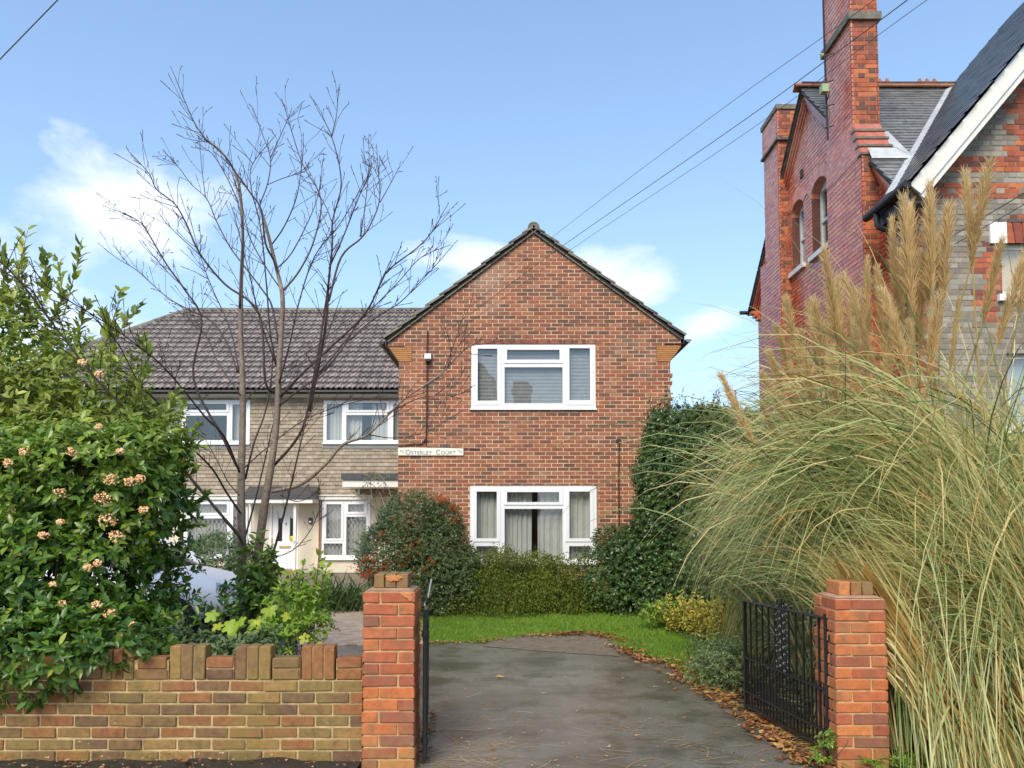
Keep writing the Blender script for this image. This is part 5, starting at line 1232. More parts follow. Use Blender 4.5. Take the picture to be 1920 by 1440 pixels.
def gate(label, hinge, free, z0, zh, zf, swoop, seed, group='wrought iron gates'):
    """hinge, free: (x,y) ground points; top rail height zh at hinge, zf at the free end"""
    h = Vector((*hinge, 0)); e = Vector((*free, 0)); d = (e - h).normalized(); L = (e - h).length; nrm = Vector((-d.y, d.x, 0))
    root = thing('iron_gate', label, 'gate', h, group)
    at = lambda s, z, o=0: h + d * s + Z * z + nrm * o
    def bar(p, q_, wd, name, m=M['iron'], flat=None):
        b = MB(); ax = (q_ - p).normalized(); s1 = nrm; s2 = ax.cross(nrm).normalized(); t1 = (flat or wd) / 2; t2 = wd / 2
        cs = [s1 * t1 + s2 * t2, s1 * t1 - s2 * t2, -s1 * t1 - s2 * t2, -s1 * t1 + s2 * t2]
        b.add([p + c for c in cs] + [q_ + c for c in cs], [(3, 2, 1, 0), (4, 5, 6, 7)] + [(i, (i + 1) % 4, 4 + (i + 1) % 4, 4 + i) for i in range(4)])
        return b.build(name, m, root)
    top = lambda s: zh + (zf - zh) * (s / L if not swoop else (max(0, s / L - .45) / .55) ** 1.6)
    bar(at(0, z0 - .03), at(0, zh + .03), .032, 'hanging_stile'); bar(at(L, z0), at(L, top(L)), .026, 'closing_stile')
    # separate hinge post plate
    bar(at(-.055, z0 + .02), at(-.055, zh - .02), .018, 'hinge_post')
    mid = z0 + (zh - z0) * .46
    for z in (z0 + .02, z0 + .13, mid): bar(at(0, z), at(L, z), .016, 'rail', flat=.022)
    k = 10
    tr = MB()
    for i in range(k):
        a, b_ = at(L * i / k, top(L * i / k)), at(L * (i + 1) / k, top(L * (i + 1) / k)); tr.tube([a, b_], .011, 4)
    tr.build('top_rail', M['iron'], root)
    nb = 12
    for i in range(1, nb):
        s = L * i / nb
        if i in (5, 6, 7): 
            bar(at(s, z0 + .02), at(s, mid), .012, 'bar')
            if i == 6: continue
            bar(at(s, mid), at(s, top(s)), .012, 'bar'); continue
        bar(at(s, z0 + .02), at(s, top(s)), .013, 'bar')
    for i in range(nb):
        s = L * (i + .5) / nb; bar(at(s, z0 + .02), at(s, mid + .035), .010, 'dog_bar')
    # scroll panel: C and S scrolls either side of the centre line
    sc = L * .5; pw = L / nb * 1.15; zz = mid + .05; sM = MB(); htop = top(sc)
    def scroll(cs, cz, r, st, sg, turns=1.3):
        pts = []
        for i in range(20):
            a = st + sg * i / 19 * turns * 2 * math.pi; r_ = r * (1 - .7 * i / 19); pts.append(at(cs + r_ * math.cos(a), cz + r_ * math.sin(a)))
        sM.tube(pts, .0075, 5)
    nlev = 4; hh = (htop - mid) / nlev
    for k2 in range(nlev):
        cz = mid + hh * (k2 + .5)
        for sg in (-1, 1):
            scroll(sc + sg * pw * .5, cz + hh * .2, pw * .42, math.pi * (.5), sg); scroll(sc + sg * pw * .5, cz - hh * .22, pw * .34, -math.pi * .5, -sg)
        sM.tube([at(sc, cz - hh * .5), at(sc, cz + hh * .5)], .006, 4)
    for sg in (-1, 1): scroll(sc + sg * .045, htop + .03, .035, -math.pi / 2, sg)
    sM.tube([at(sc, htop), at(sc, htop + .075)], [.012, .004], 6); sM.tube([at(sc, htop + .03), at(sc, htop + .05)], [.02, .02], 6)
    sM.build('scrollwork', M['iron'], root)
    cl = MB()
    for z in (z0 + .12, zh - .12): cl.tube([at(-.06, z - .02), at(-.06, z + .02)], .026, 8); cl.tube([at(-.05, z), at(0, z)], .01, 6)
    cl.build('hinge', M['iron'], root)
    return at, L
atL, LL = gate('left wrought iron gate swung open edge-on beside the left pillar', (pLx1 + .055, 5.16), (G(812, 1333).x - .02, 6.25), .05, .98, .88, True, 1)
gate('right wrought iron gate swung open in front of the pampas grass', (P(1560, 1400, 5.12).x, 5.16), (P(1399, 1325, 6.38).x, 6.38), .07, .95, .93, False, 2)
def latch():
    r = thing('gate_stay', 'pale worn metal bar sticking up at the far end of the left gate', 'metal bar', (G(806, 1160).x, 6.2, .9))
    q = MB(); a = P(801, 1128, 6.15); b = P(809, 1086, 6.15); q.box((-.012, -.006, 0), (.012, .006, (b - a).length)); 
    rot = (b - a).to_track_quat('Z', 'Y').to_matrix().to_4x4(); q.v = [tuple(Matrix.Translation(a) @ rot @ Vector(v)) for v in q.v]; q.build('bar', M['worn_metal'], r)
    q = MB(); q.tube([a + Vector((0, 0, .01)), P(797, 1136, 6.15)], .012, 6); q.build('hook', M['worn_metal'], r)
latch()

# ================================================================== CAR
def car():
    cx, cy = -5.55, 10.6
    root = thing('parked_car', 'white hatchback parked behind the big flowering shrub', 'car', (cx, cy, 0))
    # side profile (x along the length, nose toward +x), section half-widths
    prof = [(-1.95, .42, .80, .62), (-1.9, .30, .98, .74), (-1.55, .25, 1.05, .82), (-.9, .22, 1.02, .86), (0, .22, .99, .87), (.75, .22, .96, .87), (1.2, .25, .90, .85), (1.65, .28, .80, .80), (1.9, .32, .68, .70), (1.98, .38, .58, .6)]
    def loft(secs, m, name, seg=10):
        v = []; f = []
        for (x, z0, z1, hw) in secs:
            for k in range(2 * seg):
                a = 2 * math.pi * k / (2 * seg); ca, sa = math.cos(a), math.sin(a); p = .45
                v.append((cx + x, cy + hw * math.copysign(abs(ca) ** p, ca), (z0 + z1) / 2 + (z1 - z0) / 2 * math.copysign(abs(sa) ** p, sa)))
        n = 2 * seg
        for i in range(len(secs) - 1):
            for k in range(n): f.append((i * n + k, (i + 1) * n + k, (i + 1) * n + (k + 1) % n, i * n + (k + 1) % n))
        f += [tuple(range(n)), tuple(range((len(secs) - 1) * n, len(secs) * n))[::-1]]
        return raw(name, v, f, None, m, smooth=True, parent=root)
    loft(prof, M['car_paint'], 'body')
    loft([(-1.78, .9, 1.0, .66), (-1.5, .9, 1.33, .62), (-.9, .9, 1.44, .60), (-.1, .9, 1.45, .60), (.35, .9, 1.34, .62), (1.0, .88, .93, .70)], M['car_glass'], 'windows')
    loft([(-1.55, 1.33, 1.37, .56), (-1.0, 1.38, 1.475, .56), (-.1, 1.38, 1.485, .56), (.22, 1.34, 1.42, .57)], M['car_paint'], 'roof')
    for sy in (-1, 1):
        for (xa, za, xb, zb) in ((.3, 1.38, .98, .93), (-.35, 1.42, -.3, .97), (-1.5, 1.34, -1.75, .95)):
            q = MB(); q.tube([(cx + xa, cy + sy * .60, za), (cx + xb, cy + sy * .73, zb)], .04, 6); q.build('pillar', M['car_paint'], root)
        for xw in (-1.25, 1.25):
            q = MB(); q.tube([(cx + xw, cy + sy * .66, .31), (cx + xw, cy + sy * .87, .31)], .31, 20); w = q.build('wheel', M['rubber'], root)
            q = MB(); q.tube([(cx + xw, cy + sy * .80, .31), (cx + xw, cy + sy * .885, .31)], .20, 16); q.build('rim', M['alloy'], w)
        q = MB(); q.tube([(cx + 1.72, cy + sy * .62, .66), (cx + 1.93, cy + sy * .52, .62)], [.11, .07], 10); q.build('headlight', M['worn_metal'], root)
        q = MB(); q.tube([(cx + .75, cy + sy * .85, .98), (cx + .72, cy + sy * 1.0, 1.02)], [.05, .08], 8); q.build('mirror', M['car_paint'], root)
    q = MB(); q.box((cx + 1.93, cy - .35, .42), (cx + 2.0, cy + .35, .52)); q.build('grille', M['black_plastic'], root)
car()

# ================================================================== BARE TREE
def bare_tree():
    rr = random.Random(12); YT = 8.5
    base = G(462, 1232); base = P(462, 1225, YT); base.z = 0
    root = thing('bare_tree', 'leafless young tree with two slim trunks and a wide spray of dark twigs', 'tree', base)
    c4 = lambda x, y: (200 + x * .34375, 120 + y * .34375)
    c6 = lambda x, y: (200 + x * .3751, 560 + y * .3751)
    lim = []
    # (name, points px, depth start, depth end, r0, r1)
    lim.append(('trunk', [(466, 1232), (456, 1150), (452, 1085), (457, 1000), (450, 900), (450, 800), (452, 700), (450, 620), (449, 520), (451, 440), (446, 345), (420, 290), (386, 262)], 8.5, 8.6, .066, .006))
    lim.append(('trunk', [(474, 1215), (482, 1100), (488, 1020), (500, 940), (511, 860), (519, 780), (521, 700), (528, 620), (530, 560), (517, 500), (500, 430), (490, 393)], 8.45, 8.2, .058, .014))
    B = lambda pts, y0, y1, r0=.016, r1=.004: lim.append(('branch', pts, y0, y1, r0 * .95, r1 * .85))
    B([c4(*p) for p in [(960, 1250), (905, 1080), (870, 980), (845, 800), (780, 700), (700, 580), (640, 500), (520, 380), (430, 220), (365, 50)]], 8.3, 7.7, .014)
    B([c4(*p) for p in [(960, 1250), (1060, 1130), (1130, 960), (1165, 730), (1060, 530), (985, 300), (975, 245)]], 8.3, 8.9, .013)
    B([c6(1010, 560), c6(1060, 300), c4(1200, 1396), c4(1215, 1200), c4(1235, 1000), c4(1235, 850), c4(1275, 650), c4(1225, 400), c4(1135, 220)], 8.3, 7.9, .02)
    B([c4(*p) for p in [(1225, 400), (1250, 280), (1270, 170)]], 7.95, 8.0, .006)
    B([c4(*p) for p in [(1210, 1300), (1280, 1060), (1380, 940), (1440, 870), (1490, 740), (1490, 600), (1470, 460)]], 8.1, 8.7, .013)
    B([c4(*p) for p in [(1380, 940), (1410, 780), (1430, 560), (1430, 410)]], 8.4, 8.8, .007)
    B([c4(*p) for p in [(1490, 740), (1550, 650), (1595, 570)]], 8.6, 8.8, .006)
    B([(521, 735), c6(800, 420), c4(830, 1360), c4(640, 1200), c4(510, 1040), c4(430, 870), c4(370, 760), c4(270, 680), c4(230, 600), c4(130, 490)], 8.4, 7.7, .017)
    B([c4(*p) for p in [(932, 1520), (905, 1330), (860, 1240), (740, 1090), (670, 990), (600, 860), (540, 730), (470, 660), (390, 560), (320, 490)]], 8.4, 9.2, .012)
    B([c6(650, 840), c6(590, 690), c6(440, 400), c4(520, 1250 + 146), c4(430, 1230), c4(340, 1100), c4(240, 940), c4(190, 870), c4(110, 820), c4(30, 790)], 8.5, 8.0, .017)
    B([c4(430, 1230), c4(330, 1140), c4(240, 1040), c4(235, 1010)], 8.1, 8.3, .006)
    B([(450, 700), (425, 640), c4(560, 1396), c4(430, 1330), c4(330, 1270), c4(170, 1130), c4(90, 1080), c4(0, 1020)], 8.7, 9.0, .010)
    B([c6(870, 490), c6(1010, 360), c6(1240, 130), (690, 575), c4(1500, 1190), c4(1550, 1120), c4(1700, 1000), c4(1780, 900), c4(1845, 790)], 8.2, 7.4, .016)
    B([(600, 700), (660, 625), c4(1390, 1396), c4(1500, 1280), c4(1600, 1180), c4(1720, 1050), c4(1850, 990)], 8.2, 8.5, .010)
    B([(655, 640), (700, 600), c4(1600, 1300), c4(1720, 1180), c4(1810, 1080), c4(1885, 985)], 8.0, 7.8, .008)
    B([c4(*p) for p in [(932, 1690), (890, 1480), (870, 1230), (860, 1000), (820, 830), (790, 690), (785, 540), (905, 400)]], 8.5, 8.0, .011)
    B([c4(*p) for p in [(785, 540), (760, 500), (715, 470)]], 8.1, 8.1, .005)
    B([c4(*p) for p in [(840, 760), (880, 640), (890, 510), (850, 400), (805, 260)]], 8.2, 8.5, .008)
    B([c4(*p) for p in [(890, 510), (960, 370), (1000, 270)]], 8.4, 8.6, .006)
    B([c4(*p) for p in [(890, 1000), (975, 890), (1040, 740), (1065, 560), (1078, 430)]], 8.4, 8.0, .009)
    B([c4(*p) for p in [(880, 660), (960, 620), (1070, 590), (1105, 568)]], 8.3, 8.5, .005)
    B([c4(*p) for p in [(730, 1330), (735, 1100), (740, 900), (700, 720), (600, 520), (505, 440)]], 8.55, 8.7, .012)
    B([c4(*p) for p in [(960, 1250), (880, 1130), (790, 960), (740, 780), (700, 640)]], 8.3, 8.6, .009)
    B([c4(*p) for p in [(540, 730), (525, 600), (508, 440)]], 8.8, 8.9, .006)
    B([c4(*p) for p in [(500, 1030), (420, 960), (330, 870), (295, 815)]], 8.2, 8.4, .006)
    B([c4(*p) for p in [(920, 1130), (1000, 1040), (1080, 920), (1160, 740), (1180, 540)]], 8.3, 8.5, .009)
    B([c4(*p) for p in [(1235, 860), (1190, 770), (1165, 720)]], 8.0, 8.2, .006)
    B([c4(*p) for p in [(1215, 1100), (1300, 940), (1380, 740), (1420, 640), (1440, 560)]], 8.1, 7.6, .009)
    # lower limbs
    B([(455, 1022), (446, 1005), (420, 970), (370, 910), (305, 835), (240, 775), (170, 700), (90, 600), (30, 520), (-20, 475)], 8.4, 4.9, .022, .006)
    B([(90, 600), (60, 545), (0, 505), (-30, 470)], 5.7, 5.3, .006)
    B([(452, 965), (425, 925), (400, 880), (360, 835), (300, 760), (262, 715), (215, 640), (180, 600)], 8.5, 5.5, .014)
    B([(453, 885), (421, 819), (387, 781), (350, 740), (309, 691), (275, 661), (200, 605), (100, 545), (60, 500)], 8.5, 5.4, .013)
    B([(451, 740), (410, 680), (385, 630), (361, 601), (350, 545)], 8.5, 8.9, .009)
    B([(512, 922), (560, 909), (609, 871), (642, 834), (687, 815), (725, 777), (760, 745), (828, 700), (862, 660), (900, 640)], 8.3, 7.6, .024, .006)
    B([(725, 777), (790, 745), (850, 742), (880, 730)], 7.9, 7.8, .007)
    B([(828, 700), (845, 660), (870, 590)], 7.8, 7.7, .005)
    B([(687, 815), (740, 822), (800, 812), (855, 780)], 8.0, 8.3, .007)
    B([(511, 871), (549, 830), (575, 785), (597, 672), (612, 560), c4(1215, 1200)], 8.3, 8.1, .017, .012)
    B([(524, 760), (560, 730), (600, 700), (640, 650), (665, 610)], 8.3, 8.3, .012, .010)
    B([(457, 900), (475, 830), (496, 770), (511, 695), (507, 635), (485, 590), (462, 560), (430, 500)], 8.6, 8.9, .014)
    B([(459, 1010), (480, 930), (500, 850), (515, 790), (530, 740), (560, 690)], 8.7, 9.2, .012)
    B([(487, 1080), (508, 1040), (520, 1000), (540, 930), (560, 850), (575, 770), (590, 700), (640, 560)], 8.3, 7.9, .018)
    B([(505, 1050), (548, 1030), (580, 995), (598, 960)], 8.0, 7.6, .006)
    B([(458, 880), (500, 838), (570, 790), (640, 760), (720, 745)], 8.6, 9.3, .009)
    B([(449, 780), (470, 740), (520, 700), (590, 650), (650, 600)], 8.6, 9.4, .010)
    B([(450, 930), (425, 900), (400, 850), (372, 800)], 8.5, 8.9, .008)
    B([(522, 930), (560, 940), (590, 925), (600, 905)], 8.3, 7.9, .006)
    B([(526, 720), (545, 640), (560, 560), (590, 480), (640, 420), (690, 330)], 8.3, 7.6, .010)
    B([(450, 700), (430, 620), (400, 540), (370, 470), (355, 400)], 8.6, 9.2, .010)
    B([(520, 690), (490, 600), (470, 520), (455, 470), (440, 400)], 8.4, 7.9, .010)
    tw = MB()
    def twig(p, d, L, r, depth):
        n = max(3, int(L / .09)); pts = [p]; rad = [r]; dd = d.copy()
        for i in range(n):
            dd = (dd + Vector((rr.gauss(0, .10), rr.gauss(0, .10), .035 + rr.gauss(0, .05)))).normalized()
            pts.append(pts[-1] + dd * (L / n)); rad.append(r + (.0022 - r) * (i + 1) / n)
        rad[-1] = .0042  # bud
        tw.tube(pts, rad, 4, .5, cap=False)
        if depth:
            for i in range(1, n):
                if rr.random() < .42:
                    sd = Vector((rr.gauss(0, 1), rr.gauss(0, .7), rr.gauss(.35, .5))).normalized(); nd = (dd * .9 + sd * .8).normalized()
                    twig(pts[i], nd, L * rr.uniform(.25, .6), rad[i] * .8, depth - 1)
        else:
            for i in range(1, n + 1):
                if rr.random() < .5:
                    sd = (dd + Vector((rr.gauss(0, .8), rr.gauss(0, .8), .3))).normalized(); tw.tube([pts[i], pts[i] + sd * .022], [.003, .0035], 4, .5)
    for nm, pts, y0, y1, r0, r1 in lim:
        n = len(pts); w = [P(p[0], p[1], y0 + (y1 - y0) * i / (n - 1)) for i, p in enumerate(pts)]
        w = [p + Vector((rr.gauss(0, .006), rr.gauss(0, .03), rr.gauss(0, .006))) for p in w]
        if nm == 'trunk' : w[0].z = -.02
        c = bez(w, 5); m = len(c); rad = [r0 + (r1 - r0) * (i / (m - 1)) ** .8 for i in range(m)]
        rad = [r * (1 + .10 * mnoise.noise(c[i] * 9)) for i, r in enumerate(rad)]
        q = MB(); q.tube(c, rad, 8 if nm == 'trunk' else 6, .5); q.build(nm, M['bark'] if nm == 'trunk' or (r0 > .019) else M['twig'], root, smooth=True)
        Ltot = sum((c[i + 1] - c[i]).length for i in range(m - 1))
        k = int(Ltot * (9.0 if nm == 'branch' else 1.5))
        for _ in range(k):
            i = int(m * rr.uniform(.30 if nm == 'branch' else .45, .97)); i = min(i, m - 2); d = (c[i + 1] - c[i]).normalized()
            sd = Vector((rr.gauss(0, 1), rr.gauss(0, .8), rr.gauss(.2, .6))); sd = (sd - d * sd.dot(d)).normalized()
            nd = (d * rr.uniform(.7, 1.2) + sd * rr.uniform(.5, .9) + Vector((0, 0, .15))).normalized()
            twig(c[i], nd, rr.uniform(.08, .42) * (1 if c[i].z > 2.2 else .7), min(rad[i] * .6, .0040), 1 if rr.random() < .5 else 0)
        twig(c[-1], (c[-1] - c[-3]).normalized(), rr.uniform(.04, .10), .003, 0)
    tw.build('twigs', M['twig'], root, kind='stuff')
bare_tree()

# ================================================================== SHRUBS
Pb = lambda px, py, Y, rx, ry, rz: (*P(px, py, Y), rx, ry, rz)
s = lambda px, Y: px / F * Y        # photo px to metres at a depth
# big flowering viburnum over the wall
vib = [Pb(225, 1200, 5.25, .24, .26, .13), Pb(150, 1225, 5.2, .30, .26, .17), Pb(95, 1235, 5.22, .42, .26, .20), Pb(20, 1200, 5.3, .4, .28, .20), Pb(110, 1080, 5.9, .62, .72, .62), Pb(215, 1090, 5.95, .30, .5, .62), Pb(60, 930, 6.0, .75, .7, .5), Pb(200, 895, 6.0, .52, .62, .40), Pb(275, 940, 6.05, .27, .45, .32),
       Pb(90, 1180, 5.62, .60, .50, .40), Pb(-150, 1000, 6.0, .8, .8, 1.1), Pb(275, 858, 6.2, .28, .35, .18), Pb(-330, 1000, 6.2, .8, .9, 1.3), Pb(190, 1190, 5.75, .26, .4, .3)]
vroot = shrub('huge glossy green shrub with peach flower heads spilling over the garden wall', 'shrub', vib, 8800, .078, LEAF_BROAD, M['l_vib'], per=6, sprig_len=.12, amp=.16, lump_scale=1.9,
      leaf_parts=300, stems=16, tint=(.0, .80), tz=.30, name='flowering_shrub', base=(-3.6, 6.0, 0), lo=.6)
def flower_heads():
    rr = random.Random(3)
    spots = [(211, 901, 13), (244, 903, 10), (263, 897, 8), (192, 936, 14), (202, 976, 14), (218, 1006, 12), (113, 925, 11), (113, 979, 6), (82, 1004, 8), (116, 1136, 11), (144, 1176, 12), (208, 1151, 11), (181, 1135, 9), (191, 1184, 11), (77, 1206, 9), (180, 1232, 11), (14, 868, 9), (16, 956, 10), (15, 974, 9),
             (270, 956, 8), (30, 1039, 7), (100, 1096, 6), (165, 1065, 7), (183, 1056, 7), (135, 847, 9), (48, 847, 10), (240, 1212, 8), (249, 1172, 7), (226, 1192, 6), (186, 702, 7), (155, 680, 7), (185, 800, 6), (225, 846, 6), (243, 1290, 0)]
    for i, (px, py, r) in enumerate(spots):
        if r == 0: continue
        Y = 5.25 if py > 1000 else 5.4
        c = P(px, py, Y); R_ = r / F * Y * 1.15
        q = MB(); n = 42
        for k in range(n):
            d = Vector((rr.gauss(0, 1), rr.gauss(0, 1) - .6, rr.gauss(0, 1) + .3)).normalized(); e = c + Vector((d.x * R_, d.y * R_ * .7, d.z * R_ * .75)) * rr.uniform(.8, 1.1)
            if k % 3 == 0: q.tube([c, e], [.0012, .0012], 3, .6, cap=False)
            x = d.orthogonal().normalized(); y = d.cross(x); sz = rr.uniform(.006, .0105)
            q.add([e + x * sz, e + y * sz, e - x * sz, e - y * sz, e + d * sz * .8, e - d * sz * .6], [(0, 1, 4), (1, 2, 4), (2, 3, 4), (3, 0, 4), (1, 0, 5), (2, 1, 5), (3, 2, 5), (0, 3, 5)], rr.random())
        o = q.build('flower_head', M['flower'], vroot)
flower_heads()
# taller paler shrub rising behind it at the far left
shrub('tall loose olive green shrub rising at the left edge above the flowering shrub', 'shrub',
      [Pb(20, 670, 7.2, .55, .5, .52), Pb(130, 735, 6.9, .50, .5, .30), Pb(-100, 660, 7.2, .8, .7, .9), Pb(60, 790, 6.8, .8, .5, .5), Pb(205, 800, 6.7, .48, .5, .32), Pb(268, 812, 6.6, .26, .35, .18), Pb(110, 860, 6.4, .6, .4, .3)], 2900, .076, LEAF_BROAD, M['l_olive'], per=6, sprig_len=.2, amp=.3, lump_scale=2.6, stems=14, tint=(.0, .9), upward=.7, name='tall_shrub', base=(-5.0, 7.2, 0), lo=.5, hi=1.1)
def shoots():
    """upright leafy shoots that stand clear of the tall shrub"""
    rr = random.Random(21); root = thing('leafy_shoots', 'upright olive shoots with pointed leaves standing against the sky at the far left', 'shoots', (-5.1, 7.3, 0))
    pos = []; dr = []; nm = []; sz = []; st = MB()
    for (bx, by, tx, ty) in [(20, 620, 52, 432), (60, 600, 40, 470), (120, 590, 153, 462), (100, 600, 108, 490), (180, 690, 226, 548), (210, 700, 262, 572), (5, 600, 8, 480), (150, 660, 165, 570), (90, 560, 88, 480), (245, 730, 268, 640), (200, 640, 190, 590),
                             (300, 860, 345, 760), (320, 880, 372, 800), (280, 800, 330, 735), (250, 780, 275, 700), (340, 960, 392, 925), (330, 1000, 380, 985), (310, 930, 365, 880), (330, 850, 372, 838)]:
        Y = rr.uniform(6.9, 7.4) if by < 780 else rr.uniform(6.2, 6.6)
        a, b = P(bx, by, Y), P(tx, ty, Y); mid = (a + b) / 2 + Vector((rr.gauss(0, .05), 0, rr.gauss(0, .03))); c = bez([a, mid, b], 7); st.tube(c, [.006 - .004 * i / len(c) for i in range(len(c))], 4)
        for i, p in enumerate(c):
            d = (c[min(i + 1, len(c) - 1)] - c[max(i - 1, 0)]).normalized()
            for k in range(2):
                sd = Vector((rr.gauss(0, 1), rr.gauss(0, 1), rr.gauss(0, .4))).normalized()
                pos.append(p); dr.append(d * .9 + sd * .7); nm.append(Vector((rr.gauss(0, .6), -.6, .8))); sz.append(rr.uniform(.07, .115) * (1.25 if by < 780 else .9))
    v, f, k = leaves_geo(np.array(pos), np.array(dr), np.array(nm), np.array(sz), LEAF_BROAD)
    o = raw('foliage', v, f, np.repeat(rng.uniform(.1, .9, len(pos)), k), M['l_olive'], parent=root); o['kind'] = 'stuff'; st.build('stems', M['stem'], root)
shoots()
# loose understorey right of the viburnum
shrub('thin dark-stemmed bush with sparse leaves between the flowering shrub and the bare tree', 'bush',
      [Pb(320, 1130, 6.3, .22, .3, .34), Pb(370, 1200, 6.1, .36, .3, .13), Pb(430, 1180, 6.2, .25, .3, .16), Pb(300, 1050, 6.5, .22, .3, .3)], 190, .065, LEAF_BROAD, M['l_vib'], per=5, sprig_len=.14, amp=.2, stems=16, tint=(.0, .6), name='bush', lo=.35, hi=1.1, base=(-2.75, 6.25, 0))
shrub('dense low dark bush behind the crenellated wall left of the bare tree', 'bush', [Pb(400, 1225, 5.7, .38, .22, .10), Pb(480, 1215, 5.65, .25, .2, .08), Pb(300, 1230, 5.7, .25, .2, .12)], 500, .05, LEAF_BROAD, M['l_grey'], per=6, sprig_len=.08, stems=4, tint=(.0, .55), name='bush', lo=.3)
# evergreen sprouting around the trunks
shrub('narrow evergreen growing up around the foot of the twin trunks', 'bush', [Pb(488, 1060, 8.25, .10, .15, .24), Pb(480, 1120, 8.2, .17, .2, .26), Pb(445, 1130, 8.3, .14, .2, .12), Pb(500, 1100, 8.2, .10, .1, .18)], 210, .10, LEAF_BROAD, M['l_vib'], per=5, sprig_len=.13, amp=.12, stems=10, tint=(.1, .95), name='evergreen_bush', lo=.2, base=(-2.85, 8.25, 0))
# dark shrub in front of the terrace window
shrub('rounded dark green shrub in front of the terrace beside the white car', 'shrub', [Pb(405, 1060, 15.0, .58, .6, .62), Pb(370, 1080, 15.0, .5, .5, .5), Pb(445, 1075, 15.2, .4, .5, .5)], 2600, .085, LEAF_NARROW, M['l_grey'], per=5, sprig_len=.10, amp=.12, stems=5, tint=(.0, .5), name='rounded_shrub')
# berry bush
ber = [Pb(775, 1000, 13.05, .60, .6, .58), Pb(735, 1040, 12.95, .48, .6, .55), Pb(820, 1040, 12.95, .46, .6, .55), Pb(850, 1090, 12.75, .36, .5, .42), Pb(770, 1120, 12.65, .70, .6, .5), Pb(825, 985, 13.15, .30, .4, .38)]
broot = shrub('round grey-green bush dotted with orange berries beside the brick gable', 'bush', ber, 12000, .042, LEAF_SMALL, M['l_pyra'], per=7, sprig_len=.14, amp=.16, lump_scale=3, stems=8, tint=(.05, .85), name='berry_bush', upward=.5)
def berries():
    rr = random.Random(6); q = MB()
    for (px, py, spr, n, Y) in [(690, 1055, 16, 26, 12.05), (715, 1068, 22, 34, 12.0), (700, 1045, 14, 14, 12.05), (745, 1062, 20, 16, 12.0), (758, 985, 8, 8, 12.2), (738, 975, 8, 6, 12.25), (772, 1020, 14, 10, 12.05), (715, 1005, 14, 10, 12.1), (830, 938, 10, 22, 12.5), (848, 952, 9, 18, 12.5), (820, 925 + 10, 14, 10, 12.5), (855, 975, 9, 8, 12.5), (800, 1060, 30, 12, 11.95), (755, 1035, 25, 12, 12.0), (690, 1078, 16, 24, 12.0), (785, 1075, 20, 10, 11.95)]:
        for _ in range(n):
            c0 = P(px + rr.gauss(0, spr * .55), py + rr.gauss(0, spr * .4), Y + .3 + rr.uniform(-.1, .15))
            for _ in range(6):
                c = c0 + Vector((rr.gauss(0, .018), rr.gauss(0, .02), rr.gauss(0, .018))); r = rr.uniform(.007, .011)
                q.add([c + Vector(v) * r for v in ((1, 0, 0), (-1, 0, 0), (0, 1, 0), (0, -1, 0), (0, 0, 1), (0, 0, -1))], [(0, 2, 4), (2, 1, 4), (1, 3, 4), (3, 0, 4), (2, 0, 5), (1, 2, 5), (3, 1, 5), (0, 3, 5)], rr.random())
    q.build('berries', M['berry'], broot, kind='stuff')
berries()
# golden drooping hedge
shrub('golden green hedge with drooping sprays under the lower white window', 'hedge', [Pb(965, 1068, 13.10, .60, .55, .50), Pb(900, 1080, 12.90, .5, .5, .52), Pb(1030, 1080, 13.00, .40, .5, .45), Pb(1080, 1110, 13.10, .40, .5, .36), Pb(940, 1110, 12.70, .8, .5, .42), Pb(1010, 1045, 13.40, .35, .4, .25), Pb(880, 1120, 12.70, .5, .5, .42), Pb(915, 1045, 13.30, .4, .4, .28), Pb(975, 1042, 13.10, .55, .4, .32), Pb(1080, 1085, 12.90, .35, .4, .3)],
      9000, .042, LEAF_SMALL, M['l_gold'], per=8, sprig_len=.34, amp=.34, lump_scale=2.7, stems=8, tint=(.05, .85), name='golden_hedge', droop=1.7, spread=.7)
def arching_sprays():
    rr = random.Random(8); root = thing('arching_sprays', 'feathery arching sprigs along the top of the golden hedge below the window', 'sprigs', (.3, 12.9, .9)); pos = []; dr = []; nm = []; st = MB()
    for _ in range(70):
        px = rr.uniform(870, 1090); b = P(px, 1055 + abs(px - 975) * .12, 12.75 + rr.uniform(-.2, .2)); L = rr.uniform(.18, .45); d = Vector((rr.gauss(0, .6), -.2, 1)).normalized(); p = b; pts = [p]
        for k in range(10): d = (d + Vector((d.x * .12, -.02, -.16))).normalized(); p = p + d * L / 10; pts.append(p)
        st.tube(pts, .003, 3, .5, cap=False)
        for p in pts[2:]:
            for k in range(3): pos.append(p); dr.append(Vector((rr.gauss(0, 1), rr.gauss(0, 1), rr.gauss(-.3, .5)))); nm.append(Vector((rr.gauss(0, 1), -.5, 1)))
    v, f, k = leaves_geo(np.array(pos), np.array(dr), np.array(nm), rng.uniform(.025, .045, len(pos)), LEAF_SMALL)
    o = raw('foliage', v, f, np.repeat(rng.uniform(.2, .95, len(pos)), k), M['l_gold'], parent=root); o['kind'] = 'stuff'; st.build('stems', M['stem'], root)
arching_sprays()
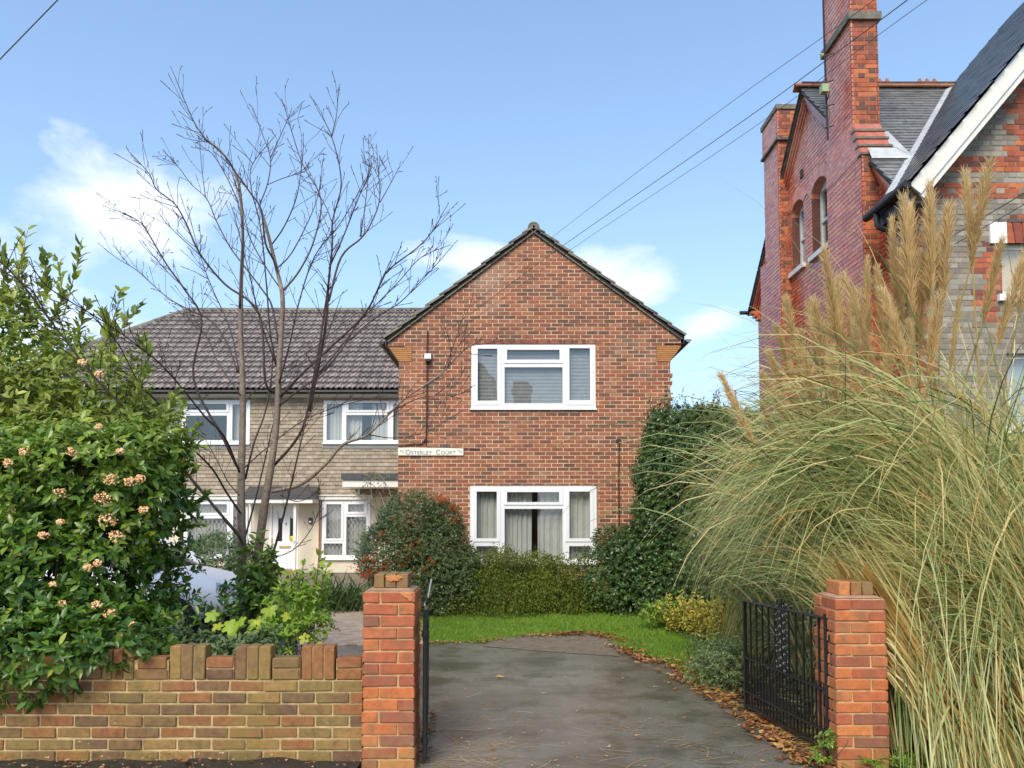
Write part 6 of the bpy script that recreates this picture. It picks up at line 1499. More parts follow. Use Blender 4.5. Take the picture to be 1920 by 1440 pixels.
# tall dark clipped tree right of the house
shrub('tall clipped dark evergreen tree hiding the right corner of the brick house', 'tree',
      [Pb(1290, 830, 13.4, .72, .8, .55), Pb(1250, 900, 13.3, .52, .8, .65), Pb(1340, 860, 13.5, .75, .8, .75), Pb(1270, 980, 13.2, .75, .8, .6), Pb(1240, 1080, 13.0, .8, .8, .6), Pb(1330, 1000, 13.1, 1.0, .8, .9), Pb(1240, 810, 13.5, .22, .4, .42), Pb(1180, 1050, 13.0, .42, .6, .4), Pb(1350, 1100, 12.8, 1.0, .8, .5), Pb(1400, 900, 13.4, .7, .8, 1.0), Pb(1330, 815, 13.4, .62, .8, .42), Pb(1390, 830, 13.5, .6, .8, .5)],
      27000, .056, LEAF_SMALL, M['l_dark'], per=7, sprig_len=.09, amp=.13, lump_scale=3.2, stems=6, tint=(.05, .95), name='evergreen_tree', upward=.3)
shrub('sprawling dark bush at the foot of the evergreen tree, right of the golden hedge', 'bush', [Pb(1130, 1075, 13.30, .38, .5, .42), Pb(1170, 1040, 13.50, .32, .5, .42), Pb(1150, 1105, 12.90, .55, .5, .3), Pb(1200, 1120, 12.70, .5, .4, .3), Pb(1140, 1025, 13.70, .2, .3, .25)], 2600, .055, LEAF_SMALL, M['l_dark'], per=6, sprig_len=.14, amp=.15, stems=5, tint=(.1, .8), name='bush')
def top_whips():
    rr = random.Random(9); root = thing('upright_twigs', 'fine upright leafy twigs poking above the evergreen tree against the sky', 'twigs', (3.2, 13.5, 2.9)); pos = []; dr = []; nm = []; st = MB()
    for i in range(30):
        px = rr.choice([rr.uniform(1225, 1390), rr.gauss(1297, 10), rr.gauss(1345, 12), rr.gauss(1250, 12)]); b = P(px, 785 + rr.uniform(-15, 15), 13.5 + rr.uniform(-.2, .4)); h = rr.uniform(.15, .55); pts = [b]
        for k in range(7): pts.append(pts[-1] + Vector((rr.gauss(0, .02), rr.gauss(0, .02), h / 7)))
        st.tube(pts, .004, 3, .5, cap=False)
        for p in pts[1:]:
            for k in range(3): pos.append(p + Vector((rr.gauss(0, .015), 0, 0))); dr.append(Vector((rr.gauss(0, 1), rr.gauss(0, 1), .8))); nm.append(Vector((rr.gauss(0, 1), -.8, .5)))
    v, f, k = leaves_geo(np.array(pos), np.array(dr), np.array(nm), rng.uniform(.03, .06, len(pos)), LEAF_SMALL)
    o = raw('foliage', v, f, np.repeat(rng.uniform(.1, .7, len(pos)), k), M['l_dark'], parent=root); o['kind'] = 'stuff'; st.build('stems', M['stem'], root)
top_whips()
shrub('small bright green nettle clump at the right end of the lawn', 'plant', [Pb(1235, 1150, 11.0, .22, .2, .14), Pb(1265, 1150, 10.8, .2, .2, .12)], 260, .06, LEAF_BROAD, M['l_vib'], per=5, sprig_len=.08, stems=3, tint=(.4, .98), name='nettle_clump', lo=.3)
# right border plants
def spikes(label, name, cat, blobs, n, leaf, m, hgt, tint=(.1, .9)):
    """plants of many upright leafy stems"""
    rr = random.Random(int(n)); B0 = blobs[0]; root = thing(name, label, cat, (B0[0], B0[1], 0)); pos = []; dr = []; nm = []; st = MB(); sz = []
    for _ in range(n):
        b = blobs[rr.randrange(len(blobs))]; x = b[0] + rr.gauss(0, b[2] * .5); y = b[1] + rr.gauss(0, b[3] * .5); h = hgt * rr.uniform(.55, 1.1); lean = Vector((rr.gauss(0, .22), rr.gauss(0, .15), 1)).normalized(); k = 9; pts = [Vector((x, y, 0)) + lean * h * i / k + Vector((rr.gauss(0, .008), 0, 0)) for i in range(k + 1)]
        st.tube(pts, .003, 3, .5, cap=False)
        for i, p in enumerate(pts[2:]):
            for q_ in range(5): pos.append(p + lean * rr.uniform(-.03, .03)); dr.append(Vector((rr.gauss(0, 1), rr.gauss(0, 1), .7))); nm.append(Vector((rr.gauss(0, .5), -.5, 1))); sz.append(leaf * rr.uniform(.6, 1.2))
    v, f, k = leaves_geo(np.array(pos), np.array(dr), np.array(nm), np.array(sz), LEAF_SMALL)
    o = raw('foliage', v, f, np.repeat(rng.uniform(tint[0], tint[1], len(pos)), k), m, parent=root); o['kind'] = 'stuff'; st.build('stems', M['stem'], root)
g = lambda px, py, rx, ry: (G(px, py).x, G(px, py).y, rx, ry)
spikes('yellowing upright perennial tinged with red beside the open right gate', 'yellow_perennial', 'plant', [g(1290, 1190, .22, .25), g(1330, 1205, .25, .25), g(1365, 1225, .22, .25)], 150, .050, M['l_yel'], .55, (.0, .95))
shrub('small-leaved grey-green bush at the edge of the drive before the right gate', 'bush', [Pb(1340, 1225, 7.8, .24, .3, .20), Pb(1365, 1250, 7.2, .2, .3, .22), Pb(1330, 1265, 7.4, .18, .2, .15), Pb(1380, 1230, 7.2, .15, .2, .2)], 1500, .026, LEAF_SMALL, M['l_grey'], per=7, sprig_len=.09, amp=.08, stems=5, tint=(.1, .95), name='grey_green_bush', lo=.3, zmin=.01)
shrub('ragged little weed growing against the foot of the right pillar', 'weed', [Pb(1545, 1400, 5.05, .05, .05, .07), Pb(1557, 1385, 5.0, .03, .04, .06), Pb(1538, 1425, 5.0, .05, .05, .04)], 60, .032, LEAF_BROAD, M['l_vib'], per=5, sprig_len=.04, stems=3, tint=(.4, .95), name='weed', lo=.2, zmin=.005)
shrub('low weeds creeping along the ground right of the right pillar', 'weed', [Pb(1700, 1425, 5.0, .13, .08, .05), Pb(1640, 1432, 4.95, .12, .05, .035), Pb(1760, 1440, 5.0, .1, .08, .04)], 130, .028, LEAF_BROAD, M['l_lime'], per=4, sprig_len=.03, stems=0, tint=(.0, .6), name='creeping_weed', lo=.2, zmin=.005)
# bright lime shrub behind the wall and tall sprigs
shrub('bright lime green shrub with yellow leaves behind the crenellated wall beside the left pillar', 'shrub', [Pb(550, 1150, 6.0, .20, .2, .14), Pb(580, 1120, 6.1, .13, .15, .16), Pb(535, 1195, 5.8, .26, .2, .10), Pb(590, 1175, 5.8, .12, .15, .12)], 380, .046, LEAF_BROAD, M['l_lime'], per=5, sprig_len=.09, amp=.08, stems=14, tint=(.0, .62), name='lime_shrub', lo=.3, base=(-1.65, 5.9, 0))
def big_sprigs():
    rr = random.Random(31); root = thing('laurel_sprigs', 'pale green laurel sprigs standing up out of the lime green shrub', 'plant', (-1.6, 6.05, 0)); st = MB(); V, F4 = LEAF_BROAD; T = tri_faces(F4); vm = []
    for i in range(5):
        me = bpy.data.meshes.new('leaf'); me.from_pydata((V * np.array([.85, 1, 1])).tolist(), [], T.tolist()); a = me.attributes.new('tint', 'FLOAT', 'FACE'); a.data.foreach_set('value', np.full(len(T), (.30 + .13 * i), dtype=np.float32)); me.materials.append(M['l_vib']); vm.append(me)
    for (bx, by, tx, ty, Y) in [(575, 1140, 598, 1042, 6.0), (565, 1130, 568, 1062, 6.05), (560, 1150, 545, 1078, 6.1), (585, 1130, 612, 1065, 5.95), (590, 1150, 560, 1085, 6.0), (555, 1160, 530, 1095, 6.0)]:
        a, b = P(bx, by + 90, Y), P(tx, ty, Y); c = bez([a, (a + b) / 2 + Vector((rr.gauss(0, .02), 0, 0)), b], 6); st.tube(c, .004, 4)
        for i in range(4, len(c)):
            for k in range(2):
                d = (Vector((0, 0, .8)) + Vector((rr.gauss(0, .9), rr.gauss(0, .6), rr.gauss(0, .2)))).normalized(); nv = Vector((rr.gauss(0, .4), -.9, .5)); x = d.cross(nv).normalized(); z = x.cross(d); s_ = rr.uniform(.065, .095)
                inst('leaf', vm[rr.randrange(5)], root, basis(x * s_, d * s_, z * s_, c[i]))
    st.build('stems', M['stem'], root)
big_sprigs()
def maple():
    rr = random.Random(33); root = thing('maple_seedling', 'maple seedling with big lobed yellow-green leaves in front of the tree trunks', 'plant', (-2.2, 5.9, 0)); st = MB()
    out = []
    for i in range(40):
        a = -math.pi * .5 + 2 * math.pi * i / 40; r = .55 + .45 * abs(math.cos((a - math.pi / 2) * 2.5)) ** 1.0; r *= .72 + .28 * max(0, math.sin(a)) ; r *= 1 - .06 * (i % 2); out.append((r * math.cos(a), .45 + r * math.sin(a), .05 * math.sin(a * 3) - .12 * r * r))
    vs = [(0, .3, .04)] + out; fs = [(0, i + 1, (i + 1) % 40 + 1) for i in range(40)]; vm = []
    for t in (.55, .68, .8, .95):
        me = bpy.data.meshes.new('leaf'); me.from_pydata(vs, [], fs); a = me.attributes.new('tint', 'FLOAT', 'FACE'); a.data.foreach_set('value', np.full(40, t, dtype=np.float32)); me.materials.append(M['l_lime']); vm.append(me)
    for (px, py, w, Y, t) in [(490, 1160, 24, 5.8, 0), (455, 1158, 20, 5.75, 1), (430, 1165, 22, 5.8, 1), (512, 1135, 24, 5.85, 1), (405, 1148, 18, 5.9, 0), (478, 1180, 18, 5.7, 0), (440, 1182, 16, 5.75, 0), (575, 1190, 14, 5.6, 3), (480, 1163, 9, 5.55, 3), (605, 1205, 10, 5.5, 3), (540, 1150, 14, 5.8, 2), (415, 1170, 14, 5.85, 2)]:
        c = P(px, py, Y); s_ = w / F * Y; d = Vector((rr.gauss(0, .5), -.5, -.5 + rr.gauss(0, .2))).normalized(); nv = Vector((rr.gauss(0, .25), -.55, .8)).normalized(); x = d.cross(nv).normalized(); z = x.cross(d)
        inst('leaf', vm[t], root, basis(x * s_, d * s_, z * s_, c)); st.tube(bez([Vector((-2.2, 5.9, 0)), Vector((c.x * .5 - 1.1, 5.9, .5)), c + Vector((0, .05, .02)), c], 4), .003, 3, cap=False)
    st.build('stems', M['stem'], root)
maple()
def strappy(label, name, c, n, L, w, m, tint, spread=.5):
    root = thing(name, label, 'plant', (c[0], c[1], 0)); P0 = np.zeros((n, 3)); P0[:, 0] = c[0] + rng.normal(0, c[2], n); P0[:, 1] = c[1] + rng.normal(0, c[3], n); P0[:, 2] = .01
    D = np.stack([rng.normal(0, spread, n), rng.normal(0, spread, n), np.ones(n)], 1); v, f, _ = ribbons(P0, D, rng.uniform(.6, 1.1, n) * L, rng.uniform(.7, 1.2, n) * w, rng.uniform(.1, .35, n), 6)
    o = raw('blades', v, f, np.repeat(np.clip(rng.uniform(*tint, n), 0, 1), 6), m, parent=root); o['kind'] = 'stuff'; return root
strappy('clump of strap-leaved iris-like plants below the berry bush', 'strap_leaf_clump', (P(640, 1100, 13.3).x, 13.3, .28, .25), 420, .68, .022, M['l_iris'], (0, 1))
strappy('thin grassy weeds sprouting behind the wall beside the left pillar', 'grassy_weeds', (P(645, 1230, 5.6).x, 5.6, .08, .08), 40, .22, .008, M['l_iris'], (0, .6))
# scraggly climber on the canopy post
def climber():
    rr = random.Random(15); root = thing('bare_climber', 'scraggly almost leafless climber beside the porch canopy left of the brick gable', 'climber', (P(715, 1050, 14.5).x, 14.5, 0)); st = MB(); pos = []
    for (pts) in [[(715, 1000), (722, 960), (712, 925), (690, 905), (672, 930)], [(718, 1000), (735, 960), (728, 915), (705, 895), (688, 900)], [(712, 990), (700, 950), (695, 900), (705, 880)], [(716, 990), (708, 960), (688, 935), (665, 925)], [(720, 980), (715, 940), (722, 905), (700, 885), (680, 893)]]:
        c = bez([P(x, y, 14.3 + rr.uniform(-.2, .2)) for x, y in pts], 5); st.tube(c, [.012 - .009 * i / len(c) for i in range(len(c))], 4)
        for p in c[6:]:
            if rr.random() < .8: d = Vector((rr.gauss(0, 1), rr.gauss(0, .6), rr.gauss(.3, .8))).normalized(); e = p + d * rr.uniform(.05, .22); st.tube([p, (p + e) / 2 + Vector((0, 0, .01)), e], .003, 3, cap=False); pos += [e, (p + e) / 2, p]
    st.build('stems', M['bark'], root); n = len(pos); pos = np.array(pos) + rng.normal(0, .012, (n, 3)); v, f, k = leaves_geo(pos, rng.normal(size=(n, 3)), rng.normal(size=(n, 3)), rng.uniform(.03, .055, n), LEAF_SMALL)
    o = raw('foliage', v, f, np.repeat(rng.uniform(.3, .9, n), k), M['l_gold'], parent=root); o['kind'] = 'stuff'
climber()

# ================================================================== PAMPAS GRASS
def pampas():
    root = thing('pampas_grass', 'enormous pampas grass with tan plumes and arching blades filling the right side behind the gate', 'pampas grass', (3.3, 6.2, 0))
    allv = []; allf = []; allt = []; off = 0
    #            cx   cy   rad  n    Lmin Lmax lean  droop       w     tint        bias
    clumps = [(2.95, 7.0, .40, 3800, 2.8, 4.0, .12, (.30, .85), .014, (.20, .85), (-.06, 0)),
              (3.40, 6.4, .44, 5600, 3.4, 4.9, .10, (.24, .66), .0135, (.05, .85), (-.02, -.01)),
              (4.1, 6.1, .50, 6000, 3.6, 5.2, .10, (.24, .66), .0135, (.05, .88), (.0, -.01)),
              (3.2, 6.3, .45, 2600, 2.0, 3.2, .20, (.1, .5), .014, (.0, .6), (.0, .0)),
              (4.9, 6.6, .5, 2400, 3.0, 4.8, .14, (.24, .7), .017, (.1, .8), (.0, .0)),
              (3.45, 5.55, .32, 2300, 1.2, 2.3, .14, (.04, .22), .011, (.2, 1.1), (-.30, .06)),
              (3.9, 5.4, .32, 2500, 1.3, 2.5, .14, (.04, .2), .011, (.2, 1.1), (-.30, .05)),
              (4.3, 6.7, .65, 2200, 3.7, 4.8, .13, (.12, .55), .013, (.45, 1.0), (.0, .0)),
              (3.3, 6.8, .5, 1900, 3.0, 3.9, .11, (.15, .6), .012, (.45, 1.0), (-.02, .0)),
              (2.72, 7.0, .26, 6200, 2.1, 3.3, .15, (.6, 1.3), .011, (.30, .80), (-.20, -.04)),
              (3.0, 6.0, .26, 2600, 2.2, 3.4, .11, (.6, 1.3), .0115, (.2, .88), (-.03, -.06)),
              (3.7, 5.8, .32, 2800, 2.4, 3.7, .11, (.6, 1.3), .012, (.1, .9), (-.03, -.05))]
    for (cx, cy, rad, n, L0, L1, lean, dr, w, ti, bias) in clumps:
        # tufts make the mass read as bundles, not as fur
        nt = 46; tuft = rng.normal(size=(nt, 2)) * rad * .75; tdir = tuft / rad * lean * .8 + rng.normal(size=(nt, 2)) * lean * .55 + np.array(bias); ttint = rng.uniform(-.34, .30, nt); tl = rng.uniform(.8, 1.1, nt)
        k = rng.integers(0, nt, n); P0 = np.zeros((n, 3)); P0[:, :2] = np.array([cx, cy]) + tuft[k] + rng.normal(size=(n, 2)) * .045; P0[:, 2] = .02
        D = np.concatenate([tdir[k] + rng.normal(size=(n, 2)) * lean * .26, np.ones((n, 1))], 1); L = rng.uniform(L0, L1, n) * tl[k]
        v, f, A = ribbons(P0, D, L, w * rng.uniform(.6, 1.25, n), rng.uniform(dr[0], dr[1], n), 12, wob=.035, late=True)
        t = np.clip(rng.uniform(ti[0], ti[1], n) + ttint[k], 0, .78); dead = rng.random(n) < .17; t[dead] = rng.uniform(.78, 1, dead.sum())
        # keep blades out of the driveway side of the gate and above ground
        B_ = v.reshape(n, 26, 3); x, y, z = B_[..., 0], B_[..., 1], B_[..., 2]
        bad = ((x > pRx0 - .02) & (x < pRx1 + .02) & (y > 4.95) & (y < 5.38) & (z < 1.25)).any(1)          # through the pillar
        bad |= ((x < 2.17 - (y - 5.16) * .15) & (y < 6.6) & (z < 1.0)).any(1)                              # through the gate
        rt = x / y; bad |= (rt < .205).any(1) & (rng.random(n) > .04); bad |= ((rt < .215) & (z < 1.0)).any(1); bad |= ((z < .62) & (x < 2.35) & (y > 5.9)).any(1)
        bad |= (y < 4.55).any(1) | ((x < 2.6) & (y < 4.9) & (z > 1.2)).any(1) | (z < -.9).any(1)
        bad |= ((x < pRx1 + .02) & (y < 4.98)).any(1) & (rng.random(n) > .08)
        B_ = B_[~bad]; t = t[~bad]; n = len(B_); v = B_.reshape(-1, 3); base = np.arange(n)[:, None, None] * 26; q_ = np.array([(2 * k_, 2 * k_ + 1, 2 * k_ + 3, 2 * k_ + 2) for k_ in range(12)]); f = (base + q_[None]).reshape(-1, 4)
        allv.append(v); allf.append(f + off); allt.append(np.repeat(t, 12)); off += len(v)
    V = np.concatenate(allv); V[:, 2] = np.maximum(V[:, 2], .015 + rng.random(len(V)) * .02)
    o = raw('blades', V, np.concatenate(allf), np.concatenate(allt), M['blade'], parent=root); o['kind'] = 'stuff'
    # dead straw bundles at the front right
    n = 1300; P0 = np.zeros((n, 3)); k = rng.integers(0, 7, n); bx = np.array([2.95, 3.1, 3.3, 3.5, 3.2, 3.7, 2.85]); P0[:, 0] = bx[k] + rng.normal(0, .045, n); P0[:, 1] = 5.0 + rng.normal(0, .06, n) + (k % 3) * .08; P0[:, 2] = .02
    D = np.stack([-.36 + rng.normal(0, .05, n) - .05 * (k % 2), .22 + rng.normal(0, .06, n), np.ones(n)], 1); v, f, A = ribbons(P0, D, rng.uniform(.8, 1.7, n), rng.uniform(.006, .013, n), rng.uniform(0.02, .12, n), 7)
    v[:, 1] = np.maximum(v[:, 1], 4.8); inx = (v[:, 0] < pRx1 + .03) & (v[:, 1] < 5.4) & (v[:, 2] < 1.2); v[inx, 1] = 5.41
    o = raw('dead_blades', v, f, np.repeat(np.clip(rng.normal(.85, .12, n), 0, 1), 7), M['blade'], parent=root); o['kind'] = 'stuff'
    # plume meshes: a drooping-haired spindle along +z, unit length
    rr = random.Random(77); pm = []
    for vi in range(6):
        n = 800; s0 = rng.uniform(.0, .93, n) ** .9; P0 = np.zeros((n, 3)); bend = .05 * (vi % 3 - 1)
        P0[:, 2] = s0; P0[:, 0] = bend * s0 ** 2
        prof = np.sin(np.pi * np.clip(.12 + .88 * s0, 0, 1)) ** .7
        a = rng.uniform(0, 2 * np.pi, n); D = np.stack([np.cos(a) * .25 + (.09 if vi % 2 else -.05), np.sin(a) * .25, np.ones(n)], 1)
        v, f, A = ribbons(P0, D, (.09 + .12 * prof) * rng.uniform(.5, 1.35, n), np.full(n, .009), rng.uniform(.02, .35, n), 3, wcurve=np.array([.6, 1, .7, .15]), wob=.10)
        me = bpy.data.meshes.new('plume'); me.vertices.add(len(v)); me.vertices.foreach_set('co', v.astype(np.float32).ravel()); me.loops.add(len(f) * 4); me.loops.foreach_set('vertex_index', f.ravel().astype(np.int32)); me.polygons.add(len(f)); me.polygons.foreach_set('loop_start', np.arange(0, len(f) * 4, 4, dtype=np.int32)); me.update(calc_edges=True)
        t = np.clip(np.repeat(s0 * .5 + rng.uniform(0, .5, n), 3), 0, 1); at = me.attributes.new('tint', 'FLOAT', 'FACE'); at.data.foreach_set('value', t.astype(np.float32)); me.materials.append(M['plume']); pm.append(me)
    L = [(1428, 865, 1355, 700, 6.6), (1500, 700, 1474, 556, 6.7), (1475, 765, 1444, 655, 6.8), (1490, 735, 1456, 608, 6.7), (1535, 705, 1515, 567, 6.5), (1572, 650, 1547, 466, 6.3), (1640, 690, 1588, 515, 5.9), (1628, 640, 1626, 483, 6.2), (1702, 700, 1658, 539, 5.8), (1682, 580, 1670, 410, 6.4), (1712, 610, 1695, 370, 6.1), (1716, 570, 1712, 385, 6.5), (1741, 575, 1735, 400, 6.3), (1746, 560, 1745, 345, 6.2), (1768, 570, 1777, 385, 6.3), (1824, 510, 1812, 320, 6.0), (1820, 495, 1857, 300, 6.0),
         (1842, 610, 1882, 450, 6.0), (1868, 650, 1925, 460, 5.7), (1580, 690, 1570, 520, 6.4), (1475, 790, 1430, 695, 6.7), (1548, 730, 1530, 560, 6.3), (1740, 720, 1762, 550, 5.9), (1600, 720, 1590, 570, 6.5), (1655, 640, 1650, 500, 6.5), (1690, 640, 1684, 470, 6.6), (1520, 760, 1495, 620, 6.4), (1560, 760, 1540, 600, 6.2), (1505, 800, 1480, 680, 6.5), (1725, 660, 1722, 480, 6.5), (1760, 620, 1756, 450, 6.6), (1610, 760, 1605, 600, 6.1), (1660, 750, 1668, 600, 6.0), (1530, 800, 1512, 660, 6.1), (1575, 800, 1560, 650, 6.0), (1700, 760, 1712, 600, 6.2), (1630, 700, 1612, 545, 6.3), (1552, 700, 1562, 530, 6.6), (1780, 700, 1800, 560, 6.5), (1460, 830, 1425, 750, 6.6), (1500, 850, 1468, 740, 6.3), (1908, 600, 1935, 440, 6.2)]
    cn = MB()
    for i, (bx, by, tx, ty, Y) in enumerate(L):
        a, b = P(bx, by, Y), P(tx, ty, Y + rr.uniform(-.15, .15)); d = b - a; ln = d.length
        q = d.to_track_quat('Z', 'Y').to_matrix().to_4x4() @ Matrix.Rotation(rr.uniform(0, 6.28), 4, 'Z'); wf = rr.uniform(.65, 1.0) * ln * (.85 if ln > .65 else 1.05)
        inst('plume', pm[i % 6], root, Matrix.Translation(a) @ q @ Matrix.Diagonal((wf, wf, ln, 1)))
        foot = Vector((2.9 + (a.x - 2.2) * .55, Y - .1, .05)); mid = a - d.normalized() * .7
        c = bez([foot, foot.lerp(mid, .55), mid, a, a + d * .85], 4); cn.tube(c, [.007] * 12 + [.006 - .001 * k for k in range(len(c) - 12)], 4, rr.random(), cap=False)
    cn.build('canes', M['cane'], root, kind='stuff')
pampas()

# ================================================================== LAWN, LEAVES, DEBRIS
def in_poly(pts, poly):
    x, y = pts[:, 0], pts[:, 1]; c = np.zeros(len(pts), bool); j = len(poly) - 1
    for i in range(len(poly)):
        xi, yi = poly[i]; xj, yj = poly[j]
        m = ((yi > y) != (yj > y)) & (x < (xj - xi) * (y - yi) / (yj - yi + 1e-12) + xi); c ^= m; j = i
    return c
def lawn_blades(label, poly, n, h, name):
    P_ = np.array(poly); lo, hi = P_.min(0), P_.max(0); pts = rng.uniform(lo, hi, (n * 2, 2)); pts = pts[in_poly(pts, poly)][:n]; m = len(pts)
    # edges of the lawn spill a little
    P0 = np.concatenate([pts + rng.normal(0, .012, (m, 2)), np.full((m, 1), .008)], 1); hs = np.array([.8 + .5 * mnoise.noise(Vector((p[0] * 2.2, p[1] * 2.2, 3))) for p in pts.tolist()])
    D = np.stack([rng.normal(0, .35, m), rng.normal(0, .35, m), np.ones(m)], 1); v, f, _ = ribbons(P0, D, rng.uniform(.6, 1.2, m) * h * hs, rng.uniform(.004, .008, m), rng.uniform(.1, .5, m), 2, wcurve=np.array([1, .8, .1]))
    t = np.clip(rng.uniform(0, .8, m) * .6 + (hs - .8) * .5 + .15, 0, 1); o = raw(name, v, f, np.repeat(t, 2), M['grass']); tag(o, label, 'grass', kind='stuff')
lawn_blades('bright green mown grass of the front lawn between drive and hedge', LAWN, 80000, .065, 'lawn_grass')
lawn_blades('green mown grass of the small side lawn by the paved path', LAWN2, 16000, .06, 'side_lawn_grass')
def dead_leaf_mesh(i, t):
    rr = random.Random(i); n = 14; vs = [(0, 0, .01)]
    for k in range(n): a = 2 * math.pi * k / n; r = (.5 if k % 2 else 1.0) * rr.uniform(.75, 1.1); vs.append((r * math.cos(a) * .7, r * math.sin(a), .12 + .25 * rr.random() * r))
    me = bpy.data.meshes.new('dead_leaf'); me.from_pydata(vs, [], [(0, k + 1, (k + 1) % n + 1) for k in range(n)]); a = me.attributes.new('tint', 'FLOAT', 'FACE'); a.data.foreach_set('value', np.full(n, t, dtype=np.float32)); me.materials.append(M['dead_leaf']); return me
def litter():
    rr = random.Random(19); big = [(938, 1270, .10, .72, 'large orange maple leaf lying alone on the wet drive'), (1228, 1288, .06, .7, 'small yellowish leaf in the middle of the wet drive'), (1420, 1383, .10, .55, 'curled rust-brown oak leaf on the drive near the right pillar'), (345, 1428, .075, .5, 'brown leaf on the soil at the foot of the garden wall'), (1478, 1408, .09, .45, 'flat brown leaf beside the right gate foot'), (925, 1405, .06, .4, 'faint rusty leaf low on the drive near the camera'), (1167, 1272, .05, .75, 'pale leaf on the drive right of the orange maple leaf'), (148, 1391, .035, .9, 'yellow leaf against the garden wall near its left end')]
    for i, (px, py, s_, t, lab) in enumerate(big):
        me = dead_leaf_mesh(i, t); o = bpy.data.objects.new('fallen_leaf', me); C.objects.link(o); z = .012 if px > 700 else .10; p = G(px, py, z); 
        if px < 700: p = P(px, py, 4.98); 
        o.matrix_world = Matrix.Translation(p) @ Matrix.Rotation(rr.uniform(0, 6.3), 4, 'Z') @ Matrix.Diagonal((s_ * .6, s_ * .6, s_ * .5, 1)); tag(o, lab, 'leaf', 'fallen autumn leaves')
    lm = MB()
    def leaf(p, s_, t, up=.5):
        a = rr.uniform(0, 6.28); c, sn = math.cos(a), math.sin(a); n = 7; vs = [p + Z * (s_ * .1)]
        for k in range(n): th = 2 * math.pi * k / n; r = s_ * (1 if k % 2 else .6) * rr.uniform(.7, 1.1); x, y = r * math.cos(th) * .6, r * math.sin(th); vs.append(p + Vector((x * c - y * sn, x * sn + y * c, rr.uniform(0, up) * s_)))
        lm.add(vs, [(0, k + 1, (k + 1) % n + 1) for k in range(n)], t)
    def strip(pts, n, spread, s_, tint=(0, .6)):
        w = [G(*p) for p in pts]
        for _ in range(n):
            i = rr.randrange(len(w) - 1); f = rr.random(); p = w[i].lerp(w[i + 1], f) + Vector((rr.gauss(0, spread), rr.gauss(0, spread), .014 + rr.random() * .02)); leaf(p, s_ * rr.uniform(.5, 1.3), rr.uniform(*tint))
    strip([(1040, 1193), (1090, 1190), (1140, 1194), (1158, 1205)], 200, .07, .045, (0, .5)); strip([(810, 1208), (900, 1206), (985, 1196), (1040, 1192)], 120, .07, .035, (0, .8)); strip([(1158, 1215), (1200, 1236), (1255, 1250), (1310, 1292), (1400, 1345)], 330, .09, .045, (0, .8)); strip([(1400, 1345), (1450, 1385), (1510, 1425), (1540, 1440)], 300, .07, .045, (0, .75))
    strip([(1270, 1235), (1330, 1290), (1390, 1320)], 160, .12, .05, (.0, .8)); strip([(790, 1440), (805, 1360), (812, 1335)], 60, .03, .03, (0, .7)); strip([(1100, 1160), (1230, 1200), (900, 1170), (1250, 1230)], 40, .3, .03, (.3, .9))
    for _ in range(420): x = rr.uniform(-4.6, -1.0); y = rr.uniform(4.75, 5.05); leaf(Vector((x, y, .05 + .06 * rr.random() * (y > 4.85))), rr.uniform(.006, .026), rr.random())
    for _ in range(130): p = G(rr.uniform(820, 1480), 1225 + 215 * rr.random() ** .8); leaf(p + Z * .011, rr.uniform(.008, .028), rr.uniform(.3, .9), .25)
    # thin dead blades blown across the drive
    n = 240; P0 = np.array([list(G(rr.choice([rr.gauss(860, 45), rr.uniform(800, 1520)]), 1300 + 150 * rr.random() ** .5)) for _ in range(n)]); P0[:, 2] = .012 + rng.random(n) * .006; a = rng.normal(0, .6, n)
    D = np.stack([np.cos(a), np.sin(a), np.zeros(n)], 1); dv = D / np.linalg.norm(D, axis=1, keepdims=True); L = rng.uniform(.05, .30, n); w = rng.uniform(.0008, .0022, n); pr = np.stack([-dv[:, 1], dv[:, 0], np.zeros(n)], 1); bend = rng.normal(0, .12, n)
    for i in range(n):
        pts = [Vector(P0[i] + dv[i] * L[i] * k / 4 + pr[i] * bend[i] * L[i] * math.sin(math.pi * k / 4)) for k in range(5)]; q = [p + Vector(pr[i]) * w[i] for p in pts] + [p - Vector(pr[i]) * w[i] for p in pts]
        lm.add(q, [(k, k + 1, 6 + k, 5 + k) for k in range(4)], rr.choice([.62, .72, .72, .95]))
    # longer straw along the right edge
    for _ in range(90):
        t_ = rr.random(); c = G(1290 + 230 * t_ + rr.gauss(0, 12), 1290 + 135 * t_ + rr.gauss(0, 8)); c.z = .02 + rr.random() * .03; an = rr.uniform(-.9, .4); d = Vector((math.cos(an), math.sin(an), 0)); pp = Vector((-d.y, d.x, 0)); Ls = rr.uniform(.15, .5)
        pts = [c + d * Ls * k / 4 + pp * rr.gauss(0, .01) + Z * (.02 * math.sin(math.pi * k / 4)) for k in range(5)]; q = [p + pp * .003 for p in pts] + [p - pp * .003 for p in pts]; lm.add(q, [(k, k + 1, 6 + k, 5 + k) for k in range(4)], rr.uniform(.68, .8))
    o = lm.build('leaf_litter', M['dead_leaf'], None); tag(o, 'scattered brown autumn leaves and straw along the edges of the drive', 'leaves', kind='stuff')
litter()

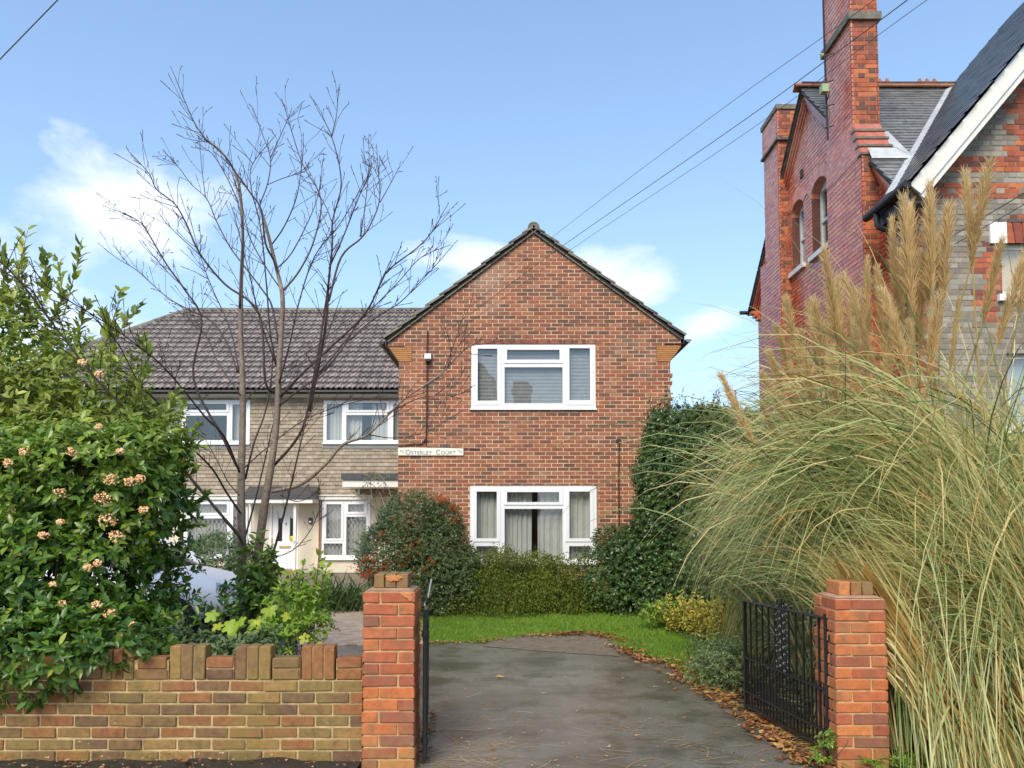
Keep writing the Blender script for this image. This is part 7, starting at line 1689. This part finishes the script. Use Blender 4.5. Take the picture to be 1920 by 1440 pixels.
# ================================================================== WIRES AND WHAT STANDS BEHIND THE CAMERA
def wires():
    for i, (pts, lab) in enumerate([([(803, 640, 14.45), (900, 560, 13.6), (1040, 441, 12.4), (1330, 222, 9.5), (1545, 68, 7.2), (1700, -45, 5.6)], 'topmost of the three overhead wires rising right from the brick gable'),
                                    ([(803, 648, 14.45), (900, 575, 13.6), (1062, 456, 12.4), (1380, 236, 9.5), (1560, 105, 7.2), (1735, -25, 5.6)], 'middle and thickest of the three overhead wires over the gable'),
                                    ([(803, 655, 14.45), (900, 590, 13.6), (1076, 464, 12.4), (1400, 248, 9.5), (1655, 60, 7.2), (1745, -5, 5.6)], 'lowest of the three overhead wires rising right from the brick gable')]):
        q = MB(); q.tube(bez([P(*p) for p in pts], 6), [.0045 if i == 1 else .003] * (len(pts) * 6 - 5), 5); o = q.build('overhead_wire', M['wire'], None); tag(o, lab, 'wire', 'overhead wires')
    q = MB(); q.tube([P(-30, 142, 6), P(112, -4, 6)], .005, 5); o = q.build('overhead_wire', M['wire'], None); tag(o, 'short overhead wire crossing the top left corner of the sky', 'wire', 'overhead wires')
    q = MB(); q.tube([P(1790, 440, 7.5), P(1940, 350, 7.5)], .006, 5); q.tube([P(1790, 458, 7.5), P(1940, 372, 7.5)], .005, 5); o = q.build('overhead_wire', M['wire'], None); tag(o, 'pair of thin dark cables slanting past the grey brick wall at the right edge', 'cable')
wires()
def opposite():
    root = thing('opposite_house', 'brown brick house across the street, seen only mirrored in the upper window', 'house', (-5, -15, 0))
    q = MB(); q.prism([(-9, 0), (-1.2, 0), (-1.2, 9.6), (-5.2, 13.0), (-9, 9.6)], Vector((0, -14, 0)), XV, Z, -YV, 0, 9); q.build('wall', M['opp_brick'], root)
    q = MB(); q.prism([(-1.2, 9.6), (-.9, 9.4), (-5.2, 13.3), (-9.3, 9.4), (-9, 9.6), (-5.2, 13.0)], Vector((0, -13.9, 0)), XV, Z, -YV, 0, 9.2); q.build('roof', M['opp_roof'], root)
    q = MB(); q.box((.1, -15.5, 0), (1.0, -14.4, 9.2)); q.box((.0, -15.6, 8.7), (1.1, -14.3, 8.9)); q.build('chimney', M['opp_brick'], root)
    q = MB(); q.box((-1.5, -20, 0), (1.6, -15.2, 6.2)); q.build('wall', M['opp_brick'], root)
    for x in (-7, -3.6): 
        w = MB(); w.box((x - .6, -13.99, 3.6), (x + .6, -13.9, 5.2)); w.build('window', M['stone_white'], root)
opposite()
